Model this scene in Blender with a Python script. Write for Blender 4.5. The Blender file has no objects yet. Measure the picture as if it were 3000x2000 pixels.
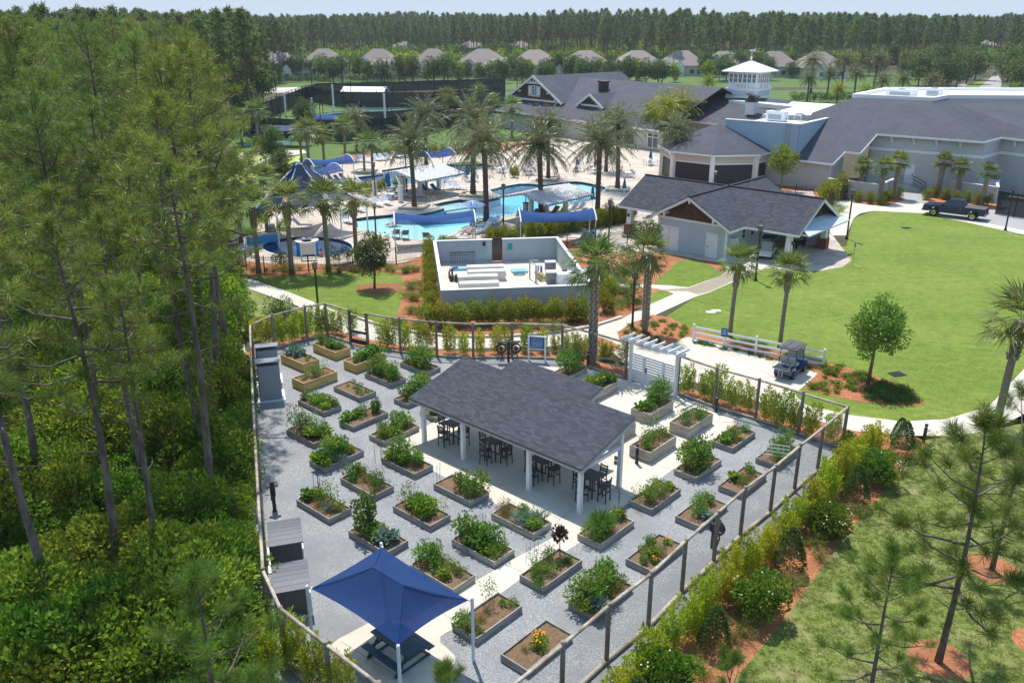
import bpy, math, random
import numpy as np
from mathutils import Vector, Matrix
from mathutils.geometry import tessellate_polygon
R = math.radians
rnd = random.Random(7)
rng = np.random.default_rng(7)
S = bpy.context.scene
COL = S.collection

# ------------------------------------------------------------------ camera, sky, sun
H = 20.6; FPX = 2500.0; TH = math.atan(940 / 2500)
cd = bpy.data.cameras.new('camera'); cam = bpy.data.objects.new('camera', cd); COL.objects.link(cam)
cd.sensor_width = 36; cd.lens = 36 * FPX / 3000; cd.clip_end = 12000; cd.clip_start = 0.5
cam.location = (0, 0, H); cam.rotation_euler = (math.pi / 2 - TH, 0, 0)
S.camera = cam
SUN_EL = R(66); SUN_AZ = R(-17)                       # azimuth clockwise from +Y
sdir = Vector((math.sin(SUN_AZ) * math.cos(SUN_EL), math.cos(SUN_AZ) * math.cos(SUN_EL), math.sin(SUN_EL)))
W = bpy.data.worlds.new('World'); S.world = W; W.use_nodes = True
nt = W.node_tree; sky = nt.nodes.new('ShaderNodeTexSky'); sky.sky_type = 'NISHITA'; sky.sun_disc = False
sky.sun_elevation=SUN_EL;sky.sun_rotation=SUN_AZ%(2*math.pi);sky.air_density=1.0;sky.dust_density=0.3;sky.ozone_density=2.5
bg = nt.nodes['Background']; bg.inputs['Strength'].default_value = 0.15
tn=nt.nodes.new('ShaderNodeMix');tn.data_type='RGBA';tn.blend_type='MULTIPLY';tn.inputs['Factor'].default_value=1
[q for q in tn.inputs if q.name == 'B' and q.type == 'RGBA'][0].default_value = (1.0, 1.0, 1.0, 1)
nt.links.new(sky.outputs[0],[q for q in tn.inputs if q.name=='A' and q.type=='RGBA'][0]);dk=nt.nodes.new('ShaderNodeMix');dk.data_type='RGBA';dk.blend_type='DARKEN';dk.inputs['Factor'].default_value=1
[q for q in dk.inputs if q.name=='B' and q.type=='RGBA'][0].default_value=(2.15,2.5,3.05,1)            # added cap on the sky colour: clips the bright horizon to pale blue
nt.links.new([q for q in tn.outputs if q.type=='RGBA'][0],[q for q in dk.inputs if q.name=='A' and q.type=='RGBA'][0]);nt.links.new([q for q in dk.outputs if q.type=='RGBA'][0],bg.inputs[0])
sl = bpy.data.lights.new('sun', 'SUN'); sl.energy = 2.85; sl.angle = R(0.53); sl.color = (1.0, 0.955, 0.88)
so=bpy.data.objects.new('sun',sl);COL.objects.link(so);so.rotation_euler=sdir.to_track_quat('Z','Y').to_euler()
so.location = (0, 0, 60)
V=S.view_settings;V.view_transform='Standard';V.look='None';V.exposure=0.98;V.gamma=1.0;V.use_curve_mapping=False
C = S.cycles
C.max_bounces=6;C.diffuse_bounces=4;C.glossy_bounces=2;C.transmission_bounces=4;C.transparent_max_bounces=12
C.caustics_reflective=False;C.caustics_refractive=False;C.use_adaptive_sampling=False;C.adaptive_threshold=0.02
C.use_denoising = True; C.sample_clamp_indirect = 4.0

# ------------------------------------------------------------------ helpers
def P(px, py, z=0.0):
    """photo pixel (3000 x 2000) -> place on the horizontal plane at height z"""
    u = (px - 1500) / FPX; v = (py - 1000) / FPX
    dy = math.cos(TH) - v * math.sin(TH); dz = -math.sin(TH) - v * math.cos(TH)
    t = (z - H) / dz
    return Vector((u * t, dy * t, z))
def PX(X, Y, Z):
    dz = Z - H; dep = Y * math.cos(TH) - dz * math.sin(TH)
    return 1500 + FPX * X / dep, 1000 + FPX * (-Y * math.sin(TH) - dz * math.cos(TH)) / dep
def hgt(b, py):
    """height above ground point b at which it shows at photo row py"""
    lo, hi = 0.0, 80.0
    for _ in range(40):
        z = (lo + hi) / 2
        if PX(b[0], b[1], z)[1] > py: lo = z
        else: hi = z
    return lo
def G(pts, z=0.0): return [P(x, y, z) for x, y in pts]
def smooth_closed(pts, n=6):
    out = []; m = len(pts)
    for i in range(m):
        p0, p1, p2, p3 = (Vector(pts[(i + k) % m]) for k in (-1, 0, 1, 2))
        for k in range(n):
            t = k / n
            out.append(0.5*((2*p1)+(-p0+p2)*t+(2*p0-5*p1+4*p2-p3)*t*t+(-p0+3*p1-3*p2+p3)*t**3))
    return out
def smooth_open(pts, n=6):
    out = []; m = len(pts)
    for i in range(m - 1):
        p0, p1, p2, p3 = (Vector(pts[min(max(i + k, 0), m - 1)]) for k in (-1, 0, 1, 2))
        for k in range(n):
            t = k / n
            out.append(0.5*((2*p1)+(-p0+p2)*t+(2*p0-5*p1+4*p2-p3)*t*t+(-p0+3*p1-3*p2+p3)*t**3))
    out.append(Vector(pts[-1])); return out

class MB:
    def __init__(s): s.v = []; s.f = []
    def add(s, vs, fs):
        n = len(s.v); s.v += [tuple(v) for v in vs]; s.f += [tuple(i + n for i in f) for f in fs]; return s
    def box(s, c, sz, rz=0.0, m=None):
        a, b, h = sz[0] / 2, sz[1] / 2, sz[2] / 2; co, si = math.cos(rz), math.sin(rz); vs = []
        for z in (-h, h):
            for x, y in ((-a, -b), (a, -b), (a, b), (-a, b)):
                p = Vector((x, y, z))
                if m is not None: p = m @ p
                else: p = Vector((x * co - y * si, x * si + y * co, z))
                vs.append(p + Vector(c))
        return s.add(vs, [(3, 2, 1, 0), (4, 5, 6, 7), (0, 1, 5, 4), (1, 2, 6, 5), (2, 3, 7, 6), (3, 0, 4, 7)])
    def beam(s, p, q, w, h=None, up=(0, 0, 1)):
        p, q = Vector(p), Vector(q); d = q - p; L = d.length; d.normalize(); u = Vector(up)
        x = d.cross(u)
        if x.length < 1e-4: x = d.cross(Vector((0, 1, 0)))
        x.normalize(); y = x.cross(d); m = Matrix((d, x, y)).transposed()
        return s.box((p + q) / 2, (L, w, h or w), m=m)
    def tube(s, pts, r, n=8, cap=True):
        pts = [Vector(p) for p in pts]; k = len(pts); rs = r if isinstance(r, (list, tuple)) else [r] * k
        d0=(pts[1]-pts[0]).normalized();ref=Vector((0,0,1))if abs(d0.z)<.9 else Vector((1,0,0));vs=[];fs=[]
        for i, p in enumerate(pts):
            d = (pts[min(i + 1, k - 1)] - pts[max(i - 1, 0)]).normalized()
            x = d.cross(ref).normalized(); y = x.cross(d)
            for j in range(n):
                a = 2 * math.pi * j / n; vs.append(p + (x * math.cos(a) + y * math.sin(a)) * rs[i])
        for i in range(k - 1):
            for j in range(n):
                a, b = i * n + j, i * n + (j + 1) % n; fs.append((a, a + n, b + n, b))
        if cap: fs += [tuple(range(n)), tuple(range(k * n - 1, (k - 1) * n - 1, -1))]
        return s.add(vs, fs)
    def lathe(s, prof, c=(0, 0, 0), n=12):
        vs = []; fs = []; k = len(prof)
        for r, z in prof:
            for j in range(n):
                a = 2 * math.pi * j / n; vs.append((c[0] + r * math.cos(a), c[1] + r * math.sin(a), c[2] + z))
        for i in range(k - 1):
            for j in range(n):
                a, b = i * n + j, i * n + (j + 1) % n; fs.append((a, b, b + n, a + n))
        fs += [tuple(range(n))[::-1], tuple(range((k - 1) * n, k * n))]
        return s.add(vs, fs)
    def poly(s, pts): return s.add(pts, [tuple(range(len(pts)))])
    def prism(s, pts, z0, z1):
        n = len(pts); vs = [(p[0], p[1], z0) for p in pts] + [(p[0], p[1], z1) for p in pts]
        a = sum(pts[i][0] * pts[(i + 1) % n][1] - pts[(i + 1) % n][0] * pts[i][1] for i in range(n))
        fs=[tuple(range(n))[::-1],tuple(range(n,2*n))]+[(i,(i+1)%n,(i+1)%n+n,i+n)for i in range(n)]
        if a < 0: fs = [f[::-1] for f in fs]
        return s.add(vs, fs)
    def slab(s, pts, t):
        """polygon in any plane given thickness t downwards"""
        n = len(pts); vs = [Vector(p) for p in pts] + [Vector(p) - Vector((0, 0, t)) for p in pts]
        return s.add(vs,[tuple(range(n)),tuple(range(n,2*n))[::-1]]+[(i+n,(i+1)%n+n,(i+1)%n,i)for i in range(n)])
    def ball(s, c, r, n=10, m=6):
        r = r if isinstance(r, (tuple, list)) else (r, r, r)
        vs = []; fs = []
        for i in range(m + 1):
            t = math.pi * i / m
            for j in range(n):
                a=2*math.pi*j/n;vs.append((c[0]+r[0]*math.sin(t)*math.cos(a),c[1]+r[1]*math.sin(t)*math.sin(a),c[2]+r[2]*math.cos(t)))
        for i in range(m):
            for j in range(n):
                a, b = i * n + j, i * n + (j + 1) % n; fs.append((a, a + n, b + n, b))
        return s.add(vs, fs)
    def mesh(s, name, m=None, smooth=False):
        me = bpy.data.meshes.new(name); me.from_pydata(s.v, [], s.f)
        if m: me.materials.append(m)
        if smooth: me.polygons.foreach_set('use_smooth', [True] * len(me.polygons))
        me.update(); return me
    def build(s, name, m, parent=None, smooth=False, kind=None, label=None, cat=None, group=None, loc=None):
        return link(name, s.mesh(name, m, smooth), parent, kind, label, cat, group, loc)
def props(o, label=None, cat=None, group=None, kind=None):
    if label: o['label'] = label
    if cat: o['category'] = cat
    if group: o['group'] = group
    if kind: o['kind'] = kind
    return o
def link(name, me, parent=None, kind=None, label=None, cat=None, group=None, loc=None, rz=0, sc=None):
    o = bpy.data.objects.new(name, me); COL.objects.link(o)
    if parent: o.parent = parent
    if loc is not None: o.location = loc
    if rz: o.rotation_euler = (0, 0, rz)
    if sc: o.scale = (sc, sc, sc) if not isinstance(sc, (tuple, list)) else sc
    return props(o, label, cat, group, kind)
def thing(name,label,cat,loc=(0,0,0),rz=0,group=None,sc=None):return link(name,None,None,None,label,cat,group,loc,rz,sc)
def inst(name, label, cat, group, parts, loc, rz=0, sc=None):
    t = thing(name, label, cat, loc, rz, group, sc)
    for p in parts:
        o = link(p[0], p[1], t)
        if len(p) > 2: o.location = p[2]
    return t
def copytree(o, loc, rz, label=None, sc=None):
    c = o.copy(); COL.objects.link(c); c.location = loc; c.rotation_euler = (0, 0, rz)
    if label: c['label'] = label
    if sc: c.scale = (sc, sc, sc)
    for ch in o.children:
        d = ch.copy(); COL.objects.link(d); d.parent = c
        for g in ch.children:
            e = g.copy(); COL.objects.link(e); e.parent = d
    return c
def sheet(name, outer, m, z, holes=(), kind='structure', parent=None):
    """flat ground sheet with holes"""
    polys = [[Vector((p[0], p[1], 0)) for p in outer]] + [[Vector((p[0], p[1], 0)) for p in h] for h in holes]
    tris = tessellate_polygon(polys); vs = [(p.x, p.y, z) for q in polys for p in q]; b = []
    for t in tris:
        a=(vs[t[1]][0]-vs[t[0]][0])*(vs[t[2]][1]-vs[t[0]][1])-(vs[t[1]][1]-vs[t[0]][1])*(vs[t[2]][0]-vs[t[0]][0])
        b.append(t if a > 0 else t[::-1])
    mb = MB(); mb.v = vs; mb.f = b
    return mb.build(name, m, parent, kind=kind)

# ------------------------------------------------------------------ materials
def mat(name,c,c2=None,streak=None,sc=4.0,rough=0.75,bump=0.0,bsc=None,metal=0.0,spec=0.3,coord='pos',c3=None,sc3=0.3,rand=0.0,stretch=None,w3=(.45,.65)):
    m=bpy.data.materials.new(name);m.use_nodes=True;n=m.node_tree.nodes;L=m.node_tree.links;b=n['Principled BSDF']
    b.inputs['Roughness'].default_value=rough;b.inputs['Metallic'].default_value=metal;b.inputs['Specular IOR Level'].default_value=spec
    b.inputs['Base Color'].default_value = (*c, 1)
    if coord == 'pos': src = n.new('ShaderNodeNewGeometry').outputs['Position']
    else: src = n.new('ShaderNodeTexCoord').outputs['Object']
    if stretch:
        mp=n.new('ShaderNodeMapping');mp.inputs['Scale'].default_value=stretch;L.new(src,mp.inputs[0]);src=mp.outputs[0]
    def noise(s, det=5):
        t=n.new('ShaderNodeTexNoise');t.inputs['Scale'].default_value=s;t.inputs['Detail'].default_value=det;t.inputs['Roughness'].default_value=.65;L.new(src,t.inputs['Vector']);return t
    def ramp(o, lo, hi):
        r=n.new('ShaderNodeMapRange');r.inputs['From Min'].default_value=lo;r.inputs['From Max'].default_value=hi;L.new(o,r.inputs['Value']);return r.outputs['Result']
    def mix(f, a, bb):
        x = n.new('ShaderNodeMix'); x.data_type = 'RGBA'
        L.new(f, x.inputs['Factor'])
        for k, q in (('A', a), ('B', bb)):
            i = [y for y in x.inputs if y.name == k and y.type == 'RGBA'][0]
            if isinstance(q, tuple): i.default_value = (*q, 1)
            else: L.new(q, i)
        return [y for y in x.outputs if y.type == 'RGBA'][0]
    col = None
    if c2:
        t = noise(sc); col = mix(ramp(t.outputs['Fac'], .3, .7), c, c2)
    if c3:
        t = noise(sc3, 3); col = mix(ramp(t.outputs['Fac'], *w3), col if col else c, c3)
    for (sc_, st, lo, hi, rot) in (streak or ()):
        mp2=n.new('ShaderNodeMapping');mp2.inputs['Rotation'].default_value=(0,0,rot);mp2.inputs['Scale'].default_value=(sc_,sc_*st,sc_)
        L.new(src,mp2.inputs[0]);t=n.new('ShaderNodeTexNoise');t.inputs['Scale'].default_value=1;t.inputs['Detail'].default_value=4;L.new(mp2.outputs[0],t.inputs['Vector'])
        hs=n.new('ShaderNodeHueSaturation');r_=n.new('ShaderNodeMapRange');r_.inputs['From Min'].default_value=.3;r_.inputs['From Max'].default_value=.7;r_.inputs['To Min'].default_value=lo;r_.inputs['To Max'].default_value=hi
        L.new(t.outputs['Fac'],r_.inputs['Value']);L.new(r_.outputs[0],hs.inputs['Value']);L.new(col,hs.inputs['Color']);col=hs.outputs[0]
    if rand:
        oi = n.new('ShaderNodeObjectInfo'); hs = n.new('ShaderNodeHueSaturation')
        mr=n.new('ShaderNodeMapRange');mr.inputs['To Min'].default_value=1-rand;mr.inputs['To Max'].default_value=1+rand
        L.new(oi.outputs['Random'], mr.inputs['Value']); L.new(mr.outputs[0], hs.inputs['Value'])
        if col: L.new(col, hs.inputs['Color'])
        else: hs.inputs['Color'].default_value = (*c, 1)
        col = hs.outputs[0]
    if col: L.new(col, b.inputs['Base Color'])
    if bump:
        t=noise(bsc or sc);bp=n.new('ShaderNodeBump');bp.inputs['Strength'].default_value=bump;bp.inputs['Distance'].default_value=.05
        L.new(t.outputs['Fac'], bp.inputs['Height']); L.new(bp.outputs[0], b.inputs['Normal'])
    return m
def leafmat(name, c1, c2, trans=0.3, rand=0.22, rough=.5, hue=0.025, dead=None):
    """leaf colour runs from c1 to c2 with the leaf's own 'tint'; every plant differs a little"""
    m=bpy.data.materials.new(name);m.use_nodes=True;n=m.node_tree.nodes;L=m.node_tree.links;b=n['Principled BSDF']
    b.inputs['Roughness'].default_value = rough; b.inputs['Specular IOR Level'].default_value = .25
    at = n.new('ShaderNodeAttribute'); at.attribute_name = 'tint'
    cr=n.new('ShaderNodeValToRGB');cr.color_ramp.elements[0].color=(*c1,1);cr.color_ramp.elements[1].color=(*c2,1)
    if dead:
        cr.color_ramp.elements[1].position = .93; e = cr.color_ramp.elements.new(1.0); e.color = (*dead, 1)
    L.new(at.outputs['Fac'], cr.inputs[0])
    oi = n.new('ShaderNodeObjectInfo'); hs = n.new('ShaderNodeHueSaturation')
    mr=n.new('ShaderNodeMapRange');mr.inputs['To Min'].default_value=1-rand;mr.inputs['To Max'].default_value=1+rand;L.new(oi.outputs['Random'],mr.inputs[0])
    mh=n.new('ShaderNodeMapRange');mh.inputs['To Min'].default_value=.5-hue;mh.inputs['To Max'].default_value=.5+hue
    ml=n.new('ShaderNodeMath');ml.operation='FRACT';mm=n.new('ShaderNodeMath');mm.operation='MULTIPLY';mm.inputs[1].default_value=7.13
    L.new(oi.outputs['Random'],mm.inputs[0]);L.new(mm.outputs[0],ml.inputs[0]);L.new(ml.outputs[0],mh.inputs[0])
    L.new(mr.outputs[0],hs.inputs['Value']);L.new(mh.outputs[0],hs.inputs['Hue']);L.new(cr.outputs[0],hs.inputs['Color'])
    L.new(hs.outputs[0], b.inputs['Base Color'])
    tr=n.new('ShaderNodeBsdfTranslucent');g=n.new('ShaderNodeHueSaturation');g.inputs['Value'].default_value=1.5;g.inputs['Hue'].default_value=.49
    L.new(hs.outputs[0], g.inputs['Color']); L.new(g.outputs[0], tr.inputs['Color'])
    mx=n.new('ShaderNodeMixShader');mx.inputs[0].default_value=min(trans*1.5,.5);L.new(b.outputs[0],mx.inputs[1]);L.new(tr.outputs[0],mx.inputs[2])
    L.new(mx.outputs[0], n['Material Output'].inputs[0])
    return m
def brickmat(name, c, c2, mortar, w, h, off=.5, rough=.8, gap=.02, bump=.3, axes='xy', var=1.0, rot=0.0):
    """running pattern of tiles/courses in object or world space"""
    m=bpy.data.materials.new(name);m.use_nodes=True;n=m.node_tree.nodes;L=m.node_tree.links;b=n['Principled BSDF']
    b.inputs['Roughness'].default_value = rough; b.inputs['Specular IOR Level'].default_value = .2
    if axes == 'uv':
        src = n.new('ShaderNodeUVMap').outputs[0]
    else:
        src = n.new('ShaderNodeNewGeometry').outputs['Position']
        mp=n.new('ShaderNodeMapping');mp.inputs['Rotation'].default_value=(0,0,rot);L.new(src,mp.inputs[0]);src=mp.outputs[0]
    t=n.new('ShaderNodeTexBrick');t.inputs['Scale'].default_value=1;t.inputs['Brick Width'].default_value=w;t.inputs['Row Height'].default_value=h
    t.inputs['Mortar Size'].default_value=gap;t.offset=off;t.inputs['Color1'].default_value=(*c,1);t.inputs['Color2'].default_value=(*c2,1);t.inputs['Mortar'].default_value=(*mortar,1)
    t.inputs['Bias'].default_value = 0; L.new(src, t.inputs['Vector'])
    ns=n.new('ShaderNodeTexNoise');ns.inputs['Scale'].default_value=0.35;ns.inputs['Detail'].default_value=6;L.new(src,ns.inputs['Vector'])
    mr=n.new('ShaderNodeMapRange');mr.inputs['From Min'].default_value=.3;mr.inputs['From Max'].default_value=.7;mr.inputs['To Min'].default_value=1-.18*var;mr.inputs['To Max'].default_value=1+.18*var
    L.new(ns.outputs['Fac'],mr.inputs[0]);hs=n.new('ShaderNodeHueSaturation');L.new(mr.outputs[0],hs.inputs['Value']);L.new(t.outputs['Color'],hs.inputs['Color'])
    L.new(hs.outputs[0], b.inputs['Base Color'])
    if bump:
        bp=n.new('ShaderNodeBump');bp.inputs['Strength'].default_value=bump;bp.inputs['Distance'].default_value=.02;bp.invert=True
        L.new(t.outputs['Fac'], bp.inputs['Height']); L.new(bp.outputs[0], b.inputs['Normal'])
    return m
M = {}
def D(k, *a, **kw): M[k] = mat(k, *a, **kw)
D('forest_floor', (.035, .032, .016), (.09, .065, .035), sc=.8, c3=(.04, .05, .015), sc3=.2, bump=.4, bsc=6)
D('lawn_grass',(.055,.11,.005),(.20,.275,.024),sc=13,c3=(.195,.245,.035),sc3=.11,bump=1.0,bsc=26,w3=(.42,.78),streak=((.16,6,.93,1.07,.75),(1.3,1.4,.80,1.2,.3),(5,1,.82,1.18,.9)))
D('dry_grass',(.085,.14,.018),(.215,.25,.055),sc=11,c3=(.28,.26,.11),sc3=.55,bump=1.0,bsc=18,w3=(.45,.75),streak=((.5,2.5,.85,1.14,.6),(3,1.3,.85,1.15,.2)))
D('far_grass', (.05, .11, .012), (.09, .15, .02), sc=.5)
D('gravel',(.13,.135,.14),(.44,.445,.45),sc=15,c3=(.235,.24,.25),sc3=.45,bump=.9,bsc=18,rough=.9)
D('concrete',(.53,.485,.41),(.60,.55,.475),sc=1.2,c3=(.44,.405,.35),sc3=.35,bump=.08,bsc=20,rough=.85,w3=(.5,.75))
D('concrete_grey',(.40,.385,.36),(.47,.45,.42),sc=1.5,c3=(.33,.31,.28),sc3=.4,bump=.08,bsc=20,rough=.9)
D('wet_concrete', (.30, .25, .18), (.36, .31, .23), sc=2, rough=.35)
D('kerb_concrete', (.42, .38, .30), (.50, .46, .38), sc=2, c3=(.28, .25, .18), sc3=.6, bump=.1, bsc=14)
D('mulch', (.24, .08, .03), (.56, .235, .115), sc=8, c3=(.30, .125, .06), sc3=.7, bump=1.0, bsc=14, rough=.9)
D('mulch_brown', (.20, .08, .035), (.32, .15, .07), sc=7, bump=1.0, bsc=14, rough=.9)
D('soil', (.12, .072, .042), (.26, .165, .10), sc=9, c3=(.20, .13, .07), sc3=2, bump=1.0, bsc=24, rough=.95)
D('asphalt', (.30, .295, .29), (.36, .355, .35), sc=1, rough=.9)
D('old_wood',(.36,.32,.27),(.50,.455,.39),sc=2.5,c3=(.26,.24,.21),sc3=1.2,stretch=(1,1,9),bump=.25,bsc=9,rough=.85,rand=.12)
D('grey_wood',(.25,.235,.22),(.36,.345,.32),sc=2.5,c3=(.19,.18,.17),sc3=1.2,stretch=(1,1,9),bump=.25,bsc=9,rough=.85,rand=.12)
D('new_wood',(.52,.36,.13),(.62,.46,.20),sc=2.5,c3=(.44,.28,.09),sc3=1.0,stretch=(1,1,12),bump=.15,bsc=9,rough=.7,rand=.08)
D('log_wood',(.33,.28,.22),(.52,.46,.38),sc=5,c3=(.22,.17,.12),sc3=1.3,bump=.3,bsc=16,rough=.85,rand=.12)
D('post_wood', (.17, .14, .115), (.27, .235, .20), sc=6, bump=.3, bsc=16, rough=.85, rand=.12)
D('black_metal', (.012, .012, .013), rough=.45, spec=.5)
D('black_plastic', (.02, .022, .026), (.03, .032, .036), sc=8, rough=.5, spec=.4)
D('dark_furniture', (.035, .042, .052), (.05, .058, .068), sc=6, rough=.5, spec=.45)
D('blue_furniture', (.012, .06, .105), (.018, .075, .125), sc=4, rough=.5, spec=.45)
D('white_paint', (.78, .79, .79), (.72, .73, .735), sc=1.5, rough=.55)
D('white_vinyl', (.80, .81, .81), rough=.4, spec=.5)
D('cool_white', (.66, .70, .74), (.60, .64, .69), sc=2, rough=.6)
D('beam_grey', (.50, .51, .51), (.44, .45, .45), sc=3, rough=.7)
D('shingle', (.055, .058, .072), (.085, .088, .105), sc=60, bump=.2, bsc=200, rough=.95, rand=.24)
D('shingle_base', (.04, .042, .05), rough=.95)
D('dark_trim', (.03, .032, .04), rough=.6)
D('white_roof', (.84, .84, .82), (.78, .78, .77), sc=.4, rough=.6)
D('hall_siding', (.50, .515, .53), (.46, .475, .49), sc=.7, rough=.8)
D('grey_wall',(.50,.50,.49),(.47,.47,.46),sc=.7,c3=(.44,.44,.43),sc3=.25,bump=.05,bsc=30,rough=.85)
D('yard_wall',(.40,.455,.49),(.37,.42,.455),sc=.9,c3=(.33,.38,.41),sc3=.35,bump=.05,bsc=25,rough=.85)
D('blue_wall', (.34, .44, .54), (.31, .41, .51), sc=.6, rough=.85)
D('pale_siding', (.50, .57, .65), (.47, .54, .62), sc=1, rough=.75)
D('cream_wall', (.55, .51, .46), (.51, .47, .42), sc=1, rough=.85)
D('shake', (.075, .042, .03), (.12, .07, .048), sc=12, rough=.9, rand=.3)
D('brick_red', (.28, .105, .07), (.20, .08, .06), sc=9, rough=.9, rand=.25)
D('navy_fabric', (.008, .04, .16), (.012, .048, .18), sc=3, rough=.8, spec=.2, bump=.1, bsc=40)
D('sail_fabric', (.025, .07, .21), (.03, .08, .23), sc=2, rough=.8, spec=.2)
D('tent_fabric', (.055, .075, .155), (.07, .09, .17), sc=2, rough=.85, spec=.2)
D('teal_fabric', (.01, .13, .30), (.015, .16, .34), sc=3, rough=.8)
D('pale_blue_fabric', (.35, .50, .72), rough=.8)
D('sling', (.42, .49, .60), (.48, .55, .66), sc=6, rough=.7)
D('sling_dark', (.13, .16, .21), rough=.7)
D('towel_blue', (.01, .14, .36), rough=.9)
D('skin', (.55, .30, .20), rough=.55)
D('red_cloth', (.75, .05, .12), rough=.8)
D('black_cloth', (.015, .015, .02), rough=.8)
D('hair_dark', (.02, .012, .008), rough=.6)
D('shed_grey', (.30, .325, .36), (.27, .295, .33), sc=2, rough=.6)
D('shed_dark', (.072, .076, .084), (.085, .09, .10), sc=3, rough=.55, spec=.4)
D('shed_lid', (.115, .115, .14), (.14, .14, .165), sc=2, stretch=(9, 1, 1), rough=.55, rand=.08)
D('shed_roof', (.24, .25, .28), (.20, .21, .24), sc=6, rough=.8)
D('pump_beige', (.66, .62, .54), (.60, .56, .48), sc=3, rough=.6)
D('tank_white', (.72, .75, .78), rough=.45)
D('pipe_grey', (.33, .36, .39), rough=.5)
D('pipe_blue', (.02, .10, .42), rough=.5)
D('pipe_red', (.45, .03, .03), rough=.5)
D('pump_sand', (.45, .38, .19), rough=.6)
D('cover_teal', (.22, .46, .55), rough=.5)
D('box_teal', (.01, .28, .33), rough=.5)
D('rust_slat', (.06, .045, .035), (.10, .075, .06), sc=9, rough=.8, rand=.2)
D('sign_blue', (.015, .10, .26), rough=.5)
D('sign_print', (.42, .58, .70), rough=.6)
D('truck_blue', (.010, .014, .075), rough=.25, spec=.7)
D('cart_blue', (.01, .075, .24), rough=.25, spec=.6)
D('cart_white', (.72, .72, .70), rough=.35, spec=.5)
D('cart_seat', (.45, .44, .43), rough=.6)
D('tan_seat', (.42, .33, .22), rough=.6)
D('rubber', (.015, .015, .016), rough=.8)
D('chrome', (.6, .6, .62), rough=.25, metal=1)
D('steel', (.55, .57, .60), rough=.3, metal=.9)
D('glass_dark', (.012, .02, .028), rough=.08, spec=.8)
D('window_glass', (.03, .05, .06), rough=.1, spec=.8)
D('screen_dark', (.02, .022, .028), rough=.5, spec=.4)
D('tail_red', (.6, .02, .02), rough=.3)
D('red_sign', (.55, .03, .03), rough=.5)
D('house_roof', (.235, .195, .18), (.28, .235, .215), sc=1.5, rough=.95, rand=.1)
D('house_wall', (.62, .60, .57), rough=.9)
D('court_green', (.05, .12, .10), (.07, .15, .12), sc=.5, rough=.9)
D('court_blue', (.035, .08, .16), rough=.9)
D('putting_green', (.36, .42, .12), (.42, .47, .15), sc=1, rough=.95)
D('windscreen', (.022, .03, .04), (.03, .038, .05), sc=.6, rough=.85)
D('pool_plaster', (.10, .55, .74), (.13, .60, .78), sc=.7, rough=.7)
D('pool_blue', (.025, .33, .66), (.035, .38, .70), sc=.8, rough=.7)
D('spa_blue', (.05, .36, .62), rough=.6)
D('beach_plaster', (.50, .70, .70), (.46, .68, .69), sc=.8, rough=.75)
D('coping', (.58, .53, .47), (.52, .48, .43), sc=2, rough=.8)
D('waterline_tile', (.05, .06, .07), (.08, .09, .10), sc=6, rough=.4)
D('stone_trim', (.36, .34, .30), (.44, .42, .38), sc=3, rough=.9)
D('sand_bed', (.62, .53, .38), (.55, .46, .32), sc=5, rough=.95)
D('pine_bark',(.085,.062,.048),(.16,.12,.10),sc=5,c3=(.21,.17,.15),sc3=2.5,stretch=(1,1,.35),bump=.9,bsc=9,rough=.95,coord='obj')
D('branch_bark', (.16, .125, .10), (.26, .21, .175), sc=6, rough=.95, coord='obj')
D('oak_bark', (.13, .105, .085), (.20, .165, .135), sc=6, rough=.95, coord='obj')
D('palm_bark',(.20,.16,.13),(.30,.25,.205),sc=4,stretch=(1,1,3),bump=.6,bsc=9,rough=.95,coord='obj')
D('boot_bark', (.46, .40, .33), (.28, .235, .19), sc=6, bump=.6, bsc=9, rough=.95, coord='obj')
D('date_bark',(.085,.062,.046),(.15,.115,.09),sc=7,stretch=(1,1,2.5),bump=.9,bsc=9,rough=.95,coord='obj')
D('date_fruit', (.50, .24, .04), (.60, .32, .06), sc=6, rough=.7)
D('flower_orange', (.85, .30, .02), rough=.6)
D('flower_yellow', (.85, .65, .03), rough=.6)
D('flower_white', (.85, .85, .80), rough=.6)
D('wire', (.05, .055, .06), rough=.5)
D('galvanised', (.45, .47, .48), rough=.4, metal=.6)
D('stake', (.10, .12, .06), rough=.7)
M['pavers']=brickmat('pavers',(.56,.48,.41),(.47,.395,.335),(.36,.31,.27),.6,.4,rough=.85,gap=.012,var=.9,rot=.3)
M['barn_pavers']=brickmat('barn_pavers',(.52,.45,.39),(.40,.35,.315),(.30,.26,.23),.45,.3,rough=.85,gap=.012,var=1.2,rot=.9)
L1 = leafmat
M['pine_needles']=L1('pine_needles',(0.085,0.14,0.022),(0.25,0.32,0.058),trans=.22,rand=.18,rough=.4,dead=(.20,.13,.05))
M['far_needles'] = L1('far_needles', (0.075, 0.12, 0.035), (0.16, 0.22, 0.06), trans=.22, rand=.3, hue=.02)
M['young_needles'] = L1('young_needles', (0.07, 0.125, 0.016), (0.19, 0.26, 0.04), trans=.22, rand=.12)
M['shoot_needles'] = L1('shoot_needles', (.09, .14, .02), (.16, .21, .035), trans=.2, rand=.1)
M['undergrowth'] = L1('undergrowth', (0.06, 0.125, 0.012), (0.24, 0.345, 0.03), trans=.32, rand=.3, hue=.035)
M['oak_leaves'] = L1('oak_leaves', (0.05, 0.09, 0.025), (0.13, 0.185, 0.045), trans=.25, rand=.22)
M['bright_leaves'] = L1('bright_leaves', (.10, .16, .015), (.22, .29, .03), trans=.35, rand=.2)
M['palm_leaves']=L1('palm_leaves',(0.075,0.125,0.025),(0.21,0.26,0.065),trans=.22,rand=.15,rough=.35,dead=(.24,.19,.08))
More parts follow.
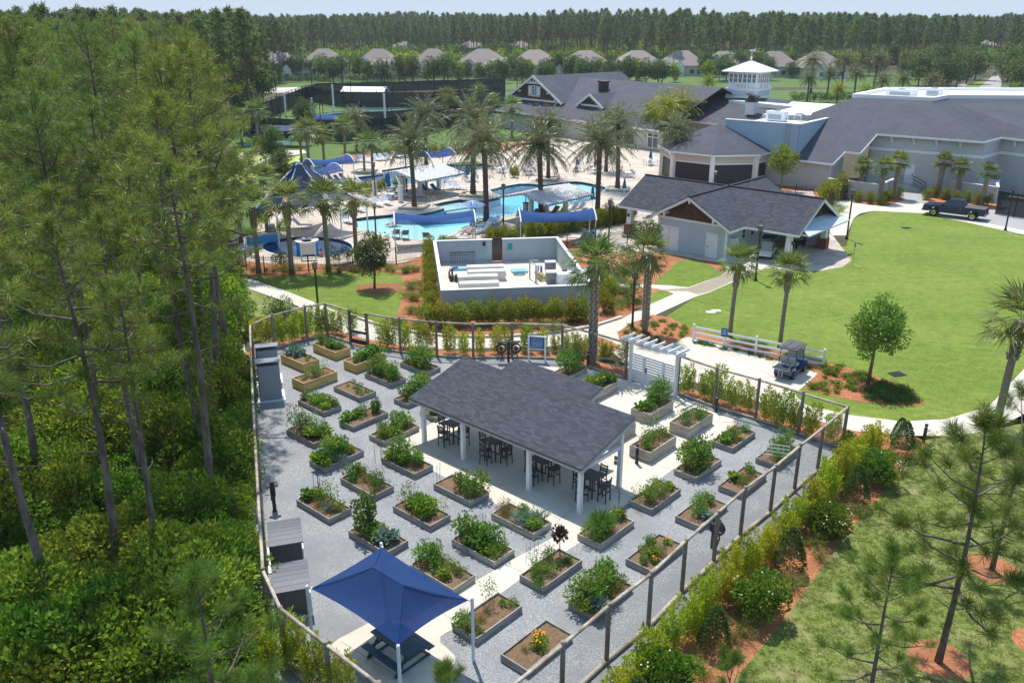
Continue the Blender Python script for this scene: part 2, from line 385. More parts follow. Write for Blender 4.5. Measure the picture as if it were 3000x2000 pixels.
M['date_leaves']=L1('date_leaves',(0.07,0.095,0.035),(0.215,0.23,0.105),trans=.18,rand=.14,rough=.35,dead=(.24,.18,.07))
M['yellow_palm'] = L1('yellow_palm', (.13, .19, .015), (.33, .34, .03), trans=.25, rand=.15, rough=.35)
M['podo_leaves'] = L1('podo_leaves', (0.17, 0.24, 0.014), (0.42, 0.46, 0.03), trans=.3, rand=.2, hue=.03)
M['hedge_leaves']=L1('hedge_leaves',(0.09,0.15,0.014),(0.27,0.29,0.025),trans=.3,rand=.15,dead=(.34,.24,.03))
M['gardenia'] = L1('gardenia', (0.045, 0.115, 0.01), (0.18, 0.28, 0.026), trans=.25, rand=.12, rough=.3)
M['holly'] = L1('holly', (0.035, 0.085, 0.015), (0.11, 0.18, 0.032), trans=.2, rand=.1, rough=.3)
M['veg_green'] = L1('veg_green', (0.065, 0.15, 0.022), (0.18, 0.3, 0.045), trans=.32, rand=.22)
M['veg_light'] = L1('veg_light', (.12, .21, .02), (.27, .38, .05), trans=.35, rand=.15)
M['veg_dark'] = L1('veg_dark', (0.045, 0.105, 0.022), (0.12, 0.2, 0.04), trans=.3, rand=.15)
M['veg_blue'] = L1('veg_blue', (.12, .21, .16), (.25, .36, .28), trans=.2, rand=.1)
M['veg_purple'] = L1('veg_purple', (.06, .035, .035), (.14, .085, .07), trans=.15, rand=.1)
M['veg_dry'] = L1('veg_dry', (.14, .13, .035), (.28, .23, .09), trans=.25, rand=.1)
M['grass_tuft'] = L1('grass_tuft', (.12, .17, .03), (.25, .28, .08), trans=.3, rand=.2)
M['turf_blades']=L1('turf_blades',(.085,.145,.018),(.26,.30,.08),trans=.3,rand=.3,dead=(.34,.30,.15))
M['ground_cover'] = L1('ground_cover', (.07, .14, .015), (.22, .29, .04), trans=.3, rand=.25)

def cloth(name, c, thru=.28):
    """woven shade cloth: part of the light passes through its holes"""
    m=mat(name,c,tuple(k*1.12 for k in c),sc=2.5,rough=.85,spec=.15,bump=.25,bsc=1.6);n=m.node_tree.nodes;L=m.node_tree.links;t=n.new('ShaderNodeBsdfTransparent');l=n.new('ShaderNodeBsdfTranslucent');l.inputs[0].default_value=(*c,1)
    a=n.new('ShaderNodeMixShader');a.inputs[0].default_value=.12;b=n.new('ShaderNodeMixShader');b.inputs[0].default_value=thru
    L.new(n['Principled BSDF'].outputs[0],a.inputs[1]);L.new(l.outputs[0],a.inputs[2]);L.new(a.outputs[0],b.inputs[1]);L.new(t.outputs[0],b.inputs[2]);L.new(b.outputs[0],n['Material Output'].inputs[0]);M[name]=m
cloth('navy_fabric',(.012,.040,.135),.02);cloth('sail_fabric',(.025,.075,.23),.12);cloth('tent_fabric',(.062,.082,.16),.08);cloth('tent_navy',(.012,.05,.19),.06);cloth('windscreen',(.022,.03,.042),.22)
# ------------------------------------------------------------------ foliage builders
def mesh_np(name, Vv, F, tint, m):
    Vv = np.asarray(Vv, np.float32); F = np.asarray(F, np.int32); nf, k = F.shape
    me = bpy.data.meshes.new(name); me.vertices.add(len(Vv)); me.vertices.foreach_set('co', Vv.ravel())
    me.loops.add(nf * k); me.loops.foreach_set('vertex_index', F.ravel())
    me.polygons.add(nf); me.polygons.foreach_set('loop_start', np.arange(0, nf * k, k, dtype=np.int32))
    a = me.attributes.new('tint', 'FLOAT', 'FACE'); a.data.foreach_set('value', np.asarray(tint, np.float32))
    me.materials.append(m); me.update(calc_edges=True); return me
def unit(a): return a / (np.linalg.norm(a, axis=-1, keepdims=True) + 1e-9)
def runit(r, n): return unit(r.normal(size=(n, 3)))
class Leaves:
    """collects leaves (4-corner blades) as arrays"""
    def __init__(s, seed=0): s.r = np.random.default_rng(seed); s.V = []; s.t = []
    def add(s, Cc, Dd, L, Wd, lo=0., hi=.92, dead=0., up=None, tip=.5, flat=0.0):
        n=len(Cc);r=s.r;Dd=unit(Dd);L=np.broadcast_to(L,(n,))[:,None]*r.uniform(.75,1.25,(n,1));Wd=np.broadcast_to(Wd,(n,))[:,None]*r.uniform(.8,1.2,(n,1))
        U = runit(r, n) if up is None else unit(np.broadcast_to(up, (n, 3)) + flat * runit(r, n))
        S_ = unit(np.cross(Dd, U)); N = np.cross(S_, Dd)
        mid = Cc + Dd * L * tip + N * L * .06
        v = np.stack([Cc, mid + S_ * Wd / 2, Cc + Dd * L - N * L * .08, mid - S_ * Wd / 2], 1)
        s.V.append(v.reshape(-1, 3)); t = r.uniform(lo, hi, n)
        if dead: t = np.where(r.uniform(size=n) < dead, 1.0, t)
        s.t.append(t); return s
    def mesh(s, name, m):
        Vv = np.concatenate(s.V); n = len(Vv) // 4
        return mesh_np(name, Vv, np.arange(n * 4).reshape(n, 4), np.concatenate(s.t), m)
def lump_points(r, n, rad, nl=14, lump=.42, shell=.55, zmin=-1.0):
    """leaf places in a lumpy crown: nl lumps scattered over an ellipsoid, leaves in the outer shell of each lump"""
    rad=np.array(rad);cen=runit(r,nl)*(r.uniform(.35,.8,(nl,1)));cen[:,2]=np.maximum(cen[:,2],zmin);k=r.integers(0,nl,n);ls=r.uniform(.65,1.2,nl)
    o = runit(r, n); q = r.uniform(shell, 1.0, (n, 1)) ** .7
    p = (cen[k] + o * q * lump * ls[k][:, None]) * rad
    return p, unit(o * rad / rad.max() + .25 * unit(cen[k] * rad))
def bush_mesh(name,m,seed,rad,n,L,Wd,nl=16,lump=.45,z0=None,upb=.3,dead=0.,shell=.55,lo=0.,hi=.92):
    lv = Leaves(seed); r = lv.r; p, o = lump_points(r, n, rad, nl, lump, shell)
    z0 = rad[2] * .92 if z0 is None else z0
    p[:, 2] += z0; p[:, 2] = np.maximum(p[:, 2], .04)
    lv.add(p, o + .7 * runit(r, n) + np.array([0, 0, upb]), L, Wd, lo, hi, dead)
    return lv.mesh(name, m)
def twig_mb(mb, r, base, top_pts, r0, r1, n=5):
    for t in top_pts:
        mid=(Vector(base)*.5+Vector(t)*.5)+Vector(r.normal(size=3)*.06*(Vector(t)-Vector(base)).length)
        mb.tube([base, mid, t], [r0, (r0 + r1) / 2, r1], n, False)
def pine_meshes(tag,seed,h,cb,spread,nb,nt,nn,nl,nw,lean=.02,rb=.2,mt='pine_needles',dead=.03,bare=4,sides=8,top=1.0,low=.75,wob=.025):
    """trunk with limbs, and a crown of needle tufts; cb = share of the height where the live crown begins"""
    r = np.random.default_rng(seed); mb = MB(); pts = []; rr = []
    az = r.uniform(0, 6.28); bend = r.normal(size=2) * wob
    def tp(t):return np.array([h*(lean*math.cos(az)*t+bend[0]*math.sin(t*3.3)),h*(lean*math.sin(az)*t+bend[1]*math.sin(t*2.7)),h*t])
    for i in range(9):
        t=i/8;pts.append(tp(t)+np.array([0,0,-.3 if i==0 else 0]));rr.append(rb*(1-.86*t**1.15)*(1.22 if i==0 else 1))
    mb.tube(pts, rr, sides, True)
    tc = []; td = []
    for i in range(nb):
        u = (i + r.uniform(0, 1)) / nb; t = cb + (.985 - cb) * u; a = i * 2.4 + r.uniform(-.5, .5)
        prof=(low+(1-low)*min(u*3,1))*(1-u**2.2*.82)*r.uniform(.6,1.12);Lb=spread*prof
        el=R(-8+62*u**1.3+r.uniform(-12,14));p0=tp(t);d=np.array([math.cos(a)*math.cos(el),math.sin(a)*math.cos(el),math.sin(el)])
        p1=p0+d*Lb*.5+np.array([0,0,-.04*Lb]);p2=p0+d*Lb+np.array([0,0,.16*Lb]);rbr=.016+.018*Lb*(1-u*.5)
        mb.tube([p0, p1, p2], [rbr, rbr * .7, rbr * .25], 5, False)
        m_ = max(2, int(nt * prof + r.uniform(0, 1)))
        for k in range(m_):
            q=1-(k/m_)*.68;b=(p0*(1-q)**2+2*p1*q*(1-q)+p2*q*q)if False else(p0+(p1-p0)*min(q*2,1)+(p2-p1)*max(q*2-1,0))
            s_=.34*Lb*(1.15-q*.75)if k else 0.0;off=runit(r,1)[0]*s_;off[2]=abs(off[2])*.75-.03
            c = b + off; dd = unit(off * .8 + d * .6 + np.array([0, 0, .55])); tc.append(c); td.append(dd)
            if k and Lb > 1 and sides > 6: mb.tube([b, c], [.014, .006], 3, False)
    for i in range(bare):
        t=cb*r.uniform(.62,1.02);a=r.uniform(0,6.28);Lb=spread*r.uniform(.15,.5);p0=tp(t);e=r.uniform(-.25,.2)
        p1=p0+np.array([math.cos(a),math.sin(a),e])*Lb*.6;p2=p1+np.array([math.cos(a+.4),math.sin(a+.4),e+.2])*Lb*.4
        mb.tube([p0, p1, p2], [.03, .02, .008], 4, False)
    tc.append(tp(1.0));td.append(np.array([0,0,1.]));tc.append(tp(.985));td.append(np.array([.2,.1,1.]))
    tc = np.array(tc); td = np.array(td); n = len(tc); lv = Leaves(seed + 1)
    Cc = np.repeat(tc, nn, 0); Dd = np.repeat(td, nn, 0)
    spreadv = unit(Dd * .55 + runit(lv.r, n * nn) * 1.0 + np.array([0, 0, .12]))
    Cc = Cc + Dd * lv.r.uniform(-.35, .45, (n * nn, 1)) * nl
    tt = np.repeat(lv.r.uniform(-.3, .3, n), nn)
    lv.add(Cc, spreadv, nl, nw, .1, .75, dead, tip=.35)
    lv.t[0] = np.where(lv.t[0] > .99, 1.0, np.clip(lv.t[0] + tt, 0, .92))
    return mb.mesh(tag + '_trunk', M['pine_bark'], True), lv.mesh(tag + '_crown', M[mt])
def sabal_meshes(tag, seed, h, boots=.3, nf=34, fl=1.25, mt='palm_leaves', droop=.35, dead=.02, rt=.16):
    r = np.random.default_rng(seed); bx, by = r.normal(size=2) * .02 * h
    def tp(t): return Vector((bx * t * t, by * t * t, h * t))
    tr=MB();tr.tube([tp(i/7)+Vector((0,0,-.15 if i==0 else 0))for i in range(8)],[rt*(1.25 if i==0 else 1-.1*i/7)for i in range(8)],10)
    bt = MB(); k = int(boots * h / .16)
    for i in range(k):                                            # criss-cross old leaf bases
        t = 1 - boots * (1 - i / max(k, 1))
        for j in range(6):
            a=j*1.047+i*.52;c=tp(t);o=Vector((math.cos(a),math.sin(a),0));s=Vector((-math.sin(a),math.cos(a),0))*(.09 if i%2 else-.09)
            bt.beam(c+o*rt*.92-Vector((0,0,.10))-s*.4,c+o*(rt*1.42)+Vector((0,0,.20))+s,.10,.035)
    top = tp(1.0); lv = Leaves(seed + 5); pm = []
    Cc = []; Dd = []; Ln = []; Up = []
    for i in range(nf):
        u=i/(nf-1);el=R(80-112*u+r.uniform(-10,10));a=i*2.399+r.uniform(-.25,.25);pl=fl*r.uniform(.75,1.0)*(.7+.3*u)
        d=np.array([math.cos(a)*math.cos(el),math.sin(a)*math.cos(el),math.sin(el)]);c0=np.array(top)+d*pl
        lv.add(np.array([np.array(top)]), np.array([d]), pl / 1.0, .035, .5, .8, up=np.array([[0, 0, 1.]]))
        up=np.array([-math.cos(a)*math.sin(el),-math.sin(a)*math.sin(el),math.cos(el)]);side=np.cross(d,up)
        for j in range(15):
            f=(j-7)/7*1.75;dj=d*math.cos(f)+side*math.sin(f)-np.array([0,0,droop*(.35+.65*u)])+up*(.18*abs(f))
            Cc.append(c0-d*.12);Dd.append(dj);Ln.append(fl*.82*(1-.28*abs(f)/1.75));Up.append(up)
    lv.add(np.array(Cc), np.array(Dd), np.array(Ln), .085, .0, .92, dead, up=np.array(Up), tip=.45, flat=.35)
    for i in range(7):                                            # a few brown hanging fans
        a=r.uniform(0,6.28);d=np.array([math.cos(a)*.45,math.sin(a)*.45,-1.]);c0=np.array(top)+np.array([math.cos(a),math.sin(a),-.4])*rt*1.4
        lv.add(np.repeat(c0[None], 5, 0), d + .35 * runit(r, 5), fl * .6, .09, 1., 1.)
    out=[('trunk',tr.mesh(tag+'_trunk',M['palm_bark'],True)),('crown',lv.mesh(tag+'_crown',M[mt]))]
    if k: out.insert(1, ('leaf_bases', bt.mesh(tag + '_boots', M['boot_bark'])))
    return out
def date_meshes(tag, seed, h, nf=64, fl=3.0, mt='date_leaves', fruit=5, rt=.26, nlf=26, dead=.02):
    r = np.random.default_rng(seed); bx, by = r.normal(size=2) * .012 * h
    def tp(t): return Vector((bx * t * t, by * t * t, h * t))
    tr = MB(); pts = []; rr = []; k = int(h / .28)
    for i in range(k + 1):
        t = i / k; b = rt * (1.25 - .35 * min(t * 6, 1)) * (1 + .35 * max(0, (t - .88) / .12))
        pts += [tp(t)]; rr += [b * (1.06 if i % 2 else .95)]
    tr.tube(pts, rr, 10); top = tp(1.0) + Vector((0, 0, .1)); lv = Leaves(seed + 3); Cc = []; Dd = []; Ln = []
    for i in range(nf):
        u=i/(nf-1);el=R(84-104*u**.8+r.uniform(-7,7));a=i*2.399+r.uniform(-.2,.2);L=fl*r.uniform(.85,1.08)*(.8+.2*min(u*3,1))
        p=np.array(top);d=np.array([math.cos(a)*math.cos(el),math.sin(a)*math.cos(el),math.sin(el)]);out=np.array([math.cos(a),math.sin(a),0]);side0=np.array([-math.sin(a),math.cos(a),0])
        ns = 9; prev = p
        for s_ in range(ns):
            d = unit(d + np.array([0, 0, -.115 - .04 * u]) + .02 * r.normal(size=3)); nx = prev + d * L / ns
            lv.add(prev[None],d[None],L/ns/.98,.05*(1-s_/ns)+.012,.55,.9,up=np.array([[0,0,1.]]))
            upv = np.cross(side0, d)
            for q in range(nlf // ns + 1):
                b=prev+(nx-prev)*q/(nlf//ns+1);f=(s_+q/3)/ns;ll=.62*math.sin(min(1,.22+f*1.05)*2.6)+.16
                for sg in (-1, 1):
                    Cc.append(b); Dd.append(d * .75 + side0 * sg * .75 + upv * .32); Ln.append(ll)
            prev = nx
    lv.add(np.array(Cc),np.array(Dd)+.08*r.normal(size=(len(Cc),3)),np.array(Ln),.055,.0,.92,dead,tip=.4)
    out=[('trunk',tr.mesh(tag+'_trunk',M['date_bark'],True)),('crown',lv.mesh(tag+'_crown',M[mt]))]
    if fruit:
        fb = MB()
        for i in range(fruit):
            a=r.uniform(0,6.28);c=top+Vector((math.cos(a)*.7,math.sin(a)*.7,-.05-r.uniform(0,.3)))
            for q in range(9):o=r.normal(size=3)*.17;fb.tube([top+Vector((0,0,-.1)),c+Vector(o)+Vector((0,0,-.1)),c+Vector(o)*1.6-Vector((0,0,.4))],[.012,.016,.03],3,True)
        out.append(('fruit_cluster', fb.mesh(tag + '_fruit', M['date_fruit'])))
    return out
def oak_meshes(tag,seed,h,rad,zc,n,L,Wd,mt='oak_leaves',nl=22,lump=.38,rt=.12,shell=.4,dead=0.,bark='oak_bark',limbs=11):
    r=np.random.default_rng(seed);lv=Leaves(seed);p,o=lump_points(lv.r,n,rad,nl,lump,shell);p[:,2]+=zc
    lv.add(p, o + .8 * runit(lv.r, n) + np.array([0, 0, .2]), L, Wd, 0, .92, dead)
    mb=MB();t0=zc-rad[2]*.75;mb.tube([(0,0,-.2),(.02*h,0,t0),(.0,.02*h,zc+rad[2]*.4)],[rt*1.3,rt*.85,rt*.25],8)
    for i in range(limbs):
        a=i*2.4;e=runit(r,1)[0];q=Vector((math.cos(a)*rad[0]*.7,math.sin(a)*rad[1]*.7,zc+rad[2]*r.uniform(-.45,.75)));b=Vector((0,0,t0+(zc+rad[2]*.3-t0)*(i/limbs)))
        twig_mb(mb, r, b, [q], rt * .42, rt * .08)
    return [('trunk', mb.mesh(tag + '_trunk', M[bark], True)), ('crown', lv.mesh(tag + '_crown', M[mt]))]
def column_mesh(name, m, seed, h, w, n, L, Wd, shoots=6, dead=0.):
    """upright shrub of several leafy shoots"""
    lv = Leaves(seed); r = lv.r; Cc = []; Dd = []
    for s_ in range(shoots):
        a=s_*2.4;rad=w*.5*math.sqrt((s_+.3)/shoots);b=np.array([math.cos(a)*rad*.7,math.sin(a)*rad*.7,0]);hh=h*r.uniform(.68,1.0)if s_ else h
        tip=b+np.array([math.cos(a)*rad*.5+r.normal()*.05,math.sin(a)*rad*.5+r.normal()*.05,hh]);k=n//shoots
        t=r.uniform(.06,1,k)**.9;sp=(w*.27*(1-.78*t**1.6)+.02)[:,None];q=runit(r,k);q[:,2]*=.3
        Cc.append(b+(tip-b)*t[:,None]+q*sp*r.uniform(.3,1,(k,1)));Dd.append(q*.8+np.array([0,0,.75])+.4*runit(r,k))
    lv.add(np.concatenate(Cc), np.concatenate(Dd), L, Wd, 0, .92, dead)
    return lv.mesh(name, m)
def tuft_mesh(name, m, seed, n, L, Wd, spread=.7, base=.08, up=.8, dead=0.):
    lv = Leaves(seed); r = lv.r; a = r.uniform(0, 6.28, n); q = r.uniform(0, 1, n)
    Cc = np.stack([np.cos(a) * base * q, np.sin(a) * base * q, np.zeros(n)], 1)
    d1=np.stack([np.cos(a)*spread*q,np.sin(a)*spread*q,np.full(n,up)],1)+.12*runit(r,n);d1=unit(d1)
    LL = L * r.uniform(.6, 1.1, n)
    lv.add(Cc, d1, LL * .62, Wd, .1, .92, dead, tip=.6)
    d2=unit(d1+np.stack([np.cos(a)*spread*.9,np.sin(a)*spread*.9,np.full(n,-.35)],1));lv.add(Cc+d1*(LL*.5)[:,None],d2,LL*.6,Wd*.8,.1,.92,dead)
    return lv.mesh(name, m)
def scatter(name, sources, pts, rots, scs, idx, kind='stuff', parent=None):
    """one object carrying many plants nobody could count (geometry nodes, instances on points)"""
    me=bpy.data.meshes.new(name);me.vertices.add(len(pts));me.vertices.foreach_set('co',np.asarray(pts,np.float32).ravel())
    for nm, ty, arr in (('rz', 'FLOAT', rots), ('sc', 'FLOAT', scs), ('ix', 'INT', idx)):
        a=me.attributes.new(nm,ty,'POINT');a.data.foreach_set('value',np.asarray(arr,np.float32 if ty=='FLOAT' else np.int32))
    me.update(); o = link(name, me, parent, kind)
    g=bpy.data.node_groups.new(name,'GeometryNodeTree');g.interface.new_socket('Geometry',in_out='INPUT',socket_type='NodeSocketGeometry');g.interface.new_socket('Geometry',in_out='OUTPUT',socket_type='NodeSocketGeometry')
    N=g.nodes;L=g.links;gi=N.new('NodeGroupInput');go=N.new('NodeGroupOutput');jn=N.new('GeometryNodeJoinGeometry')
    def attr(nm, ty):
        a=N.new('GeometryNodeInputNamedAttribute');a.data_type=ty;a.inputs['Name'].default_value=nm;return[q for q in a.outputs if q.enabled][0]
    rz=attr('rz','FLOAT');sc=attr('sc','FLOAT');ix=attr('ix','INT');cx=N.new('ShaderNodeCombineXYZ');L.new(rz,cx.inputs['Z'])
    for i, srcs in enumerate(sources):
        cp = N.new('FunctionNodeCompare'); cp.data_type = 'INT'; cp.operation = 'EQUAL'
        ins = [q for q in cp.inputs if q.type == 'INT']; L.new(ix, ins[0]); ins[1].default_value = i
        jj = N.new('GeometryNodeJoinGeometry')
        for me_ in srcs:
            ob=bpy.data.objects.new(name+'_source',me_);oi=N.new('GeometryNodeObjectInfo');oi.inputs['Object'].default_value=ob;oi.transform_space='ORIGINAL';L.new(oi.outputs['Geometry'],jj.inputs[0])
        ip=N.new('GeometryNodeInstanceOnPoints');L.new(gi.outputs[0],ip.inputs['Points']);L.new(cp.outputs[0],ip.inputs['Selection']);L.new(jj.outputs[0],ip.inputs['Instance'])
        L.new(cx.outputs[0],ip.inputs['Rotation']);L.new(sc,ip.inputs['Scale']);L.new(ip.outputs[0],jn.inputs[0])
    L.new(jn.outputs[0], go.inputs[0]); md = o.modifiers.new('scatter', 'NODES'); md.node_group = g
    return o
def inpoly(p, poly):
    x, y = p[0], p[1]; c = False; j = len(poly) - 1
    for i in range(len(poly)):
        xi, yi, xj, yj = poly[i][0], poly[i][1], poly[j][0], poly[j][1]
        if (yi > y) != (yj > y) and x < (xj - xi) * (y - yi) / (yj - yi) + xi: c = not c
        j = i
    return c
# ------------------------------------------------------------------ ground, water, paths
POOL=[p for p in smooth_closed(G([(1042,641),(1130,631),(1182,625),(1212,631),(1301,611),(1266,601),(1348,585),(1386,592),(1450,581),(1466,573),(1434,557),(1522,539),(1572,541),(1604,542),(1668,533),(1706,534),(1763,546),(1774,553),(1754,569),(1744,586),(1687,598),(1626,605),(1515,628),(1430,645),(1345,676),(1287,703),(1184,699),(1122,688),(1082,678),(1046,667)]),2)]
LAP=G([(1032,525),(1050,519),(1122,511),(1118,500),(1203,487),(1262,489),(1306,483),(1335,477),(1400,475),(1444,488),(1434,493),(1400,498),(1352,516),(1310,526),(1230,537),(1150,545),(1092,543)])
SPA=[P(901+131*math.cos(2*math.pi*i/40),724+30*math.sin(2*math.pi*i/40))for i in range(40)]
HOLES = [POOL, LAP, SPA]
for nm in ('POOL', 'LAP', 'SPA'):
    q = globals()[nm]
    if sum(q[i].x*q[(i+1)%len(q)].y-q[(i+1)%len(q)].x*q[i].y for i in range(len(q)))<0:q.reverse()
sheet('ground', [(-4000, -300), (4000, -300), (4000, 7000), (-4000, 7000)], M['forest_floor'], 0, HOLES)
MULCHZ, LAWNZ = .006, .010
def patch(name, pts, m, z, sm=0, holes=()):
    q = G(pts)
    if sm: q = smooth_closed(q, sm)
    return sheet(name, q, M[m], z, holes)
patch('lawn',[(560,640),(700,480),(640,360),(800,300),(1000,270),(2050,270),(2300,265),(3300,240),(3300,420),(2400,420),(1900,470),(1000,490),(700,700)],'far_grass',.004)
patch('mulch_bed',[(690,770),(760,640),(900,520),(1000,455),(1300,430),(1760,400),(2100,440),(2480,560),(2440,640),(2350,760),(1960,880),(1830,935),(1640,975),(1330,990),(1100,960),(880,850),(740,815)],'mulch',.005,0,HOLES)
patch('lawn',[(720,800),(800,812),(960,798),(1150,800),(1178,818),(1180,850),(1168,905),(1150,940),(1100,958),(1020,930),(905,878),(790,832)],'lawn_grass',LAWNZ,4)
patch('lawn',[(700,840),(735,850),(880,905),(960,960),(900,1000),(820,1000),(740,1010),(650,900)],'dry_grass',LAWNZ)
patch('lawn',[(455,800),(520,590),(600,540),(700,480),(740,560),(690,640),(640,690),(600,720),(580,800)],'lawn_grass',LAWNZ)
patch('lawn',[(1900,962),(2050,862),(2130,815),(2245,780),(2480,720),(2500,640),(2560,618),(2700,620),(3000,686),(3500,760),(3500,1120),(3000,1240),(2700,1290),(2490,1250),(2325,1170),(2325,1080),(2020,1010)],'lawn_grass',LAWNZ)
patch('lawn',[(1916,838),(1960,790),(2000,762),(2060,768),(2112,802),(2090,822),(2040,838),(2016,847),(1985,846)],'lawn_grass',LAWNZ,4)
patch('lawn',[(1888,905),(1900,862),(1930,852),(1960,857),(1974,862),(1945,880)],'lawn_grass',LAWNZ)
patch('lawn',[(2480,1262),(2560,1250),(2700,1258),(3050,1200),(3700,1300),(3900,2600),(1400,2600),(1900,2080),(2150,1700),(2500,1420)],'dry_grass',LAWNZ)
# paths and pads of concrete
CZ = .016
patch('path',[(707,811),(752,823),(850,857),(926,887),(985,911),(1038,932),(1111,957),(1214,978),(1325,991),(1470,991),(1560,985),(1641,976),(1739,961),(1822,934),(1885,900),(1948,873),(1975,861),(1942,849),(1873,842),(1780,838),(1780,828),(1873,833),(1960,836),(2017,842),(2060,826),(2107,810),(2128,796),(2125,775),(2250,770),(2248,783),(2200,803),(2080,856),(2041,868),(1909,928),(1850,946),(1812,972),(1816,996),(1864,1012),(1900,1019),(1947,1015),(1976,1004),(2008,988),(2020,988),(2312,1067),(2396,1094),(2352,1134),(2331,1150),(2333,1162),(2363,1187),(2491,1216),(2641,1234),(2769,1228),(2897,1191),(2961,1122),(3002,1078),(3200,900),(3300,980),(3000,1213),(2919,1255),(2803,1278),(2667,1276),(2500,1262),(2330,1215),(2150,1150),(2005,1112),(1990,1125),(1840,1078),(1800,1035),(1755,1010),(1684,1003),(1620,1015),(1440,1019),(1299,1023),(1171,1021),(1073,1003),(1010,975),(917,923),(872,896),(734,848),(690,826)],'concrete',CZ)
patch('wet_path',[(1873,836),(1942,849),(2017,844),(2107,810),(2128,800),(2200,790),(2150,822),(2085,852),(2045,863),(2012,853),(1945,852)],'wet_concrete',CZ+.004)
patch('mulch_bed',[(1809,972),(1869,941),(1911,922),(1960,930),(2025,962),(2200,1008),(2405,1062),(2398,1093),(2312,1066),(2020,987),(2006,988),(1973,1004),(1947,1014),(1900,1018),(1864,1011),(1814,995)],'mulch',.018)
patch('mulch_bed',[(2417,1062),(2466,1072),(2547,1098),(2641,1126),(2680,1150),(2709,1178),(2697,1188),(2620,1186),(2534,1179),(2427,1158),(2355,1136),(2398,1094)],'mulch',.020)
patch('mulch_bed',[(1130,830),(1165,828),(1178,842),(1160,858),(1110,862),(1062,858),(1044,842),(1070,832)],'mulch_brown',.014,4)
patch('mulch_bed',[(1690,1010),(1740,985),(1800,1005),(1812,1022),(1780,1038),(1750,1042),(1700,1028)],'mulch',.020,3)
patch('mulch_bed',[(2400,1235),(2560,1268),(2690,1282),(2718,1300),(2640,1392),(2480,1562),(2300,1812),(2150,1992),(2060,2120),(1400,2300),(1580,2010),(1830,1810),(2100,1560),(2320,1350)],'mulch',.0105)
# deck
DECK=[(690,735),(720,690),(780,640),(860,565),(930,512),(1010,475),(1120,452),(1300,452),(1500,440),(1650,400),(1900,395),(2010,420),(1960,480),(1900,540),(1850,585),(1830,640),(1800,668),(1850,690),(1870,735),(1990,760),(2110,785),(1830,720),(1700,712),(1290,730),(1180,770),(1000,775),(800,772),(715,765)]
DECK=[(690,735),(720,690),(780,640),(860,565),(930,512),(1010,475),(1120,452),(1300,452),(1500,440),(1650,400),(1900,395),(2010,420),(1960,480),(1900,540),(1850,585),(1830,640),(1700,700),(1290,732),(1180,770),(1000,775),(800,772),(715,765)]
patch('pool_deck', DECK, 'pavers', .012, 0, HOLES)
patch('paved_yard',[(1700,705),(1840,640),(1900,560),(2380,560),(2420,640),(2440,690),(2494,762),(2470,782),(2400,794),(2300,792),(2200,782),(2080,766),(1950,742),(1850,735),(1700,745)],'barn_pavers',.013)
patch('road',[(2430,560),(2560,525),(2700,560),(3400,640),(3400,790),(3000,688),(2700,622),(2560,615)],'asphalt',.013)
patch('path',[(2440,690),(2400,640),(2440,585),(2560,590),(2640,590),(2760,605),(2700,625),(2560,618),(2520,625),(2500,640),(2480,690)],'concrete',.017)
patch('path',[(2700,615),(3000,676),(3400,760),(3400,772),(3000,688),(2700,624)],'concrete',.018)
# the garden inside the fence
FZ = 2.5
BACK=[(732,948),(795,920),(892,895),(952,885),(1020,905)];BACK2=[(1073,915),(1169,930),(1277,940),(1385,945),(1500,943),(1648,948),(1739,972),(1838,1000)]
RIGHT = [(1992, 1038), (2102, 1075), (2226, 1108), (2355, 1147), (2485, 1187)]
FRONT=[(2485,1187),(2413,1247),(2345,1300),(2273,1360),(2184,1425),(2105,1495),(2010,1577),(1910,1672),(1785,1765),(1650,1880),(1490,2010)]
LEFT = [(732, 948), (735, 1055), (741, 1180), (748, 1310), (755, 1440), (762, 1550), (769, 1663), (820, 1774)]
NEAR = [(820, 1774), (954, 1879), (1110, 1998), (1250, 2110)]
g2 = lambda L: [P(x, y, FZ).xy for x, y in L]
W_back, W_back2, W_right, W_front, W_left, W_near = map(g2, (BACK, BACK2, RIGHT, FRONT, LEFT, NEAR))
KERB = [P(x, y).xy for x, y in ((706, 1010), (718, 1200), (724, 1400), (728, 1600), (722, 1740), (700, 1860))]
def off(L, d):
    out = []
    for i in range(len(L)):
        a=L[max(i-1,0)];b=L[min(i+1,len(L)-1)];t=(Vector(b)-Vector(a)).normalized();out.append(Vector(L[i])+Vector((t.y,-t.x))*d)
    return out
fo = off(W_front, -.95)                                # outside the front fence
inner=list(W_back)+list(W_back2)+list(W_right)+fo[1:]+[Vector(W_near[-1])+Vector((-1.5,-1.5))]+[Vector(p)+Vector((-1.0,-.9))for p in reversed(W_near[1:-1])]+list(reversed(KERB))
gravel_o = sheet('gravel', inner, M['gravel'], .0135)
for L, nm in ((list(W_back) + list(W_back2), 'mulch_bed'), (W_right, 'mulch_bed')):
    o_ = off(L, -1.25); sheet(nm, list(L) + list(reversed(o_)), M['mulch'], .022)
CG = .020
patch('patio',[(1095,1290),(1240,1365),(1440,1470),(1615,1562),(1628,1570),(1515,1632),(1385,1706),(1200,1815),(1085,1822),(990,1872),(966,1893),(968,1905),(1000,1930),(1180,2060),(1260,2020),(1283,1992),(1318,1962),(1333,1940),(1334,1922),(1312,1901),(1290,1882),(1290,1866),(1305,1854),(1334,1840),(1470,1737),(1525,1696),(1692,1594),(1765,1530),(1965,1380),(2090,1292),(2166,1236),(2085,1200),(1985,1165),(1850,1118),(1745,1082),(1600,1075),(1300,1222),(1180,1284)],'concrete',CG)
jm = MB()                                              # saw-cut joints
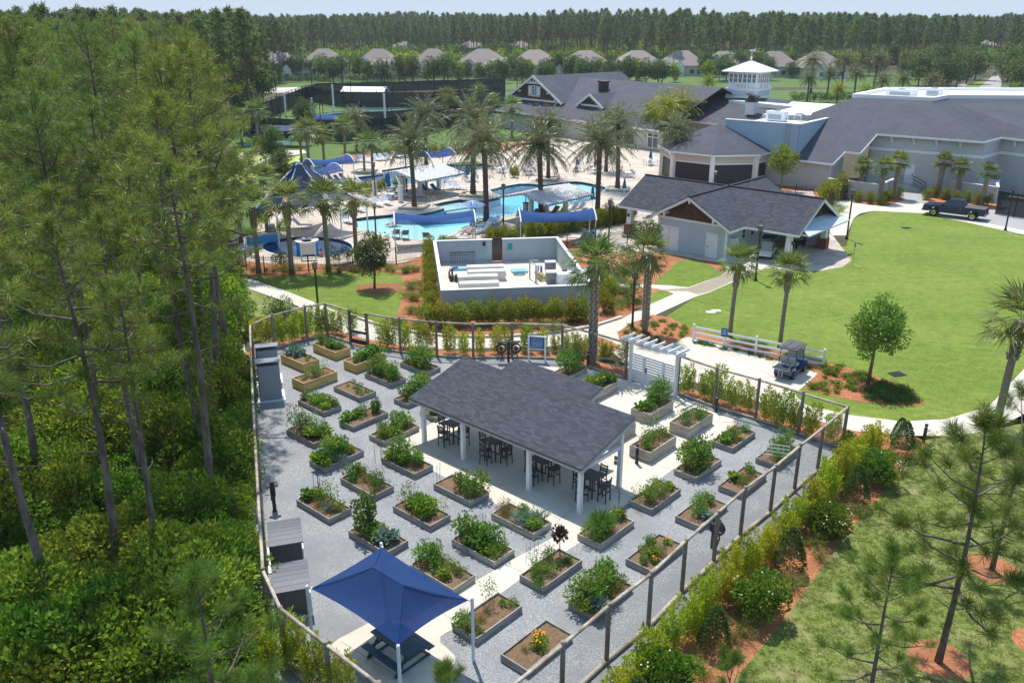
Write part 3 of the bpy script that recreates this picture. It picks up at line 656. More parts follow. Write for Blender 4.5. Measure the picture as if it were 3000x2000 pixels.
def joint(mb, a, b, z, w=.02):
    a, b = P(*a), P(*b); d = (b - a).normalized() * 1.0; n = Vector((-d.y, d.x, 0)) * w / 2
    mb.add([(a.x-n.x,a.y-n.y,z),(b.x-n.x,b.y-n.y,z),(b.x+n.x,b.y+n.y,z),(a.x+n.x,a.y+n.y,z)],[(0,1,2,3)])
for a,b in(((1615,1562),(1692,1594)),((1545,1602),(1618,1640)),((1478,1652),(1548,1685)),((1395,1700),(1465,1740)),((1296,1797),(1334,1818)),((1270,1330),(1640,1520)),((1640,1520),(1770,1425)),((1640,1520),(1615,1562)),((1770,1425),(1860,1462)),((1820,1325),(1970,1378)),((1965,1290),(2090,1292)),((2075,1235),(2160,1238)),((1850,1190),(1920,1235)),((1110,1850),(1230,1930)),((1000,1880),(1180,1990))):joint(jm,a,b,CG+.004)
for a,b in(((1880,902),(1905,930)),((1990,1000),(2180,1145)),((2140,1022),(2330,1150)),((2585,1225),(2592,1270)),((2750,1229),(2780,1278)),((1105,956),(1085,1006)),((1330,990),(1335,1022)),((1600,982),(1610,1016)),((1790,945),(1815,985)),((860,862),(838,884)),((905,880),(880,902))):joint(jm,a,b,CZ+.004)
jm.build('concrete_joints', mat('joint', (.25, .22, .18)), kind='structure')
def kerb(name, pts, m, w, z, dz=0.0):
    mb = MB()
    for a, b in zip(pts[:-1], pts[1:]): mb.beam((a[0], a[1], z / 2 + dz), (b[0], b[1], z / 2 + dz), w, z)
    return mb.build(name, M[m], kind='structure')
kerb('kerb', KERB, 'kerb_concrete', .5, .12)
kerb('kerb',[P(x,y).xy for x,y in((1026,924),(1068,940),(1111,954),(1214,975),(1325,988),(1470,988),(1560,982),(1641,973),(1739,957),(1822,931))],'concrete',.22,.16)
# round mulch rings under young trees
for(x,y,rx,ry)in((2750,1930,82,44),(2905,1665,70,37),(2540,2090,80,44),(3060,1890,80,42)):
    c = P(x, y); k = []
    for i in range(28):
        a=2*math.pi*i/28;q=1+.05*math.sin(3*a+x);k.append((c.x+1.0*q*math.cos(a),c.y+1.0*q*math.sin(a)))
    sheet('mulch_ring', k, M['mulch'], .02)

# ------------------------------------------------------------------ pools
def water_mat(name, tint, ripple=5.0):
    m=bpy.data.materials.new(name);m.use_nodes=True;n=m.node_tree.nodes;L=m.node_tree.links;n.remove(n['Principled BSDF'])
    tr=n.new('ShaderNodeBsdfTransparent');tr.inputs[0].default_value=(*tint,1);gl=n.new('ShaderNodeBsdfGlossy');gl.inputs['Roughness'].default_value=.03
    fr = n.new('ShaderNodeFresnel'); fr.inputs['IOR'].default_value = 1.33; mx = n.new('ShaderNodeMixShader')
    geo=n.new('ShaderNodeNewGeometry');ns=n.new('ShaderNodeTexNoise');ns.inputs['Scale'].default_value=ripple*.45;ns.inputs['Detail'].default_value=3
    bp=n.new('ShaderNodeBump');bp.inputs['Strength'].default_value=.22;bp.inputs['Distance'].default_value=.1
    L.new(geo.outputs['Position'], ns.inputs['Vector']); L.new(ns.outputs['Fac'], bp.inputs['Height'])
    for k in (gl, fr): L.new(bp.outputs[0], k.inputs['Normal'])
    L.new(fr.outputs[0],mx.inputs[0]);L.new(tr.outputs[0],mx.inputs[1]);L.new(gl.outputs[0],mx.inputs[2]);L.new(mx.outputs[0],n['Material Output'].inputs[0])
    return m
M['water'] = water_mat('water', (.80, .95, .97)); M['water_deep'] = water_mat('water_deep', (.72, .92, .98))
def basin(name, ring, depth, m_floor, m_water, coping=.28, beach=None):
    mb=MB();n=len(ring);mb.v=[(p.x,p.y,.012)for p in ring]+[(p.x,p.y,-.28)for p in ring]+[(p.x,p.y,-depth)for p in ring]
    mb.f=[(i,(i+1)%n,(i+1)%n+n,i+n)for i in range(n)];mb.build(name+'_waterline',M['waterline_tile'],kind='structure')
    mc=MB();mc.v=list(mb.v);mc.f=[(i+n,(i+1)%n+n,(i+1)%n+2*n,i+2*n)for i in range(n)];mc.build(name+'_wall',M[m_floor],kind='structure')
    sheet(name + '_floor', ring, M[m_floor], -depth)
    sheet('pool_water', ring, M[m_water], -.13)
    if coping:
        o_=[Vector((p.x,p.y))for p in ring];ex=off(o_+o_[:2],coping)[1:n+1];ex=[ex[-1]]+ex[:-1]
        mk=MB();mk.v=[(p.x,p.y,.055)for p in ring]+[(p.x,p.y,.055)for p in ex]+[(p.x,p.y,.0)for p in ex]+[(p.x,p.y,-.02)for p in ring]
        for i in range(n):
            j=(i+1)%n;mk.f+=[(i,i+n,j+n,j),(i+n,i+2*n,j+2*n,j+n),(i+3*n,i,j,j+3*n)]
        mk.build(name + '_coping', M['coping'], kind='structure')
basin('leisure_pool', POOL, 1.05, 'pool_plaster', 'water')
basin('lap_pool', LAP, 1.3, 'pool_blue', 'water_deep')
basin('spa_pool', SPA, .85, 'spa_blue', 'water_deep')
# shallow wading shelf and entry steps inside the leisure pool
patch('wading_shelf',[(1046,643),(1130,634),(1182,630),(1205,642),(1240,660),(1290,690),(1284,700),(1184,697),(1122,686),(1082,676),(1050,666)],'beach_plaster',-.24)
patch('wading_shelf',[(1330,680),(1290,690),(1240,660),(1290,655),(1345,650),(1430,642),(1345,674)],'beach_plaster',-.40)
st = MB()
for i in range(4):
    a = i * .32
    q=[P(1304+4*i,611-i*0.2),P(1270+7*i,602),P(1330+14*i,590+2*i),P(1372+10*i,600+2*i),P(1335+8*i,612+i)]
st.prism([(p.x,p.y)for p in G([(1303,610),(1270,601),(1346,587),(1380,598)])],-.42,-.30);st.prism([(p.x,p.y)for p in G([(1310,612),(1290,603),(1350,592),(1388,603)])],-.62,-.50)
for k in range(4):st.prism([(p.x,p.y)for p in G([(1668-14*k,536+3*k),(1706-10*k,537+3*k),(1760-22*k,549+6*k),(1744-26*k,572+4*k),(1690-20*k,580+2*k)])],-.95,-.22-.18*k)
st.build('pool_step', M['beach_plaster'], kind='structure')
# ------------------------------------------------------------------ shared small builders
ONES=['','first','second','third','fourth','fifth','sixth','seventh','eighth','ninth','tenth','eleventh','twelfth','thirteenth','fourteenth','fifteenth','sixteenth','seventeenth','eighteenth','nineteenth']
TENS = {2: 'twent', 3: 'thirt', 4: 'fort', 5: 'fift', 6: 'sixt', 7: 'sevent', 8: 'eight', 9: 'ninet'}
def nth(i):
    if i >= 100: return 'hundred-and-' + nth(i - 100) if i > 100 else 'hundredth'
    if i < 20: return ONES[i]
    return TENS[i // 10] + ('ieth' if i % 10 == 0 else 'y-' + ONES[i % 10])
def shingle_mat(name, c1, c2):
    m = leafmat(name, c1, c2, trans=0.0, rand=.03, rough=.95, hue=0.0); return m
M['shingles'] = shingle_mat('shingles', (.046, .050, .064), (.074, .079, .098))
def shingles(parent, pts, eave, name='shingle', nparts=300, w=.33, ex=.145, lift=.012, seed=3, thick=.014):
    """rows of shingle tabs on a coplanar roof polygon; eave = direction along the eave. The lowest nparts tabs are parts, the rest one part"""
    r = random.Random(seed); pts = [Vector(p) for p in pts]; e = Vector(eave).normalized()
    nrm = (pts[1] - pts[0]).cross(pts[2] - pts[0]).normalized()
    if nrm.z < 0: nrm = -nrm
    up = nrm.cross(e).normalized()
    if up.z < 0: up = -up
    o = pts[0]; q = [((p - o).dot(e), (p - o).dot(up)) for p in pts]
    s0, s1 = min(a for a, b in q), max(a for a, b in q); t0, t1 = min(b for a, b in q), max(b for a, b in q)
    cells = []; k = 0; t = t0
    while t < t1:
        sh=r.choice((0,.33,.66))*w;tm=t+ex*.5;xs=sorted(a[0]+(b[0]-a[0])*(tm-a[1])/(b[1]-a[1])for a,b in zip(q,q[1:]+q[:1])if(a[1]>tm)!=(b[1]>tm))
        for xa, xb in zip(xs[::2], xs[1::2]):
            s = s0 - sh + w * int((xa - s0 + sh) / w)
            while s < xb - .02:
                cells.append((max(s, xa), t, min(s + w, xb) - max(s, xa))); s += w
        t += ex
    def tab(mb, s, t, w):
        a=o+e*(s+.004)+up*t+nrm*(lift+thick);b=o+e*(s+w-.004)+up*t+nrm*(lift+thick)
        c=b+up*(ex*1.12)-nrm*thick*.85;d=a+up*(ex*1.12)-nrm*thick*.85;a2=a-nrm*thick;b2=b-nrm*thick
        mb.add([a, b, c, d, a2, b2], [(0, 1, 2, 3), (4, 5, 1, 0), (4, 0, 3), (1, 5, 2)])
    shared = []
    for v in range(8):
        mb=MB();tab(mb,0,0,w);me=mb.mesh(name,M['shingles']);a=me.attributes.new('tint','FLOAT','FACE');a.data.foreach_set('value',[v/7]*4)
        me.transform(Matrix.Translation(-o)); shared.append(me)
    mb = MB(); tint = []
    for i, (s, t, cw) in enumerate(cells):
        if i < nparts and cw > w - .01: link(name, shared[r.randrange(8)], parent, loc=o + e * s + up * t)
        elif cw > .03: tab(mb, s, t, cw); tint += [r.random()] * 4
    if mb.f:
        me=mb.mesh(name,M['shingles']);a=me.attributes.new('tint','FLOAT','FACE');a.data.foreach_set('value',tint);link(name+'_field',me,parent,kind='stuff')

# ------------------------------------------------------------------ log fence round the garden
def log_mb(L, r, n=8): m = MB(); m.tube([(0, 0, 0), (L, 0, 0)], r, n); return m
LOGU=log_mb(1,.065).mesh('log',M['log_wood'],True);LOGB=log_mb(1,.085).mesh('log_low',M['log_wood'],True)
pm=MB();pm.tube([(0,0,-.1),(0,0,FZ-.02),(0,0,FZ)],[.085,.085,.07],9);POST=pm.mesh('post',M['post_wood'],True)
def wire_panel(L=2.5, h=2.15, s=.11, r=.0021):
    m = MB()
    for sg in (1, -1):
        k = -h
        while k < L:
            x0, x1 = k, k + h; z0, z1 = .18, .18 + h
            if x0 < 0: z0 += -x0; x0 = 0
            if x1 > L: z1 -= x1 - L; x1 = L
            if sg < 0: x0, x1 = L - x0, L - x1
            if abs(x1 - x0) > .02:
                a = Vector((x0, 0, z0)); b = Vector((x1, 0, z1)); n = Vector((0, r, 0)); u = Vector((0, 0, r))
                m.add([a+n,a-n+u,a-u-n,b+n,b-n+u,b-u-n],[(0,3,4,1),(1,4,5,2),(2,5,3,0)])
            k += s
    return m
WIRE = wire_panel(1.0 * 2.5).mesh('wire_mesh', M['wire'])
def fence_run(W_, label, first=True, last=True, skip=()):
    c = W_[0]; t = thing('log_fence', label, 'fence', (c[0], c[1], 0), 0, 'log fence runs round the garden')
    for i, p in enumerate(W_):
        if (i == 0 and not first) or (i == len(W_) - 1 and not last): continue
        link('post',POST,t,loc=(p[0]-c[0],p[1]-c[1],0),rz=rnd.random()*6,sc=(1,1,rnd.uniform(.985,1.02)))
    for i in range(len(W_) - 1):
        a,b=Vector(W_[i])-Vector(c),Vector(W_[i+1])-Vector(c);d=b-a;L=d.length;az=math.atan2(d.y,d.x)
        for nm, me, z in (('top_rail', LOGU, FZ - .1), ('bottom_rail', LOGB, .11)):
            if nm == 'bottom_rail' and i in skip: continue
            o = link(nm, me, t, loc=(a.x, a.y, z), rz=az, sc=(L, 1, 1))
        o = link('wire_mesh', WIRE, t, kind='stuff', loc=(a.x, a.y, 0), rz=az, sc=(L / 2.5, 1, 1))
    return t
fence_run(W_left, 'long log rail fence run along the woodland edge')
fence_run(W_back, 'short log rail fence run with corner behind the two grey sheds', first=False)
fence_run(W_back2, 'log rail fence run between black gate and white pergola')
fence_run(W_right, 'log rail fence run from white pergola to the far right corner')
fence_run(W_front, 'long log rail fence run beside the yellow-green shrub hedge', first=False)
fence_run(W_near, 'log rail fence run at the picnic canopy corner', first=False)
# black gate in the back fence
a, b = Vector(W_back[-1]), Vector(W_back2[0]); d = b - a; az = math.atan2(d.y, d.x); L = d.length
g = thing('garden_gate', 'narrow black metal gate beside tall new-wood beds', 'gate', (a.x, a.y, 0), az)
m=MB();m.box((.12,0,1.25),(.05,.05,2.3));m.box((L-.12,0,1.25),(.05,.05,2.3));m.box((L/2,0,.28),(L-.2,.05,.3));m.box((L/2,0,.98),(L-.2,.05,.16));m.build('gate_frame',M['black_metal'],g)
for z in(1.95,2.12,2.3):q=MB();q.box((L/2,0,z),(L-.2,.03,.035));q.build('bar',M['black_metal'],g)
q = MB(); q.box((L - .2, .05, 1.25), (.06, .08, .14)); q.build('latch', M['black_metal'], g)
link('wire_mesh', WIRE, g, kind='stuff', loc=(.12, 0, 0), sc=((L - .24) / 2.5, 1, .85))

# ------------------------------------------------------------------ raised beds and what grows in them
def vt(tag, m, seed, rad, n, L, Wd, **k): return bush_mesh('plant_' + tag, M[m], seed, rad, n, L, Wd, **k)
VEG = {
 'tomato':('tall bushy tomato plant','plant',[vt('tomato%d'%i,'veg_green',40+i,(.46,.42,.58),520,.13,.06,nl=14,upb=.1)for i in range(3)]),
 'bush':('dense feathery green plant','plant',[vt('bush%d'%i,'veg_green',50+i,(.5,.45,.5),620,.09,.04,nl=12)for i in range(2)]),
 'leafy':('low leafy bright green plant','plant',[vt('leafy%d'%i,'veg_light',60+i,(.36,.34,.26),230,.16,.10,nl=9)for i in range(2)]),
 'mint':('rounded mid-green herb','herb',[vt('mint%d'%i,'veg_green',65+i,(.32,.3,.24),300,.08,.05,nl=9)for i in range(2)]),
 'herb':('fine grey-green herb mound','herb',[vt('herb%d'%i,'veg_dark',70+i,(.3,.3,.22),420,.055,.022,nl=8)for i in range(2)]),
 'squash':('broad-leaved squash plant','plant',[vt('squash%d'%i,'veg_green',75+i,(.45,.42,.26),120,.26,.20,nl=9)for i in range(2)]),
 'cabbage':('blue-green cabbage plant','cabbage',[vt('cabbage%d'%i,'veg_blue',80+i,(.36,.34,.20),110,.24,.15,nl=6,upb=.5)for i in range(2)]),
 'rosemary':('upright needle-leaved rosemary bush','shrub',[tuft_mesh('plant_rosemary',M['veg_green'],85,520,.85,.03,.42,.22,1.0)]),
 'onion':('clump of strappy onion leaves','plant',[tuft_mesh('plant_onion%d'%i,M['veg_blue' if i else 'veg_green'],86+i,110,.62,.045,.6,.2,.9)for i in range(2)]),
 'lettuce':('upright pale lettuce','lettuce',[tuft_mesh('plant_lettuce',M['veg_light'],90,46,.42,.16,.5,.05,1.0)]),
 'dry':('patch of dry straw-coloured stems','plant',[vt('dry','veg_dry',92,(.42,.4,.22),520,.12,.018,nl=14,upb=.6)]),
 'wispy':('tall wispy stalky plant','plant',[column_mesh('plant_wispy%d'%i,M['veg_green'],94+i,1.25,.75,190,.10,.045,7)for i in range(2)]),
 'beans':('tall column of climbing beans','plant',[column_mesh('plant_beans',M['veg_dark'],97,1.75,.95,760,.15,.11,7)]),
 'purple':('tall dark purple kale','plant',[vt('purple','veg_purple',98,(.27,.27,.36),190,.15,.11,nl=9,z0=.85)]),
 'fennel':('soft feathery blue-green bush','herb',[vt('fennel','veg_dark',99,(.26,.26,.40),420,.08,.015,nl=7,upb=.8)]),
 'sprout':('small green seedling','plant',[vt('sprout%d'%i,'veg_green',100+i,(.13,.13,.10),60,.08,.05,nl=4)for i in range(2)]),
 'flower':('low marigold clump with orange flowers','flower',[vt('flower','veg_light',103,(.30,.30,.20),260,.09,.045,nl=8)]),
}
fl = MB()
for i in range(16):
    a=rnd.uniform(0,6.28);q=rnd.uniform(0,.27);fl.ball((math.cos(a)*q,math.sin(a)*q,.30+rnd.uniform(0,.12)),(.032,.032,.018),6,3)
FLOW = fl.mesh('flower_heads', M['flower_orange'])
stem=MB();stem.tube([(0,0,0),(.02,0,.5),(0,.01,.9)],[.02,.018,.012],5);STEM=stem.mesh('stem',M['veg_dry'])
AX = Vector((.745, -.667, 0)).normalized(); DX = Vector((-AX.y, AX.x, 0)); BRZ = math.atan2(DX.y, DX.x)
def plank(L, h, m, th=.045):
    k = ('plank', round(L, 2), round(h, 3), m)
    if k not in M: q = MB(); q.box((L / 2, 0, h / 2), (L, th, h - .006)); M[k] = q.mesh('plank', M[m])
    return M[k]
def soil_mesh(sx, sy):
    r = random.Random(sx * 10); q = MB(); nx, ny = int(sx * 7), int(sy * 7)
    for j in range(ny + 1):
        for i in range(nx + 1):
            e=min(i,nx-i,j,ny-j);q.v.append((sx*i/nx,sy*j/ny,(.035 if e else 0)*1+r.uniform(-.025,.03)))
    for j in range(ny):
        for i in range(nx): a = j * (nx + 1) + i; q.f.append((a, a + 1, a + nx + 2, a + nx + 1))
    return q.mesh('soil', M['soil'], True)
SOIL = {'L': soil_mesh(1.13, 2.35), 'R': soil_mesh(2.35, 1.13)}
CNT = {}
def bed(kind, corner, px, py, h, m, label, short, plants=()):
    c = P(px, py, h); sx, sy = (1.22, 2.44) if kind == 'L' else (2.44, 1.22)
    if corner == 'l': c = c - DX * 0 + AX * sy
    elif corner == 'r': c = c - DX * sx
    c.z = 0.02; t = thing('garden_bed', label, 'garden bed', c, BRZ, 'raised garden beds')
    n = 2 if h < .45 else 3; hp = h / n
    for k in range(n):
        for(L,loc,rz)in((sx,(0,.022,k*hp),0),(sx,(0,sy-.022,k*hp),0),(sy-.09,(.022,.045,k*hp),math.pi/2),(sy-.09,(sx-.022,.045,k*hp),math.pi/2)):
            link('plank', plank(L, hp, m), t, loc=loc, rz=rz)
    link('soil', SOIL[kind], t, loc=(.045, .045, h - .09))
    for (ty, u, v, s) in plants:
        nm,cat,ms=VEG[ty];me=ms[rnd.randrange(len(ms))];w=c+DX*(u*sx)-AX*(v*sy);w.z=h-.06
        if (nm, short) in CNT: CNT[(nm, short)] += 1
        else: CNT[(nm, short)] = 1
        i = CNT[(nm, short)]; lab = ('%s in the %s' if i == 1 else nth(i) + ' %s in the %s') % (nm, short)
        rot = rnd.random() * 6.28
        z = s * rnd.uniform(.92, 1.08)
        if ty in ('flower', 'purple'):
            p=inst(cat if cat in('flower','herb')else 'kale',lab,cat,'plants growing in the garden beds',[('leaves',me),('flower_heads',FLOW)if ty=='flower' else('stem',STEM)],w,rot,z)
        else:link({'plant':'vegetable_plant','herb':'herb_plant'}.get(cat,cat+('' if cat in('lettuce','cabbage')else '_plant')),me,None,None,lab,cat,'plants growing in the garden beds',w,rot,z)
    return c
GW, OW, NW = 'grey_wood', 'old_wood', 'new_wood'
bed('L','r',934.7,1051,.58,NW,'tall pale new-wood bed with blue cabbages beside the grey sheds','new-wood bed beside the grey sheds',[('cabbage',.7,.85,1.1),('cabbage',.35,.8,1),('cabbage',.5,.62,.9),('cabbage',.8,.62,.9),('sprout',.8,.3,1),('sprout',.5,.15,1),('sprout',.85,.1,.8)])
bed('L','f',982,1032.7,.58,NW,'tall new-wood bed farthest back, left of the black gate','new-wood bed farthest back',[('tomato',.4,.88,.85),('bush',.6,.62,.8),('squash',.45,.4,.85),('mint',.7,.25,1.1),('bush',.5,.2,.65),('mint',.3,.55,1)])
bed('R','f',1041.8,1069.7,.58,NW,'tall new-wood bed lying just below the black gate','new-wood bed below the black gate',[('mint',.15,.45,1.1),('squash',.45,.55,1.1),('squash',.78,.5,1.15),('squash',.62,.3,.8),('sprout',.3,.3,1)])
bed('R','f',889.5,1123.3,.58,NW,'tall new-wood bed with bare soil nearest the grey shed front','new-wood bed nearest the camera',[('bush',.45,.55,.85),('bush',.5,.25,.7),('wispy',.8,.5,.75),('sprout',.15,.4,1.2),('sprout',.3,.6,1),('dry',.62,.4,.6)])
bed('L','f',1053.3,1165.4,.3,GW,'low grey bed of mostly bare soil with one silvery herb','mostly bare grey bed',[('fennel',.6,.62,.8),('herb',.7,.45,1),('herb',.45,.4,.8),('sprout',.75,.15,1.2),('sprout',.4,.15,1.3),('sprout',.3,.3,1),('sprout',.5,.75,.8)])
bed('L','f',948,1207.4,.3,GW,'low grey bed below the bare new-wood bed, filled with pale greens','grey bed below the new-wood beds',[('tomato',.3,.92,.7),('bush',.6,.75,.7),('leafy',.4,.6,1),('leafy',.75,.5,1),('mint',.35,.35,1.2),('mint',.7,.2,1.1),('leafy',.35,.15,.9),('fennel',.8,.33,.7),('tomato',.75,.06,.5)])
bed('R','f',1034.2,1250.3,.3,GW,'low grey bed with a row of young leafy stalks along its back','grey bed of leafy stalks',[('squash',.1,.75,.7),('squash',.25,.8,.75),('tomato',.55,.75,.6),('wispy',.65,.6,.7),('tomato',.85,.5,.65),('beans',.82,.45,.5),('squash',.42,.85,.7),('sprout',.4,.4,1)])
bed('L','r',975.5,1276.3,.3,GW,'low grey bed with a big soft bush at its woodland end','grey bed with the big soft bush',[('bush',.4,.88,1.35),('bush',.65,.75,1.0),('cabbage',.7,.55,1),('leafy',.4,.42,1.1),('lettuce',.3,.28,1.2),('lettuce',.5,.2,1.2),('tomato',.75,.2,.85),('leafy',.75,.08,1),('wispy',.85,.6,.9)])
bed('R','f',1124.7,1293.7,.3,OW,'low bed of tomatoes at the left tip of the concrete patio','bed at the patio tip',[('tomato',.2,.5,.75),('tomato',.5,.4,.95),('tomato',.65,.6,1.1),('tomato',.8,.5,.9),('mint',.1,.25,1.3),('bush',.35,.75,.8),('leafy',.4,.2,.9),('mint',.93,.5,1)])
bed('R','f',949.6,1371.4,.3,GW,'low grey bed with towering pale foliage, facing the hose reel','bed of towering pale foliage',[('lettuce',.05,.5,1.6),('bush',.22,.5,1.2),('tomato',.4,.55,1.3),('bush',.5,.45,1.2),('tomato',.62,.6,1.1),('squash',.6,.7,1.2),('leafy',.72,.4,1),('onion',.4,.15,.9),('leafy',.1,.2,1.1),('sprout',.85,.4,1.4)])
bed('L','f',1214,1389.3,.3,GW,'low grey bed of yellowing tomatoes beside the pavilion corner','bed of yellowing tomatoes',[('tomato',.5,.75,1.2),('bush',.7,.55,1.1),('tomato',.4,.5,1.1),('tomato',.7,.3,.95),('dry',.5,.3,1.1),('leafy',.3,.85,.9),('mint',.3,.6,1.1),('wispy',.5,.25,.7)])
bed('L','f',1093.7,1453,.3,GW,'low grey bed of mixed herbs in the middle of the gravel','mixed herb bed',[('mint',.5,.88,1.4),('tomato',.75,.8,.75),('mint',.3,.75,1.2),('dry',.5,.6,.9),('bush',.6,.45,.75),('bush',.75,.35,.7),('fennel',.75,.2,.7),('herb',.4,.2,1.3),('herb',.65,.12,1.2)])
bed('L','f',964,1520.7,.3,GW,'low grey bed of staked stems facing the dark storage sheds','bed facing the dark sheds',[('squash',.4,.88,.8),('leafy',.7,.8,.9),('wispy',.5,.55,1.0),('wispy',.75,.45,1.0),('dry',.35,.5,1),('wispy',.6,.3,.9),('onion',.4,.25,.7),('mint',.75,.15,1),('fennel',.55,.45,.9),('dry',.5,.15,.8)])
bed('L','f',1260,1541,.3,GW,'low grey bed of bright lettuces in the centre of the gravel','bright lettuce bed',[('wispy',.4,.92,.9),('wispy',.7,.9,.9),('leafy',.45,.7,1.1),('lettuce',.75,.7,1.4),('leafy',.5,.5,1.35),('leafy',.75,.45,1.3),('bush',.5,.3,.75),('wispy',.85,.12,.8),('leafy',.35,.33,1.1)])
bed('L','f',1378.7,1470.9,.3,GW,'low grey half-planted bed against the front edge of the patio','bed against the patio front',[('tomato',.5,.5,.95),('bush',.6,.35,.75),('tomato',.45,.25,.8),('tomato',.75,.12,1.1),('bush',.3,.15,.7)])
bed('L','r',1196,1583,.3,GW,'low grey bed with a leafy bean tower behind the blue canopy','bean tower bed',[('beans',.45,.83,1.05),('leafy',.6,.55,1.1),('squash',.4,.45,.9),('cabbage',.6,.38,1.1),('cabbage',.35,.28,1.1),('cabbage',.65,.2,1.1),('leafy',.35,.6,1)])
bed('L','f',1448,1647,.3,OW,'low weathered bed of large-leaved plants on the left of the path','large-leaved bed by the path',[('tomato',.4,.88,1.1),('squash',.6,.75,.95),('squash',.3,.65,.9),('tomato',.65,.6,1),('squash',.4,.42,1),('tomato',.75,.38,1.0),('bush',.65,.15,.75),('mint',.35,.15,1.2),('leafy',.25,.3,.9)])
bed('L','f',1562.2,1564.2,.3,OW,'low weathered bed with straw-dry stems and strappy leaves at the path corner','bed at the path corner',[('dry',.5,.88,1.2),('dry',.3,.75,1),('onion',.35,.45,1.1),('onion',.55,.35,1.1),('tomato',.75,.55,.6),('onion',.8,.2,1.1),('leafy',.4,.12,1),('onion',.3,.25,.9)])
bed('L','f',1326.8,1727.4,.3,OW,'low weathered bed tucked behind the right canopy corner','bed behind the canopy',[('tomato',.4,.88,.9),('tomato',.7,.8,.9),('tomato',.5,.65,.75),('mint',.4,.5,1.2),('bush',.75,.5,.6),('leafy',.3,.35,.9),('fennel',.8,.12,.8),('mint',.7,.3,.9)])
bed('R','f',1395.7,1871.6,.3,GW,'low grey bed of bare soil right beside the canopy post','bare bed beside the canopy post',[('tomato',.05,.7,.8),('mint',.1,.4,1),('wispy',.75,.92,.9),('dry',.35,.5,.7),('sprout',.85,.45,1.3),('mint',.95,.25,.8),('dry',.55,.6,.6),('sprout',.15,.15,1)])
bed('R','f',1592,1722,.3,GW,'low grey bed with wire cage and dark purple kale','bed with the purple kale',[('bush',.15,.5,.7),('mint',.3,.6,1.2),('wispy',.25,.75,.8),('bush',.38,.35,.6),('tomato',.65,.85,.6),('purple',.85,.7,1.2),('sprout',.6,.3,1.2),('onion',.82,.35,.6),('mint',.05,.25,1)])
bed('R','f',1760,1596,.3,OW,'low weathered bed with a large rosemary at the patio corner','rosemary bed',[('bush',.08,.55,.9),('mint',.12,.3,1.3),('rosemary',.33,.45,1.1),('rosemary',.42,.6,.95),('leafy',.9,.55,.9)])
bed('R','f',1742.6,1805,.3,GW,'low grey overflowing tomato bed against the right front fence','overflowing bed by the fence',[('tomato',.1,.75,1.1),('tomato',.25,.5,1.1),('bush',.35,.75,1.1),('tomato',.5,.6,1.2),('bush',.55,.3,.9),('tomato',.75,.75,1.0),('tomato',.85,.8,.9),('cabbage',.15,.15,1.2),('leafy',.05,.4,1),('dry',.8,.3,.7),('mint',.95,.4,.9)])
bed('R','f',1545,1965,.3,GW,'low grey bed of bare soil with marigolds, nearest the camera','bare bed nearest the camera',[('flower',.48,.45,1.3),('flower',.6,.6,.9),('mint',.45,.25,.7),('dry',.3,.6,.5)])
bed('R','f',1908,1672,.3,GW,'low grey bed with yellow flowers against the middle of the front fence','yellow-flowered bed by the fence',[('mint',.1,.5,.9),('leafy',.35,.4,.9),('bush',.5,.3,.6),('flower',.25,.2,.8),('tomato',.6,.85,.65),('flower',.85,.5,.8),('mint',.4,.75,.9)])
bed('R','f',1910,1493,.3,GW,'low grey bed with a dense green mound right of the pavilion','bed with the dense mound',[('wispy',.08,.75,.8),('bush',.3,.5,1.0),('tomato',.2,.35,.8),('bush',.6,.6,.85),('bush',.55,.3,.8),('leafy',.85,.4,.8)])
bed('R','f',2039.8,1399.3,.3,OW,'low weathered bed holding one huge rounded tomato mass','bed of the huge tomato mass',[('tomato',.25,.5,1.4),('tomato',.5,.5,1.5),('bush',.4,.3,1.2),('bush',.65,.6,1.2),('tomato',.4,.8,1.3),('sprout',.9,.4,1.2)])
bed('R','f',2147.4,1312.6,.3,GW,'low grey bed of small plants at the patio far right corner','bed at the patio far right',[('squash',.12,.5,.7),('mint',.3,.3,1.0),('squash',.35,.65,.7),('mint',.55,.5,1),('flower',.7,.75,.8),('fennel',.88,.75,.9),('mint',.93,.4,1.0),('flower',.45,.15,.7),('mint',.55,.8,.9)])
bed('R','l',2213.8,1340.6,.3,GW,'low grey bed with white trellis in the far right corner','trellis bed in the far right corner',[('bush',.35,.5,.95),('bush',.6,.6,.95),('tomato',.8,.5,.9),('bush',.55,.2,.8),('wispy',.9,.8,.9),('mint',.25,.2,1.1)])
bed('R','l',2104.7,1421.5,.3,GW,'low grey thinly planted bed against the far front fence','thinly planted bed by the fence',[('lettuce',.4,.8,1.1),('squash',.45,.6,.6),('dry',.35,.35,1),('mint',.8,.5,1),('mint',.9,.7,.9),('dry',.6,.4,.9)])
bed('R','l',1978,1511.5,.3,GW,'low grey fern-green bed against the fence by the right hose reel','fern-green bed by the fence',[('bush',.3,.5,.9),('bush',.55,.6,.85),('mint',.8,.5,1.2),('cabbage',.35,.2,.9),('bush',.75,.75,.7)])
bed('R','f',1903.3,1214.3,.62,OW,'tall weathered bed with a big bush beside the white gate','tall bed beside the white gate',[('squash',.15,.6,.8),('mint',.2,.3,1.3),('bush',.5,.5,.9),('tomato',.75,.55,1.3),('bush',.85,.5,1.3),('tomato',.6,.6,1.1)])
bed('R','f',2020.9,1255.2,.62,OW,'tall weathered bed of trailing herbs on the concrete','tall bed of trailing herbs',[('herb',.15,.5,1.4),('bush',.3,.4,.7),('wispy',.35,.85,.6),('mint',.75,.4,1.2),('herb',.6,.8,1.2),('mint',.6,.25,1)])
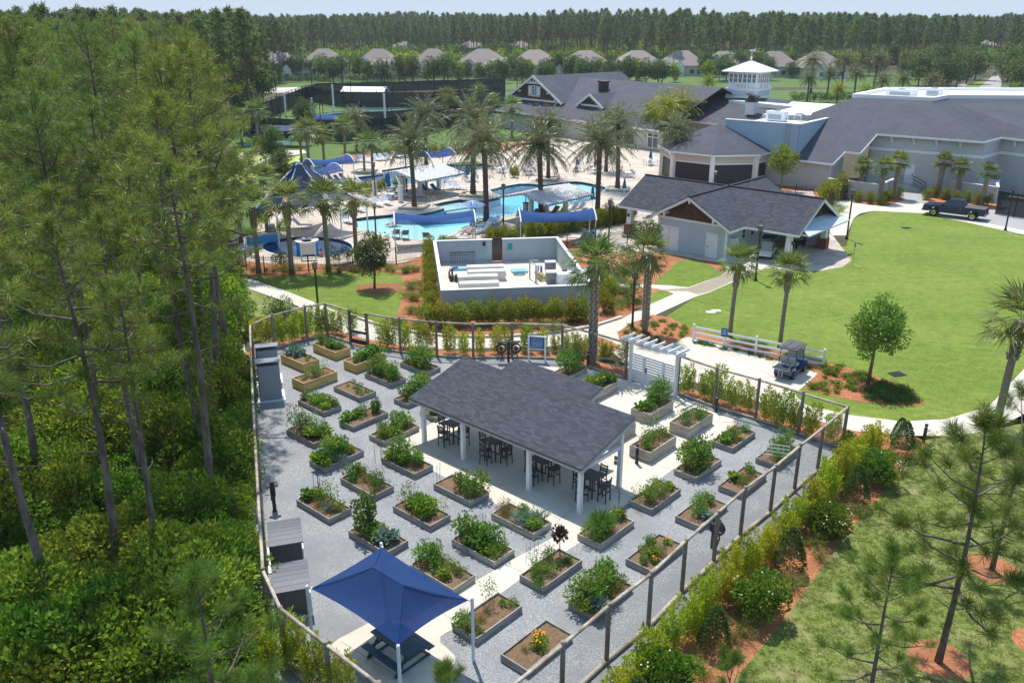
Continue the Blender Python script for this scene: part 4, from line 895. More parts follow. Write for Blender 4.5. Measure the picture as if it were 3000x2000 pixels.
bed('R','f',1905,1326.6,.62,OW,'tall weathered bed with a black bollard at its front corner','tall bed beside the bollard',[('tomato',.25,.5,.75),('bush',.45,.5,.85),('bush',.7,.5,.8),('mint',.9,.4,1.1),('wispy',.75,.92,1.1),('mint',.15,.3,1)])
bed('R','r',1810.7,1117,.62,OW,'tall weathered bed behind the pavilion roof, left of the white gate','tall bed behind the pavilion',[('squash',.85,.5,.9),('tomato',.65,.5,.8),('squash',.5,.5,1),('bush',.3,.5,.9),('leafy',.9,.3,1)])
bed('R','r',1722,1078,.3,OW,'low weathered bed with a huge bush near the garden rules sign','bed near the rules sign',[('bush',.6,.5,1.7),('tomato',.4,.5,1.5),('bush',.8,.5,1.3)])
bed('R','r',1863.2,1239,.62,OW,'tall weathered bed half hidden by the pavilion right roof edge','tall bed half under the roof edge',[('mint',.3,.5,1),('leafy',.6,.5,1)])
bed('R','f',1195,1184.5,.3,GW,'low grey bed crowded against the pavilion left corner','bed at the pavilion left corner',[('tomato',.2,.5,.9),('tomato',.45,.5,1.3),('bush',.6,.6,1.3),('tomato',.8,.6,1.2),('mint',.15,.25,.9)])
bed('L','f',1144,1124.5,.3,GW,'low grey bed of tall yellow-green tomatoes below the beds of new wood','bed of yellow-green tomatoes',[('tomato',.5,.9,1.2),('tomato',.6,.7,1.2),('bush',.4,.5,1.1),('tomato',.6,.35,1.2),('tomato',.4,.15,1.0),('dry',.7,.15,.9)])
bed('L','f',1248.5,1091.4,.3,GW,'low grey bed with tall staked mass below the back fence','bed with the tall staked mass',[('tomato',.5,.6,1.5),('bush',.6,.4,1.5),('tomato',.4,.3,1.4),('bush',.5,.8,1.1),('mint',.3,.9,1),('mint',.4,.1,1)])
bed('R','f',1275,1223,.3,GW,'low grey bed peeping out beside the pavilion left post','bed beside the left post',[('leafy',.2,.5,1.2),('leafy',.5,.5,1.2),('mint',.75,.5,1.2),('leafy',.35,.3,1)])
# stakes, cage and trellis
def stake(px, py, zt, label, n=2):
    c = P(px, py, .3); t = MB()
    for i in range(n):q=c+Vector((rnd.uniform(-.2,.2),rnd.uniform(-.2,.2),0));t.tube([(q.x-c.x,q.y-c.y,-.1),(q.x-c.x+rnd.uniform(-.04,.04),q.y-c.y,zt)],.012,5)
    t.build('garden_stake', M['stake'], None, label=label, cat='stakes', loc=c)
stake(1288,1410,.95,'pair of thin dark stakes in the half-planted bed by the patio');stake(1800,1490,1.1,'pair of dark stakes beside the rosemary bed',2)
stake(930,1450,1.1,'thin stakes standing in the bed facing the dark sheds',4);stake(1280,1650,.9,'thin stakes standing behind the blue canopy',3);stake(1205,1500,1.0,'three stakes in the bright lettuce bed',3)
stake(1420,1560,.9,'thin stakes among the large-leaved plants by the path',4);stake(1250,1060,1.3,'thin stakes in the tall mass below the back fence',3);stake(1110,1350,.9,'thin stakes in the yellowing tomato bed',3)
def lattice(w, d, h, nx, nz):
    m = MB()
    for s in (0, d):
        for i in range(nx + 1): m.tube([(w * i / nx, s, 0), (w * i / nx, s, h)], .012, 4)
        for k in range(1, nz + 1): m.tube([(0, s, h * k / nz), (w, s, h * k / nz)], .010, 4)
    for i in (0, nx):
        for k in range(1, nz + 1): m.tube([(w * i / nx, 0, h * k / nz), (w * i / nx, d, h * k / nz)], .010, 4)
    return m
lattice(.75,.55,.95,3,3).build('plant_cage',M['galvanised'],None,label='square galvanised wire cage over plants near the purple kale',cat='plant cage',loc=P(1572,1668,.3)).rotation_euler=(0,0,BRZ)
lattice(1.3,.03,1.0,5,4).build('trellis',M['white_vinyl'],None,label='white wire trellis leaning over the far right corner bed',cat='trellis',loc=P(2228,1338,.3)).rotation_euler=(R(18),0,BRZ-1.2)

# ------------------------------------------------------------------ pavilion
ER,EL=P(1702,1375,2.38),P(1197,1165,2.38);pa=(ER-EL).normalized();pdv=Vector((-pa.y,pa.x,0));LEN=(ER-EL).length
lo, hi = 2.4, 6.0
for _ in range(40):
    z = (lo + hi) / 2; q = P(1860, 1222, z)
    if (q - ER).dot(pa) < 0: lo = z
    else: hi = z
RZ = lo; RD = (P(1860, 1222, RZ) - ER).dot(pdv); SLP = (RZ - 2.38) / RD
def onroof(px, py):
    a, b = 2.0, 7.0
    for _ in range(50):
        z = (a + b) / 2; q = P(px, py, z)
        if z < 2.38 + SLP * (q - ER).dot(pdv): a = z
        else: b = z
    q = P(px, py, a); return (q - EL).dot(pa), (q - EL).dot(pdv)
def R3(s, t, dz=0.0): return EL + pa * s + pdv * t + Vector((0, 0, SLP * t + dz))
s_a,t_a=onroof(1471,1082);s_b,t_b=onroof(1766,1134);s_c,t_c=onroof(1522,1053);s_l,t_l=onroof(1355,1048)
print('pavilion', LEN, RZ, RD, SLP, (s_a, t_a), (s_b, t_b), (s_c, t_c), (s_l, t_l))
sA, sB, tT = s_a, s_b, max(t_b, t_c)
pv=thing('pavilion','open garden pavilion with dark shingle roof on white posts','pavilion',(EL.x,EL.y,0));o0=Vector((EL.x,EL.y,0))
outl = [R3(0, 0), R3(LEN, 0), R3(LEN, RD), R3(sB, RD), R3(sB, tT), R3(sA, tT), R3(sA, RD), R3(0, RD)]
m=MB();m.slab([R3(0,0)-o0,R3(LEN,0)-o0,R3(LEN,RD)-o0,R3(0,RD)-o0],.11);m.slab([R3(sA,RD+.002)-o0,R3(sB,RD+.002)-o0,R3(sB,tT)-o0,R3(sA,tT)-o0],.11);m.build('roof',M['shingle_base'],pv)
rf = pv
shingles(pv, [p - o0 for p in outl], pa, nparts=300)
fa = MB()
for a_, b_ in (((0, -.012), (LEN, -.012)),): fa.beam(R3(*a_, -.10) - o0, R3(*b_, -.10) - o0, .03, .16)
for a_,b_ in(((LEN+.017,0),(LEN+.017,RD)),((-.017,0),(-.017,RD)),((sB+.017,RD),(sB+.017,tT)),((sA-.017,RD),(sA-.017,tT))):fa.beam(R3(*a_,-.15)-o0,R3(*b_,-.15)-o0,.03,.24)
fa.build('fascia', M['beam_grey'], pv)
ed=MB();ed.beam(R3(-.03,-.03,-.02)-o0,R3(LEN+.03,-.03,-.02)-o0,.05,.05);ed.beam(R3(LEN+.04,0,-.01)-o0,R3(LEN+.04,RD,-.01)-o0,.04,.05);ed.beam(R3(sB+.04,RD,-.01)-o0,R3(sB+.04,tT,-.01)-o0,.04,.05);ed.build('drip_edge',M['dark_trim'],pv)
def ppost(w, zt):
    q=MB();w=Vector((w.x,w.y,0))-o0;q.box((w.x,w.y,zt/2),(.19,.19,zt),math.atan2(pa.y,pa.x));q.build('post',M['white_paint'],pv)
fp = [P(1244, 1296), P(1358, 1346), P(1549, 1434), P(1698, 1502)]
for w in fp: w_t = (w - EL).dot(pdv); ppost(w, 2.38 + SLP * w_t - .12)
bs = [(p - EL).dot(pa) for p in fp]; tb = (P(1808, 1425) - EL).dot(pdv); tf = (fp[3] - EL).dot(pdv)
for s_ in bs: w = EL + pa * s_ + pdv * tb; ppost(w, 2.38 + SLP * tb - .12)
for s_ in (sA + .35, sB - .35): w = EL + pa * s_ + pdv * (tT - .4); ppost(w, 2.38 + SLP * (tT - .4) - .12)
bm = MB()
for t_ in (tf, tb): bm.beam(R3(.1, t_, -.24) - o0, R3(LEN - .1, t_, -.24) - o0, .14, .2)
for s_ in bs: a_ = R3(s_, tf, -.3); b_ = R3(s_, tb, 0); b_.z = a_.z; bm.beam(a_ - o0, b_ - o0, .12, .18)
bm.beam(R3(sA+.2,tT-.4,-.24)-o0,R3(sB-.2,tT-.4,-.24)-o0,.14,.2);bm.build('beam',M['white_paint'],pv)
for t_ in np.arange(.6, LEN, .8):
    q=MB();q.beam(R3(t_,.05,-.16)-o0,R3(t_,RD-.02,-.16)-o0,.05,.1);q.build('rafter',M['beam_grey'],pv)
eb = MB(); w = P(1808, 1425) - o0
for z in (1.55, 1.3): eb.box((w.x - .13, w.y - .05, z), (.08, .14, .18), .8)
eb.build('electrical_box', M['pipe_grey'], pv)
# bar tables and chairs under it
def bar_chair():
    m = {}
    q = MB(); q.box((0, 0, .76), (.46, .44, .04)); m['seat'] = q
    for x in (-.19, .19):
        for y, zt in ((-.18, .75), (.19, 1.22)):
            q = MB(); q.beam((x * 1.12, y * 1.1, 0), (x, y, .75), .05);
            if zt > 1: q.beam((x, y, .75), (x, y + .07, zt), .045)
            m['leg%d%d' % (x > 0, y > 0)] = q
    for i,z in enumerate((.90,1.02,1.14)):q=MB();q.box((0,.21+(z-.75)*.14,z),(.38,.025,.075));m['slat%d'%i]=q
    q = MB()
    for z in(.3,):q.box((0,-.19,z),(.40,.035,.04));q.box((-.205,0,z+.12),(.035,.4,.04));q.box((.205,0,z+.12),(.035,.4,.04));q.box((0,.2,z+.2),(.4,.035,.04))
    m['stretcher'] = q
    return[(k.rstrip('0123456789')if k.startswith(('leg','slat'))else k,v.mesh(k.rstrip('0123456789'),M['dark_furniture']))for k,v in m.items()]
CHAIR = bar_chair()
def bar_table():
    out = []
    for i in range(6):q=MB();q.box((-.45+.075+i*.152,0,1.045),(.142,.92,.035));out.append(('slat',q.mesh('slat',M['dark_furniture'])))
    for x in (-.2, .2):
        for y in(-.2,.2):q=MB();q.beam((x*1.3,y*1.3,0),(x,y,1.02),.07);out.append(('leg',q.mesh('leg',M['dark_furniture'])))
    q=MB();q.box((0,0,1.0),(.8,.1,.05));q.box((0,0,1.0),(.1,.8,.046));q.box((0,0,.3),(.5,.06,.06));out.append(('apron',q.mesh('apron',M['dark_furniture'])))
    return out
TABLE = bar_table(); prz = math.atan2(pa.y, pa.x)
for i, (x, y) in enumerate(((1328, 1238), (1451, 1288), (1588, 1342), (1733, 1392))):
    c=P(x,y,1.05);c.z=CG;wh=('leftmost','second from the left','third from the left','rightmost')[i]
    inst('bar_table','dark slatted bar table, %s under the pavilion'%wh,'table','bar tables under the pavilion',TABLE,c,prz)
    for k,(dx,dy,nm)in enumerate(((0,.72,'far'),(-.74,0.05,'left'),(0.02,-.72,'near'),(.74,0,'right'))):
        w = c + pa * dx + pdv * dy; face = math.atan2((-pa * dx - pdv * dy).y, (-pa * dx - pdv * dy).x)
        inst('bar_chair','dark ladder-back bar chair on the %s side of the %s bar table'%(nm,wh),'chair','bar chairs under the pavilion',CHAIR,w,face+math.pi/2+rnd.uniform(-.12,.12))

# ------------------------------------------------------------------ sheds, reels, canopy, picnic table
ldir=(Vector(W_left[4])-Vector(W_left[0])).normalized();srz=math.atan2(-ldir.y,-ldir.x)+math.pi/2     # local -y looks at the camera
def tall_shed(c, label, boards=True):
    t = thing('storage_shed', label, 'shed', c, srz, 'grey storage sheds'); w, d, h = 1.22, 1.3, 2.15
    q = MB(); q.box((0, 0, h / 2 + .08), (w - .04, d - .04, h - .1)); q.build('body', M['shed_grey'], t)
    for i in range(14):q=MB();q.box((0,-d/2+.005,.16+i*.145),(w,.03,.135),m=Matrix.Rotation(R(3),3,'X'));q.build('board',M['shed_grey'],t)
    q=MB();q.slab([(-w/2-.06,-d/2-.08,h+.02),(w/2+.06,-d/2-.08,h+.02),(w/2+.06,d/2+.05,h+.30),(-w/2-.06,d/2+.05,h+.30)],.05);q.build('roof',M['shed_roof'],t)
    q=MB();q.box((w/2+.02,0,1.1),(.04,d*.9,1.9));q.build('door',M['shed_grey'],t);q=MB();q.box((w/2+.06,-.3,1.1),(.04,.05,.2));q.build('handle',M['black_metal'],t)
    q = MB(); q.box((0, 0, .04), (w + .3, d + .3, .08)); q.build('base', M['white_paint'], t)
tall_shed(P(797,1176)-Vector((ldir.x,ldir.y,0))*.68,'grey clapboard storage shed, nearer of two by the left fence');q=P(781,1027,2.17);tall_shed(Vector((q.x,q.y,0))+Vector((ldir.x,ldir.y,0))*-.6,'grey storage shed standing behind its twin at the back')
def low_shed(c, label):
    t = thing('storage_box', label, 'storage box', c, srz, 'dark storage boxes'); w, d, h = 1.2, 1.75, 1.18
    q = MB(); q.box((0, 0, h / 2 + .04), (w, d, h)); q.build('body', M['shed_dark'], t)
    for i in range(3):q=MB();q.box((-.4+i*.4,-d/2-.008,h/2+.04),(.36,.02,h-.12));q.build('panel',M['shed_dark'],t)
    n = 7
    for i in range(n):                                       # curved lid in ribs
        y0,y1=-d/2-.06+(d+.12)*i/n,-d/2-.06+(d+.12)*(i+1)/n-.012;f=lambda y:h+.06+.13*(1-(y/(d/2+.06))**2)
        q=MB();q.slab([(-w/2-.07,y0,f(y0)),(w/2+.07,y0,f(y0)),(w/2+.07,y1,f(y1)),(-w/2-.07,y1,f(y1))],.06);q.build('lid_rib',M['shed_lid'],t)
    q=MB();q.box((w/2+.03,0,h/2+.04),(.05,d*.96,h*.96));q.build('door',M['shed_dark'],t);q=MB();q.box((w/2+.08,.1,.85),(.05,.08,.16));q.build('latch',M['black_metal'],t)
    q = MB(); q.box((.05, 0, .02), (w + .25, d + .12, .05)); q.build('base', M['white_paint'], t)
q=P(856,1731,1.24);low_shed(Vector((q.x,q.y,.02))+Vector((ldir.x,ldir.y,0))*-.93,'dark ribbed-lid storage box nearest the blue canopy')
q=P(838,1595,1.24);low_shed(Vector((q.x,q.y,.02))+Vector((ldir.x,ldir.y,0))*-.93,'dark ribbed-lid storage box below the left hose reel')
def ring_mb(R0, r, w, n=18, axis='x', c=(0, 0, 0)):
    m = MB()
    for k in range(3):
        pts = []
        for i in range(n + 1):
            a=2*math.pi*i/n;p=(w*(k-1),R0*math.cos(a),R0*math.sin(a))if axis=='x' else(R0*math.cos(a),w*(k-1),R0*math.sin(a));pts.append(Vector(p)+Vector(c))
        m.tube(pts, r, 5, False)
    return m
def hose_reel(c, rz, label, n=1):
    t=thing('hose_reel',label,'hose reel',c,rz,'hose reels on the garden fence');q=MB();q.box((0,.12,.75),(.16,.05,1.5));q.box((0,.02,1.25),(.5*n,.2,.06));q.build('bracket',M['black_plastic'],t)
    for i in range(n):
        x=(i-(n-1)/2)*.95;ring_mb(.30,.045,.07,axis='y' if n>1 else 'x',c=(x,-.05,1.0)).build('hose_coil',M['black_plastic'],t)
        q=MB();q.tube([(x,-.25,1.0),(x,.1,1.0)],.12,10);q.build('drum',M['black_plastic'],t);q=MB();q.tube([(x-.05,-.1,.95),(x+.1,-.15,.5),(x-.06,-.12,.12)],.04,6);q.build('hose',M['black_plastic'],t)
    if n > 1: q = MB(); q.box((0, 0, 1.42), (1.5, .2, .08)); q.build('crossbar', M['black_plastic'], t)
q=P(790,1512);hose_reel(Vector((q.x+.1,q.y+.5,.02)),srz,'black hose reel on the left fence above the dark boxes')
q = P(1490, 1062); hose_reel(q, 0.05, 'black double hose reel standing at the back fence', 2)
q=P(2092,1606);hose_reel(Vector((q.x,q.y,.02)),BRZ,'black hose reel hanging inside the right front fence')
def sag(a, b, c, n, k):
    """edge from a to b bowed towards c"""
    out = []
    for i in range(n + 1):
        t = i / n; p = a.lerp(b, t); out.append(p.lerp(c, k * 4 * t * (1 - t)))
    return out
cn = P(910, 1723, 2.5), P(1165, 1890, 2.5), P(1373, 1757, 2.5), P(1118, 1602, 2.5); cc = sum(cn, Vector()) / 4
r1, r2 = P(1094, 1661, 3.55), P(1180, 1713, 3.55)
cy=thing('shade_canopy','navy blue hip-shaped shade canopy over the picnic table','canopy',(cc.x,cc.y,0));b0=Vector((cc.x,cc.y,0))
def panel(e0, e1, ra, rb, cen, n=10, k=.07):
    ed = sag(e0, e1, cen, n, k); top = [ra.lerp(rb, i / n) for i in range(n + 1)]; m = MB(); mm = 6
    for j in range(mm + 1):
        for i in range(n + 1):
            t=j/mm;p=ed[i].lerp(top[i],t);p=p-Vector((0,0,.16*t*(1-t)*4*(.3+.7*(1-abs(2*i/n-1)))));m.v.append(p-b0)
    for j in range(mm):
        for i in range(n): a_ = j * (n + 1) + i; m.f.append((a_, a_ + 1, a_ + n + 2, a_ + n + 1))
    return m
low = lambda p: Vector((p.x, p.y, p.z - .25))
for args in ((cn[0], cn[1], r1, r2), (cn[1], cn[2], r2, r2), (cn[2], cn[3], r2, r1), (cn[3], cn[0], r1, r1)):
    o = panel(*args, low((args[2] + args[3]) / 2)).build('fabric_panel', M['navy_fabric'], cy, smooth=True)
for a_, b_ in ((cn[0], r1), (cn[3], r1), (cn[1], r2), (cn[2], r2), (r1, r2)):
    q = MB(); q.tube([a_ - b0, b_ - b0], .012, 5); q.build('seam', M['sail_fabric'], cy)
for i, p in enumerate(cn):
    f=Vector((p.x,p.y,0))+(Vector((p.x,p.y,0))-b0).normalized()*.12;q=MB();q.tube([f-b0,Vector((f.x,f.y,2.55))-b0],.06,10);q.build('pole',M['cool_white'],cy)
    q=MB();q.ball(Vector((f.x,f.y,2.58))-b0,.06,8,5);q.ball(p-b0+Vector((.03,0,0)),.045,8,5);q.build('pole_cap',M['white_vinyl'],cy)
c=P(1165,1872,.75);c.z=CG;pt=thing('picnic_table','dark blue picnic table with two benches in canopy shade','picnic table',c,math.atan2(AX.y,AX.x))
for i in range(6):q=MB();q.box((0,-.33+i*.132,.75),(1.95,.122,.04));q.build('top_board',M['blue_furniture'],pt)
for sgn in (-1, 1):
    for j in(0,1):q=MB();q.box((0,sgn*(.64+.145*j),.44),(1.85,.135,.04));q.build('bench_board',M['blue_furniture'],pt)
    x=sgn*.72;q=MB();q.beam((x,-.78,0),(x,-.15,.72),.06,.09);q.beam((x,.78,0),(x,.15,.72),.06,.09);q.box((x,0,.40),(.06,1.5,.08));q.box((x,0,.71),(.06,.75,.06));q.box((x,0,.05),(.06,1.56,.06));q.build('leg_frame',M['blue_furniture'],pt)
# bollard lights
BOL = [('shaft', None), ('head', None)]
q=MB();q.tube([(0,0,0),(0,0,.86)],.085,12);q.tube([(0,0,.98),(0,0,1.06)],.088,12);s1=q.mesh('shaft',M['dark_trim'],True);q=MB();q.tube([(0,0,.86),(0,0,.98)],.075,12);s2=q.mesh('light_head',M['galvanised'],True)
for(x,y,lb)in((1865,1357,'beside the tall bed right of the pavilion'),(2097,1206,'just inside the fence right of the white gate'),(1722,1076,'between the fence palm and the pavilion'),(2266,1213,'among the shrubs outside the right fence'),(2705,1296,'alone at the edge of the curving path')):
    inst('bollard_light','dark round bollard light standing '+lb,'bollard','bollard lights round the garden',[('shaft',s1),('light_head',s2)],P(x,y,.02))
# rules sign
a_,b_=P(1549,1056),P(1597,1060);c=(a_+b_)/2;w=(b_-a_).length;sg=thing('garden_sign','blue community garden rules sign on white posts','sign',c,math.atan2((b_-a_).y,(b_-a_).x))
for x in(-w/2,w/2):q=MB();q.box((x,0,.85),(.1,.1,1.7));q.box((x,0,1.72),(.13,.13,.04));q.build('post',M['white_vinyl'],sg)
q = MB(); q.box((0, 0, 1.28), (w - .1, .05, .8)); q.build('panel', M['sign_blue'], sg)
q=MB();q.box((0,-.01,1.71),(w-.1,.07,.06));q.box((0,-.01,.86),(w-.1,.07,.05));q.build('frame',M['white_vinyl'],sg)
def text(s, parent, loc, size, m, rot=(math.pi / 2, 0, 0), align='CENTER', name='lettering', sx=1.0):
    c=bpy.data.curves.new(name,'FONT');c.body=s;c.size=size;c.align_x=align;c.align_y='CENTER';c.extrude=.002;c.resolution_u=2;c.materials.append(m)
    o=bpy.data.objects.new(name,c);COL.objects.link(o);me=bpy.data.meshes.new_from_object(o.evaluated_get(bpy.context.evaluated_depsgraph_get()));bpy.data.objects.remove(o);o=link(name,me,parent,kind='stuff');o.location=loc;o.rotation_euler=rot;o.scale=(sx,1,1);return o
text('COMMUNITY',sg,(0,-.035,1.58),.13,M['sign_print']);text('GARDEN RULES',sg,(0,-.035,1.46),.12,M['sign_print'],sx=.9)
for i in range(8):q=MB();q.box((0 if i<6 else-.06,-.029,1.36-i*.055),(w*(.74-.06*(i%3)),.006,.018));q.build('print_line',M['sign_print'],sg)
# pergola with slatted gate
a_,b_=P(1845,1117),P(1977,1162);w=(b_-a_).length;pg=thing('pergola_gate','white pergola with slatted gate at the garden entrance','pergola',a_,math.atan2((b_-a_).y,(b_-a_).x))
for x in (0, w): q = MB(); q.box((x, 0, 1.4), (.17, .17, 2.8)); q.build('post', M['cool_white'], pg)
for y in(-.11,.11):q=MB();q.box((w/2,y,2.72),(w+.95,.045,.22));q.build('beam',M['cool_white'],pg)
for i in range(8):q=MB();q.box((-.3+(w+.6)*i/7,0,2.87),(.06,1.35,.15));q.build('rafter',M['white_paint'],pg)
xs = [.1, w * .30, w * .72, w - .1]
for x in(w*.30,w*.72):q=MB();q.box((x,0,.95),(.13,.13,1.9));q.build('gate_post',M['cool_white'],pg)
for k in range(3):
    for i in range(11):q=MB();q.box(((xs[k]+xs[k+1])/2,0,.2+i*.165),(xs[k+1]-xs[k]-.14,.03,.12));q.build('slat',M['cool_white'],pg)
q = MB(); q.box((w * .36, -.05, 1.05), (.06, .07, .3)); q.build('gate_handle', M['black_metal'], pg)
# low racks outside the fence
def rack(a_, b_, label):
    a_,b_=P(*a_),P(*b_);L=(b_-a_).length;t=thing('bike_rack',label,'bike rack',a_+Vector((0,0,.02)),math.atan2((b_-a_).y,(b_-a_).x),'low bike racks outside the garden')
    q=MB();q.box((L/2,0,.85),(L,.04,.04));q.box((L/2,0,.15),(L,.04,.04));q.build('rail',M['black_metal'],t);n=int(L/.14)
    for i in range(n+1):q=MB();q.tube([(L*i/n,0,.0),(L*i/n,0,.9)],.014,4);q.build('bar',M['black_metal'],t)
rack((2045,1135),(2128,1170),'low black bike rack behind the shrubs right of the pergola');rack((1796,1050),(1832,1066),'low black bike rack left of the pergola')
# shrubs outside the fence
POD=[column_mesh('podocarpus%d'%i,M['podo_leaves'],200+i,2.0,.85,1150,.15,.055,6)for i in range(4)]
PODB=[column_mesh('podocarpus_thick%d'%i,M['podo_leaves'],210+i,1.9,.78,1700,.13,.045,7)for i in range(4)]
def shrub(px, py, top, label, ms, group, name='columnar_shrub', wz=.02, scx=1.0):
    c=P(px,py,wz);s=hgt(c,top)/2.0;link(name,ms[rnd.randrange(len(ms))],None,None,label,'shrub',group,c,rnd.random()*6.28,(s*scx,s*scx,s))
rr=((2012,1157,1062),(2062,1172,1085),(2095,1185,1070),(2147,1203,1105),(2188,1210,1118),(2243,1240,1135),(2288,1255,1140),(2328,1265,1170),(2372,1285,1180),(2432,1300,1200))
for i,(x,y,t)in enumerate(rr):shrub(x,y-4,t,nth(i+1)+' slender shrub along the right fence counting from the pergola',POD,'slender shrubs outside the right fence')
bb=((1829,1062,990),(1782,1056,1000),(1765,1054,995),(1715,1046,985),(1689,1044,972),(1658,1032,975),(1627,1034,978),(1589,1034,960),(1541,1034,955),(1492,1034,960),(1454,1040,952),(1405,1044,965),(1360,1044,968),(1314,1040,948),(1261,1020,945),(1231,1018,940),(1188,1022,935),(1147,1022,936),(1120,1017,938))
for i,(x,y,t)in enumerate(bb):shrub(x,y-3,t,nth(i+1)+' slender shrub behind the back fence counting leftwards from the pergola',POD,'slender shrubs outside the back fence')
ll=((1033,976,905),(991,984,905),(968,980,900),(939,984,890),(895,992,900),(864,1006,915),(823,1012,920),(785,1010,915),(752,1002,925),(728,990,930))
for i,(x,y,t)in enumerate(ll):shrub(x,y-4,t,nth(i+1)+' slender shrub behind the grey sheds counting from the black gate',POD,'slender shrubs outside the back corner')
link('rounded_shrub',bush_mesh('citrus',M['holly'],230,(1.3,1.2,1.5),2600,.14,.07,nl=16),None,None,'large dark glossy shrub behind the back corner fence','shrub',None,P(835,962))
fd=(W_front[0]-W_front[-1]).normalized();fn=Vector((fd.y,-fd.x));k=0;Lf=(W_front[0]-W_front[-1]).length
pd_ = [W_front[0] - fd * d + fn * rnd.uniform(1.3, 1.6) for d in np.arange(-.2, Lf + 3, .86)]
for i, q in enumerate(pd_):
    s=rnd.uniform(.85,1.12);link('columnar_shrub',PODB[rnd.randrange(4)],None,None,nth(i+1)+' yellow-green hedge shrub along the front fence counting from the far corner','shrub','yellow-green hedge shrubs along the front fence',(q.x,q.y,.02),rnd.random()*6.28,(s*1.05,s*1.05,s*rnd.uniform(.85,1.2)))
GAR=[bush_mesh('gardenia%d'%i,M['gardenia'],240+i,(1.06,1.05,.98),5200,.12,.075,nl=30,lump=.40,shell=.75)for i in range(2)]
fl = MB()
for i in range(14):
    e = runit(rng, 1)[0]; e[2] = abs(e[2]); fl.ball((e[0] * 1.05, e[1] * 1.02, .95 + e[2] * .85), .035, 5, 3)
GFL = fl.mesh('blossoms', M['flower_white'])
for i,(x,y,s,nm)in enumerate(((1945,2030,1.0,'rounded gardenia bush nearest the camera'),(2212,1800,1.02,'rounded gardenia bush second from the camera'),(2420,1575,.95,'rounded gardenia bush in the middle of the mulch strip'),(2572,1420,.95,'rounded gardenia bush fourth from the camera'),(2490,1345,.8,'rounded bush close to the hedge at the far end'),(1700,2180,1,'rounded gardenia bush below the frame edge'))):
    inst('gardenia_bush',nm+' beside the shrub hedge','bush','rounded gardenia bushes in the mulch strip',[('leaves',GAR[i%2]),('blossoms',GFL)],P(x,y,.02),i*1.3,s)
HOL = []
for i in range(2):
    lv=Leaves(260+i);n=2600;u=lv.r.uniform(0,1,n)**.8;a=lv.r.uniform(0,6.28,n);rad=.62*(1-u)**.55*np.sqrt(lv.r.uniform(.55,1.1,n))*np.minimum(1,.55+u*4);o_=np.stack([np.cos(a),np.sin(a),np.full(n,.35)],1)
    lv.add(np.stack([rad*np.cos(a),rad*np.sin(a),u*1.75+.08],1),o_+.6*runit(lv.r,n),.085,.05);HOL.append(lv.mesh('holly%d'%i,M['holly']))
for i,(x,y,s,nm)in enumerate(((2090,1905,1.0,'cone-shaped dark holly nearest the camera'),(2310,1672,1.08,'cone-shaped dark holly second from the camera'),(2502,1478,1.08,'cone-shaped dark holly third from the camera'),(2640,1335,1.05,'cone-shaped dark holly nearest the path'),(2632,1300,.8,'smaller cone-shaped holly at the path edge'),(1860,2120,1,'cone-shaped holly below the frame edge'))):
    link('cone_shrub',HOL[i%2],None,None,nm+' in the mulch strip','shrub','cone-shaped hollies in the mulch strip',P(x,y,.02),i*1.1,s)
TUF=[tuft_mesh('grass_tuft%d'%i,M['grass_tuft'],270+i,150,.95,.022,.95,.1,.75)for i in range(3)]
for i,(x,y,s)in enumerate(((2060,1985,.8),(2175,1862,.9),(2320,1722,1),(2385,1600,.9),(2400,1640,.7),(2512,1512,1.0),(2640,1390,.9),(2150,1880,.7),(2372,1590,.6),(2600,1400,.7),(2030,1940,.7))):
    link('grass_clump',TUF[i%3],None,None,'%s arching grass clump in the mulch strip counting from the camera'%nth(i+1),'grass','arching grass clumps in the mulch strip',P(x,y,.02),i,s)
# ------------------------------------------------------------------ pump yard
HY = 2.1
yf0, yf1, yb0, yb1 = P(1297, 850, HY), P(1733, 834, HY), P(1286, 705, HY), P(1650, 696, HY)
yo = Vector((yf0.x, yf0.y, 0)); ya = (yf1 - yf0).normalized(); ya.z = 0
fl3 = lambda p: Vector((p.x, p.y, 0))
yrz=math.atan2(ya.y,ya.x);ybk=Vector((-ya.y,ya.x,0));YW=(yf1-yf0).length;YD=((yb0-yf0).dot(ybk)+(yb1-yf0).dot(ybk))/2
yd = thing('pump_yard', 'roofless blue-grey walled pump yard', 'walled yard', yo, yrz)
gx0, gx1 = 5.05, 6.2
def wall(c, s, nm='wall', m='yard_wall'): q = MB(); q.box(c, s); q.build(nm, M[m], yd)
wall((YW/2,0,HY/2),(YW+.2,.22,HY));wall((0,YD/2,HY/2),(.2,YD-.22,HY-.004));wall((YW,YD/2,HY/2),(.2,YD-.22,HY-.004))
wall((gx0 / 2, YD, HY / 2), (gx0 + .2, .22, HY)); wall(((gx1 + YW) / 2, YD, HY / 2), (YW - gx1 + .2, .22, HY))
for c,s in(((YW/2,0,HY+.02),(YW+.3,.30,.045)),((0,YD/2,HY+.02),(.28,YD-.3,.04)),((YW,YD/2,HY+.02),(.28,YD-.3,.04)),((gx0/2,YD,HY+.02),(gx0+.3,.30,.045)),(((gx1+YW)/2,YD,HY+.02),(YW-gx1+.3,.30,.045))):wall(c,s,'wall_cap','white_paint')
q = MB(); q.box((YW / 2, YD / 2, .03), (YW - .2, YD - .2, .04)); q.build('yard_floor', M['concrete'], yd)
gt=MB();gt.box((gx0+.06,YD,HY/2),(.1,.1,HY));gt.box((gx1-.06,YD,HY/2),(.1,.1,HY));gt.box(((gx0+gx1)/2,YD,HY-.05),(gx1-gx0-.22,.1,.1));gt=gt.build('gate',M['dark_trim'],yd)
for i in range(24):q=MB();q.box(((gx0+gx1)/2,YD,.16+i*.09),(gx1-gx0-.24,.05,.075));q.build('gate_slat',M['rust_slat'],gt)
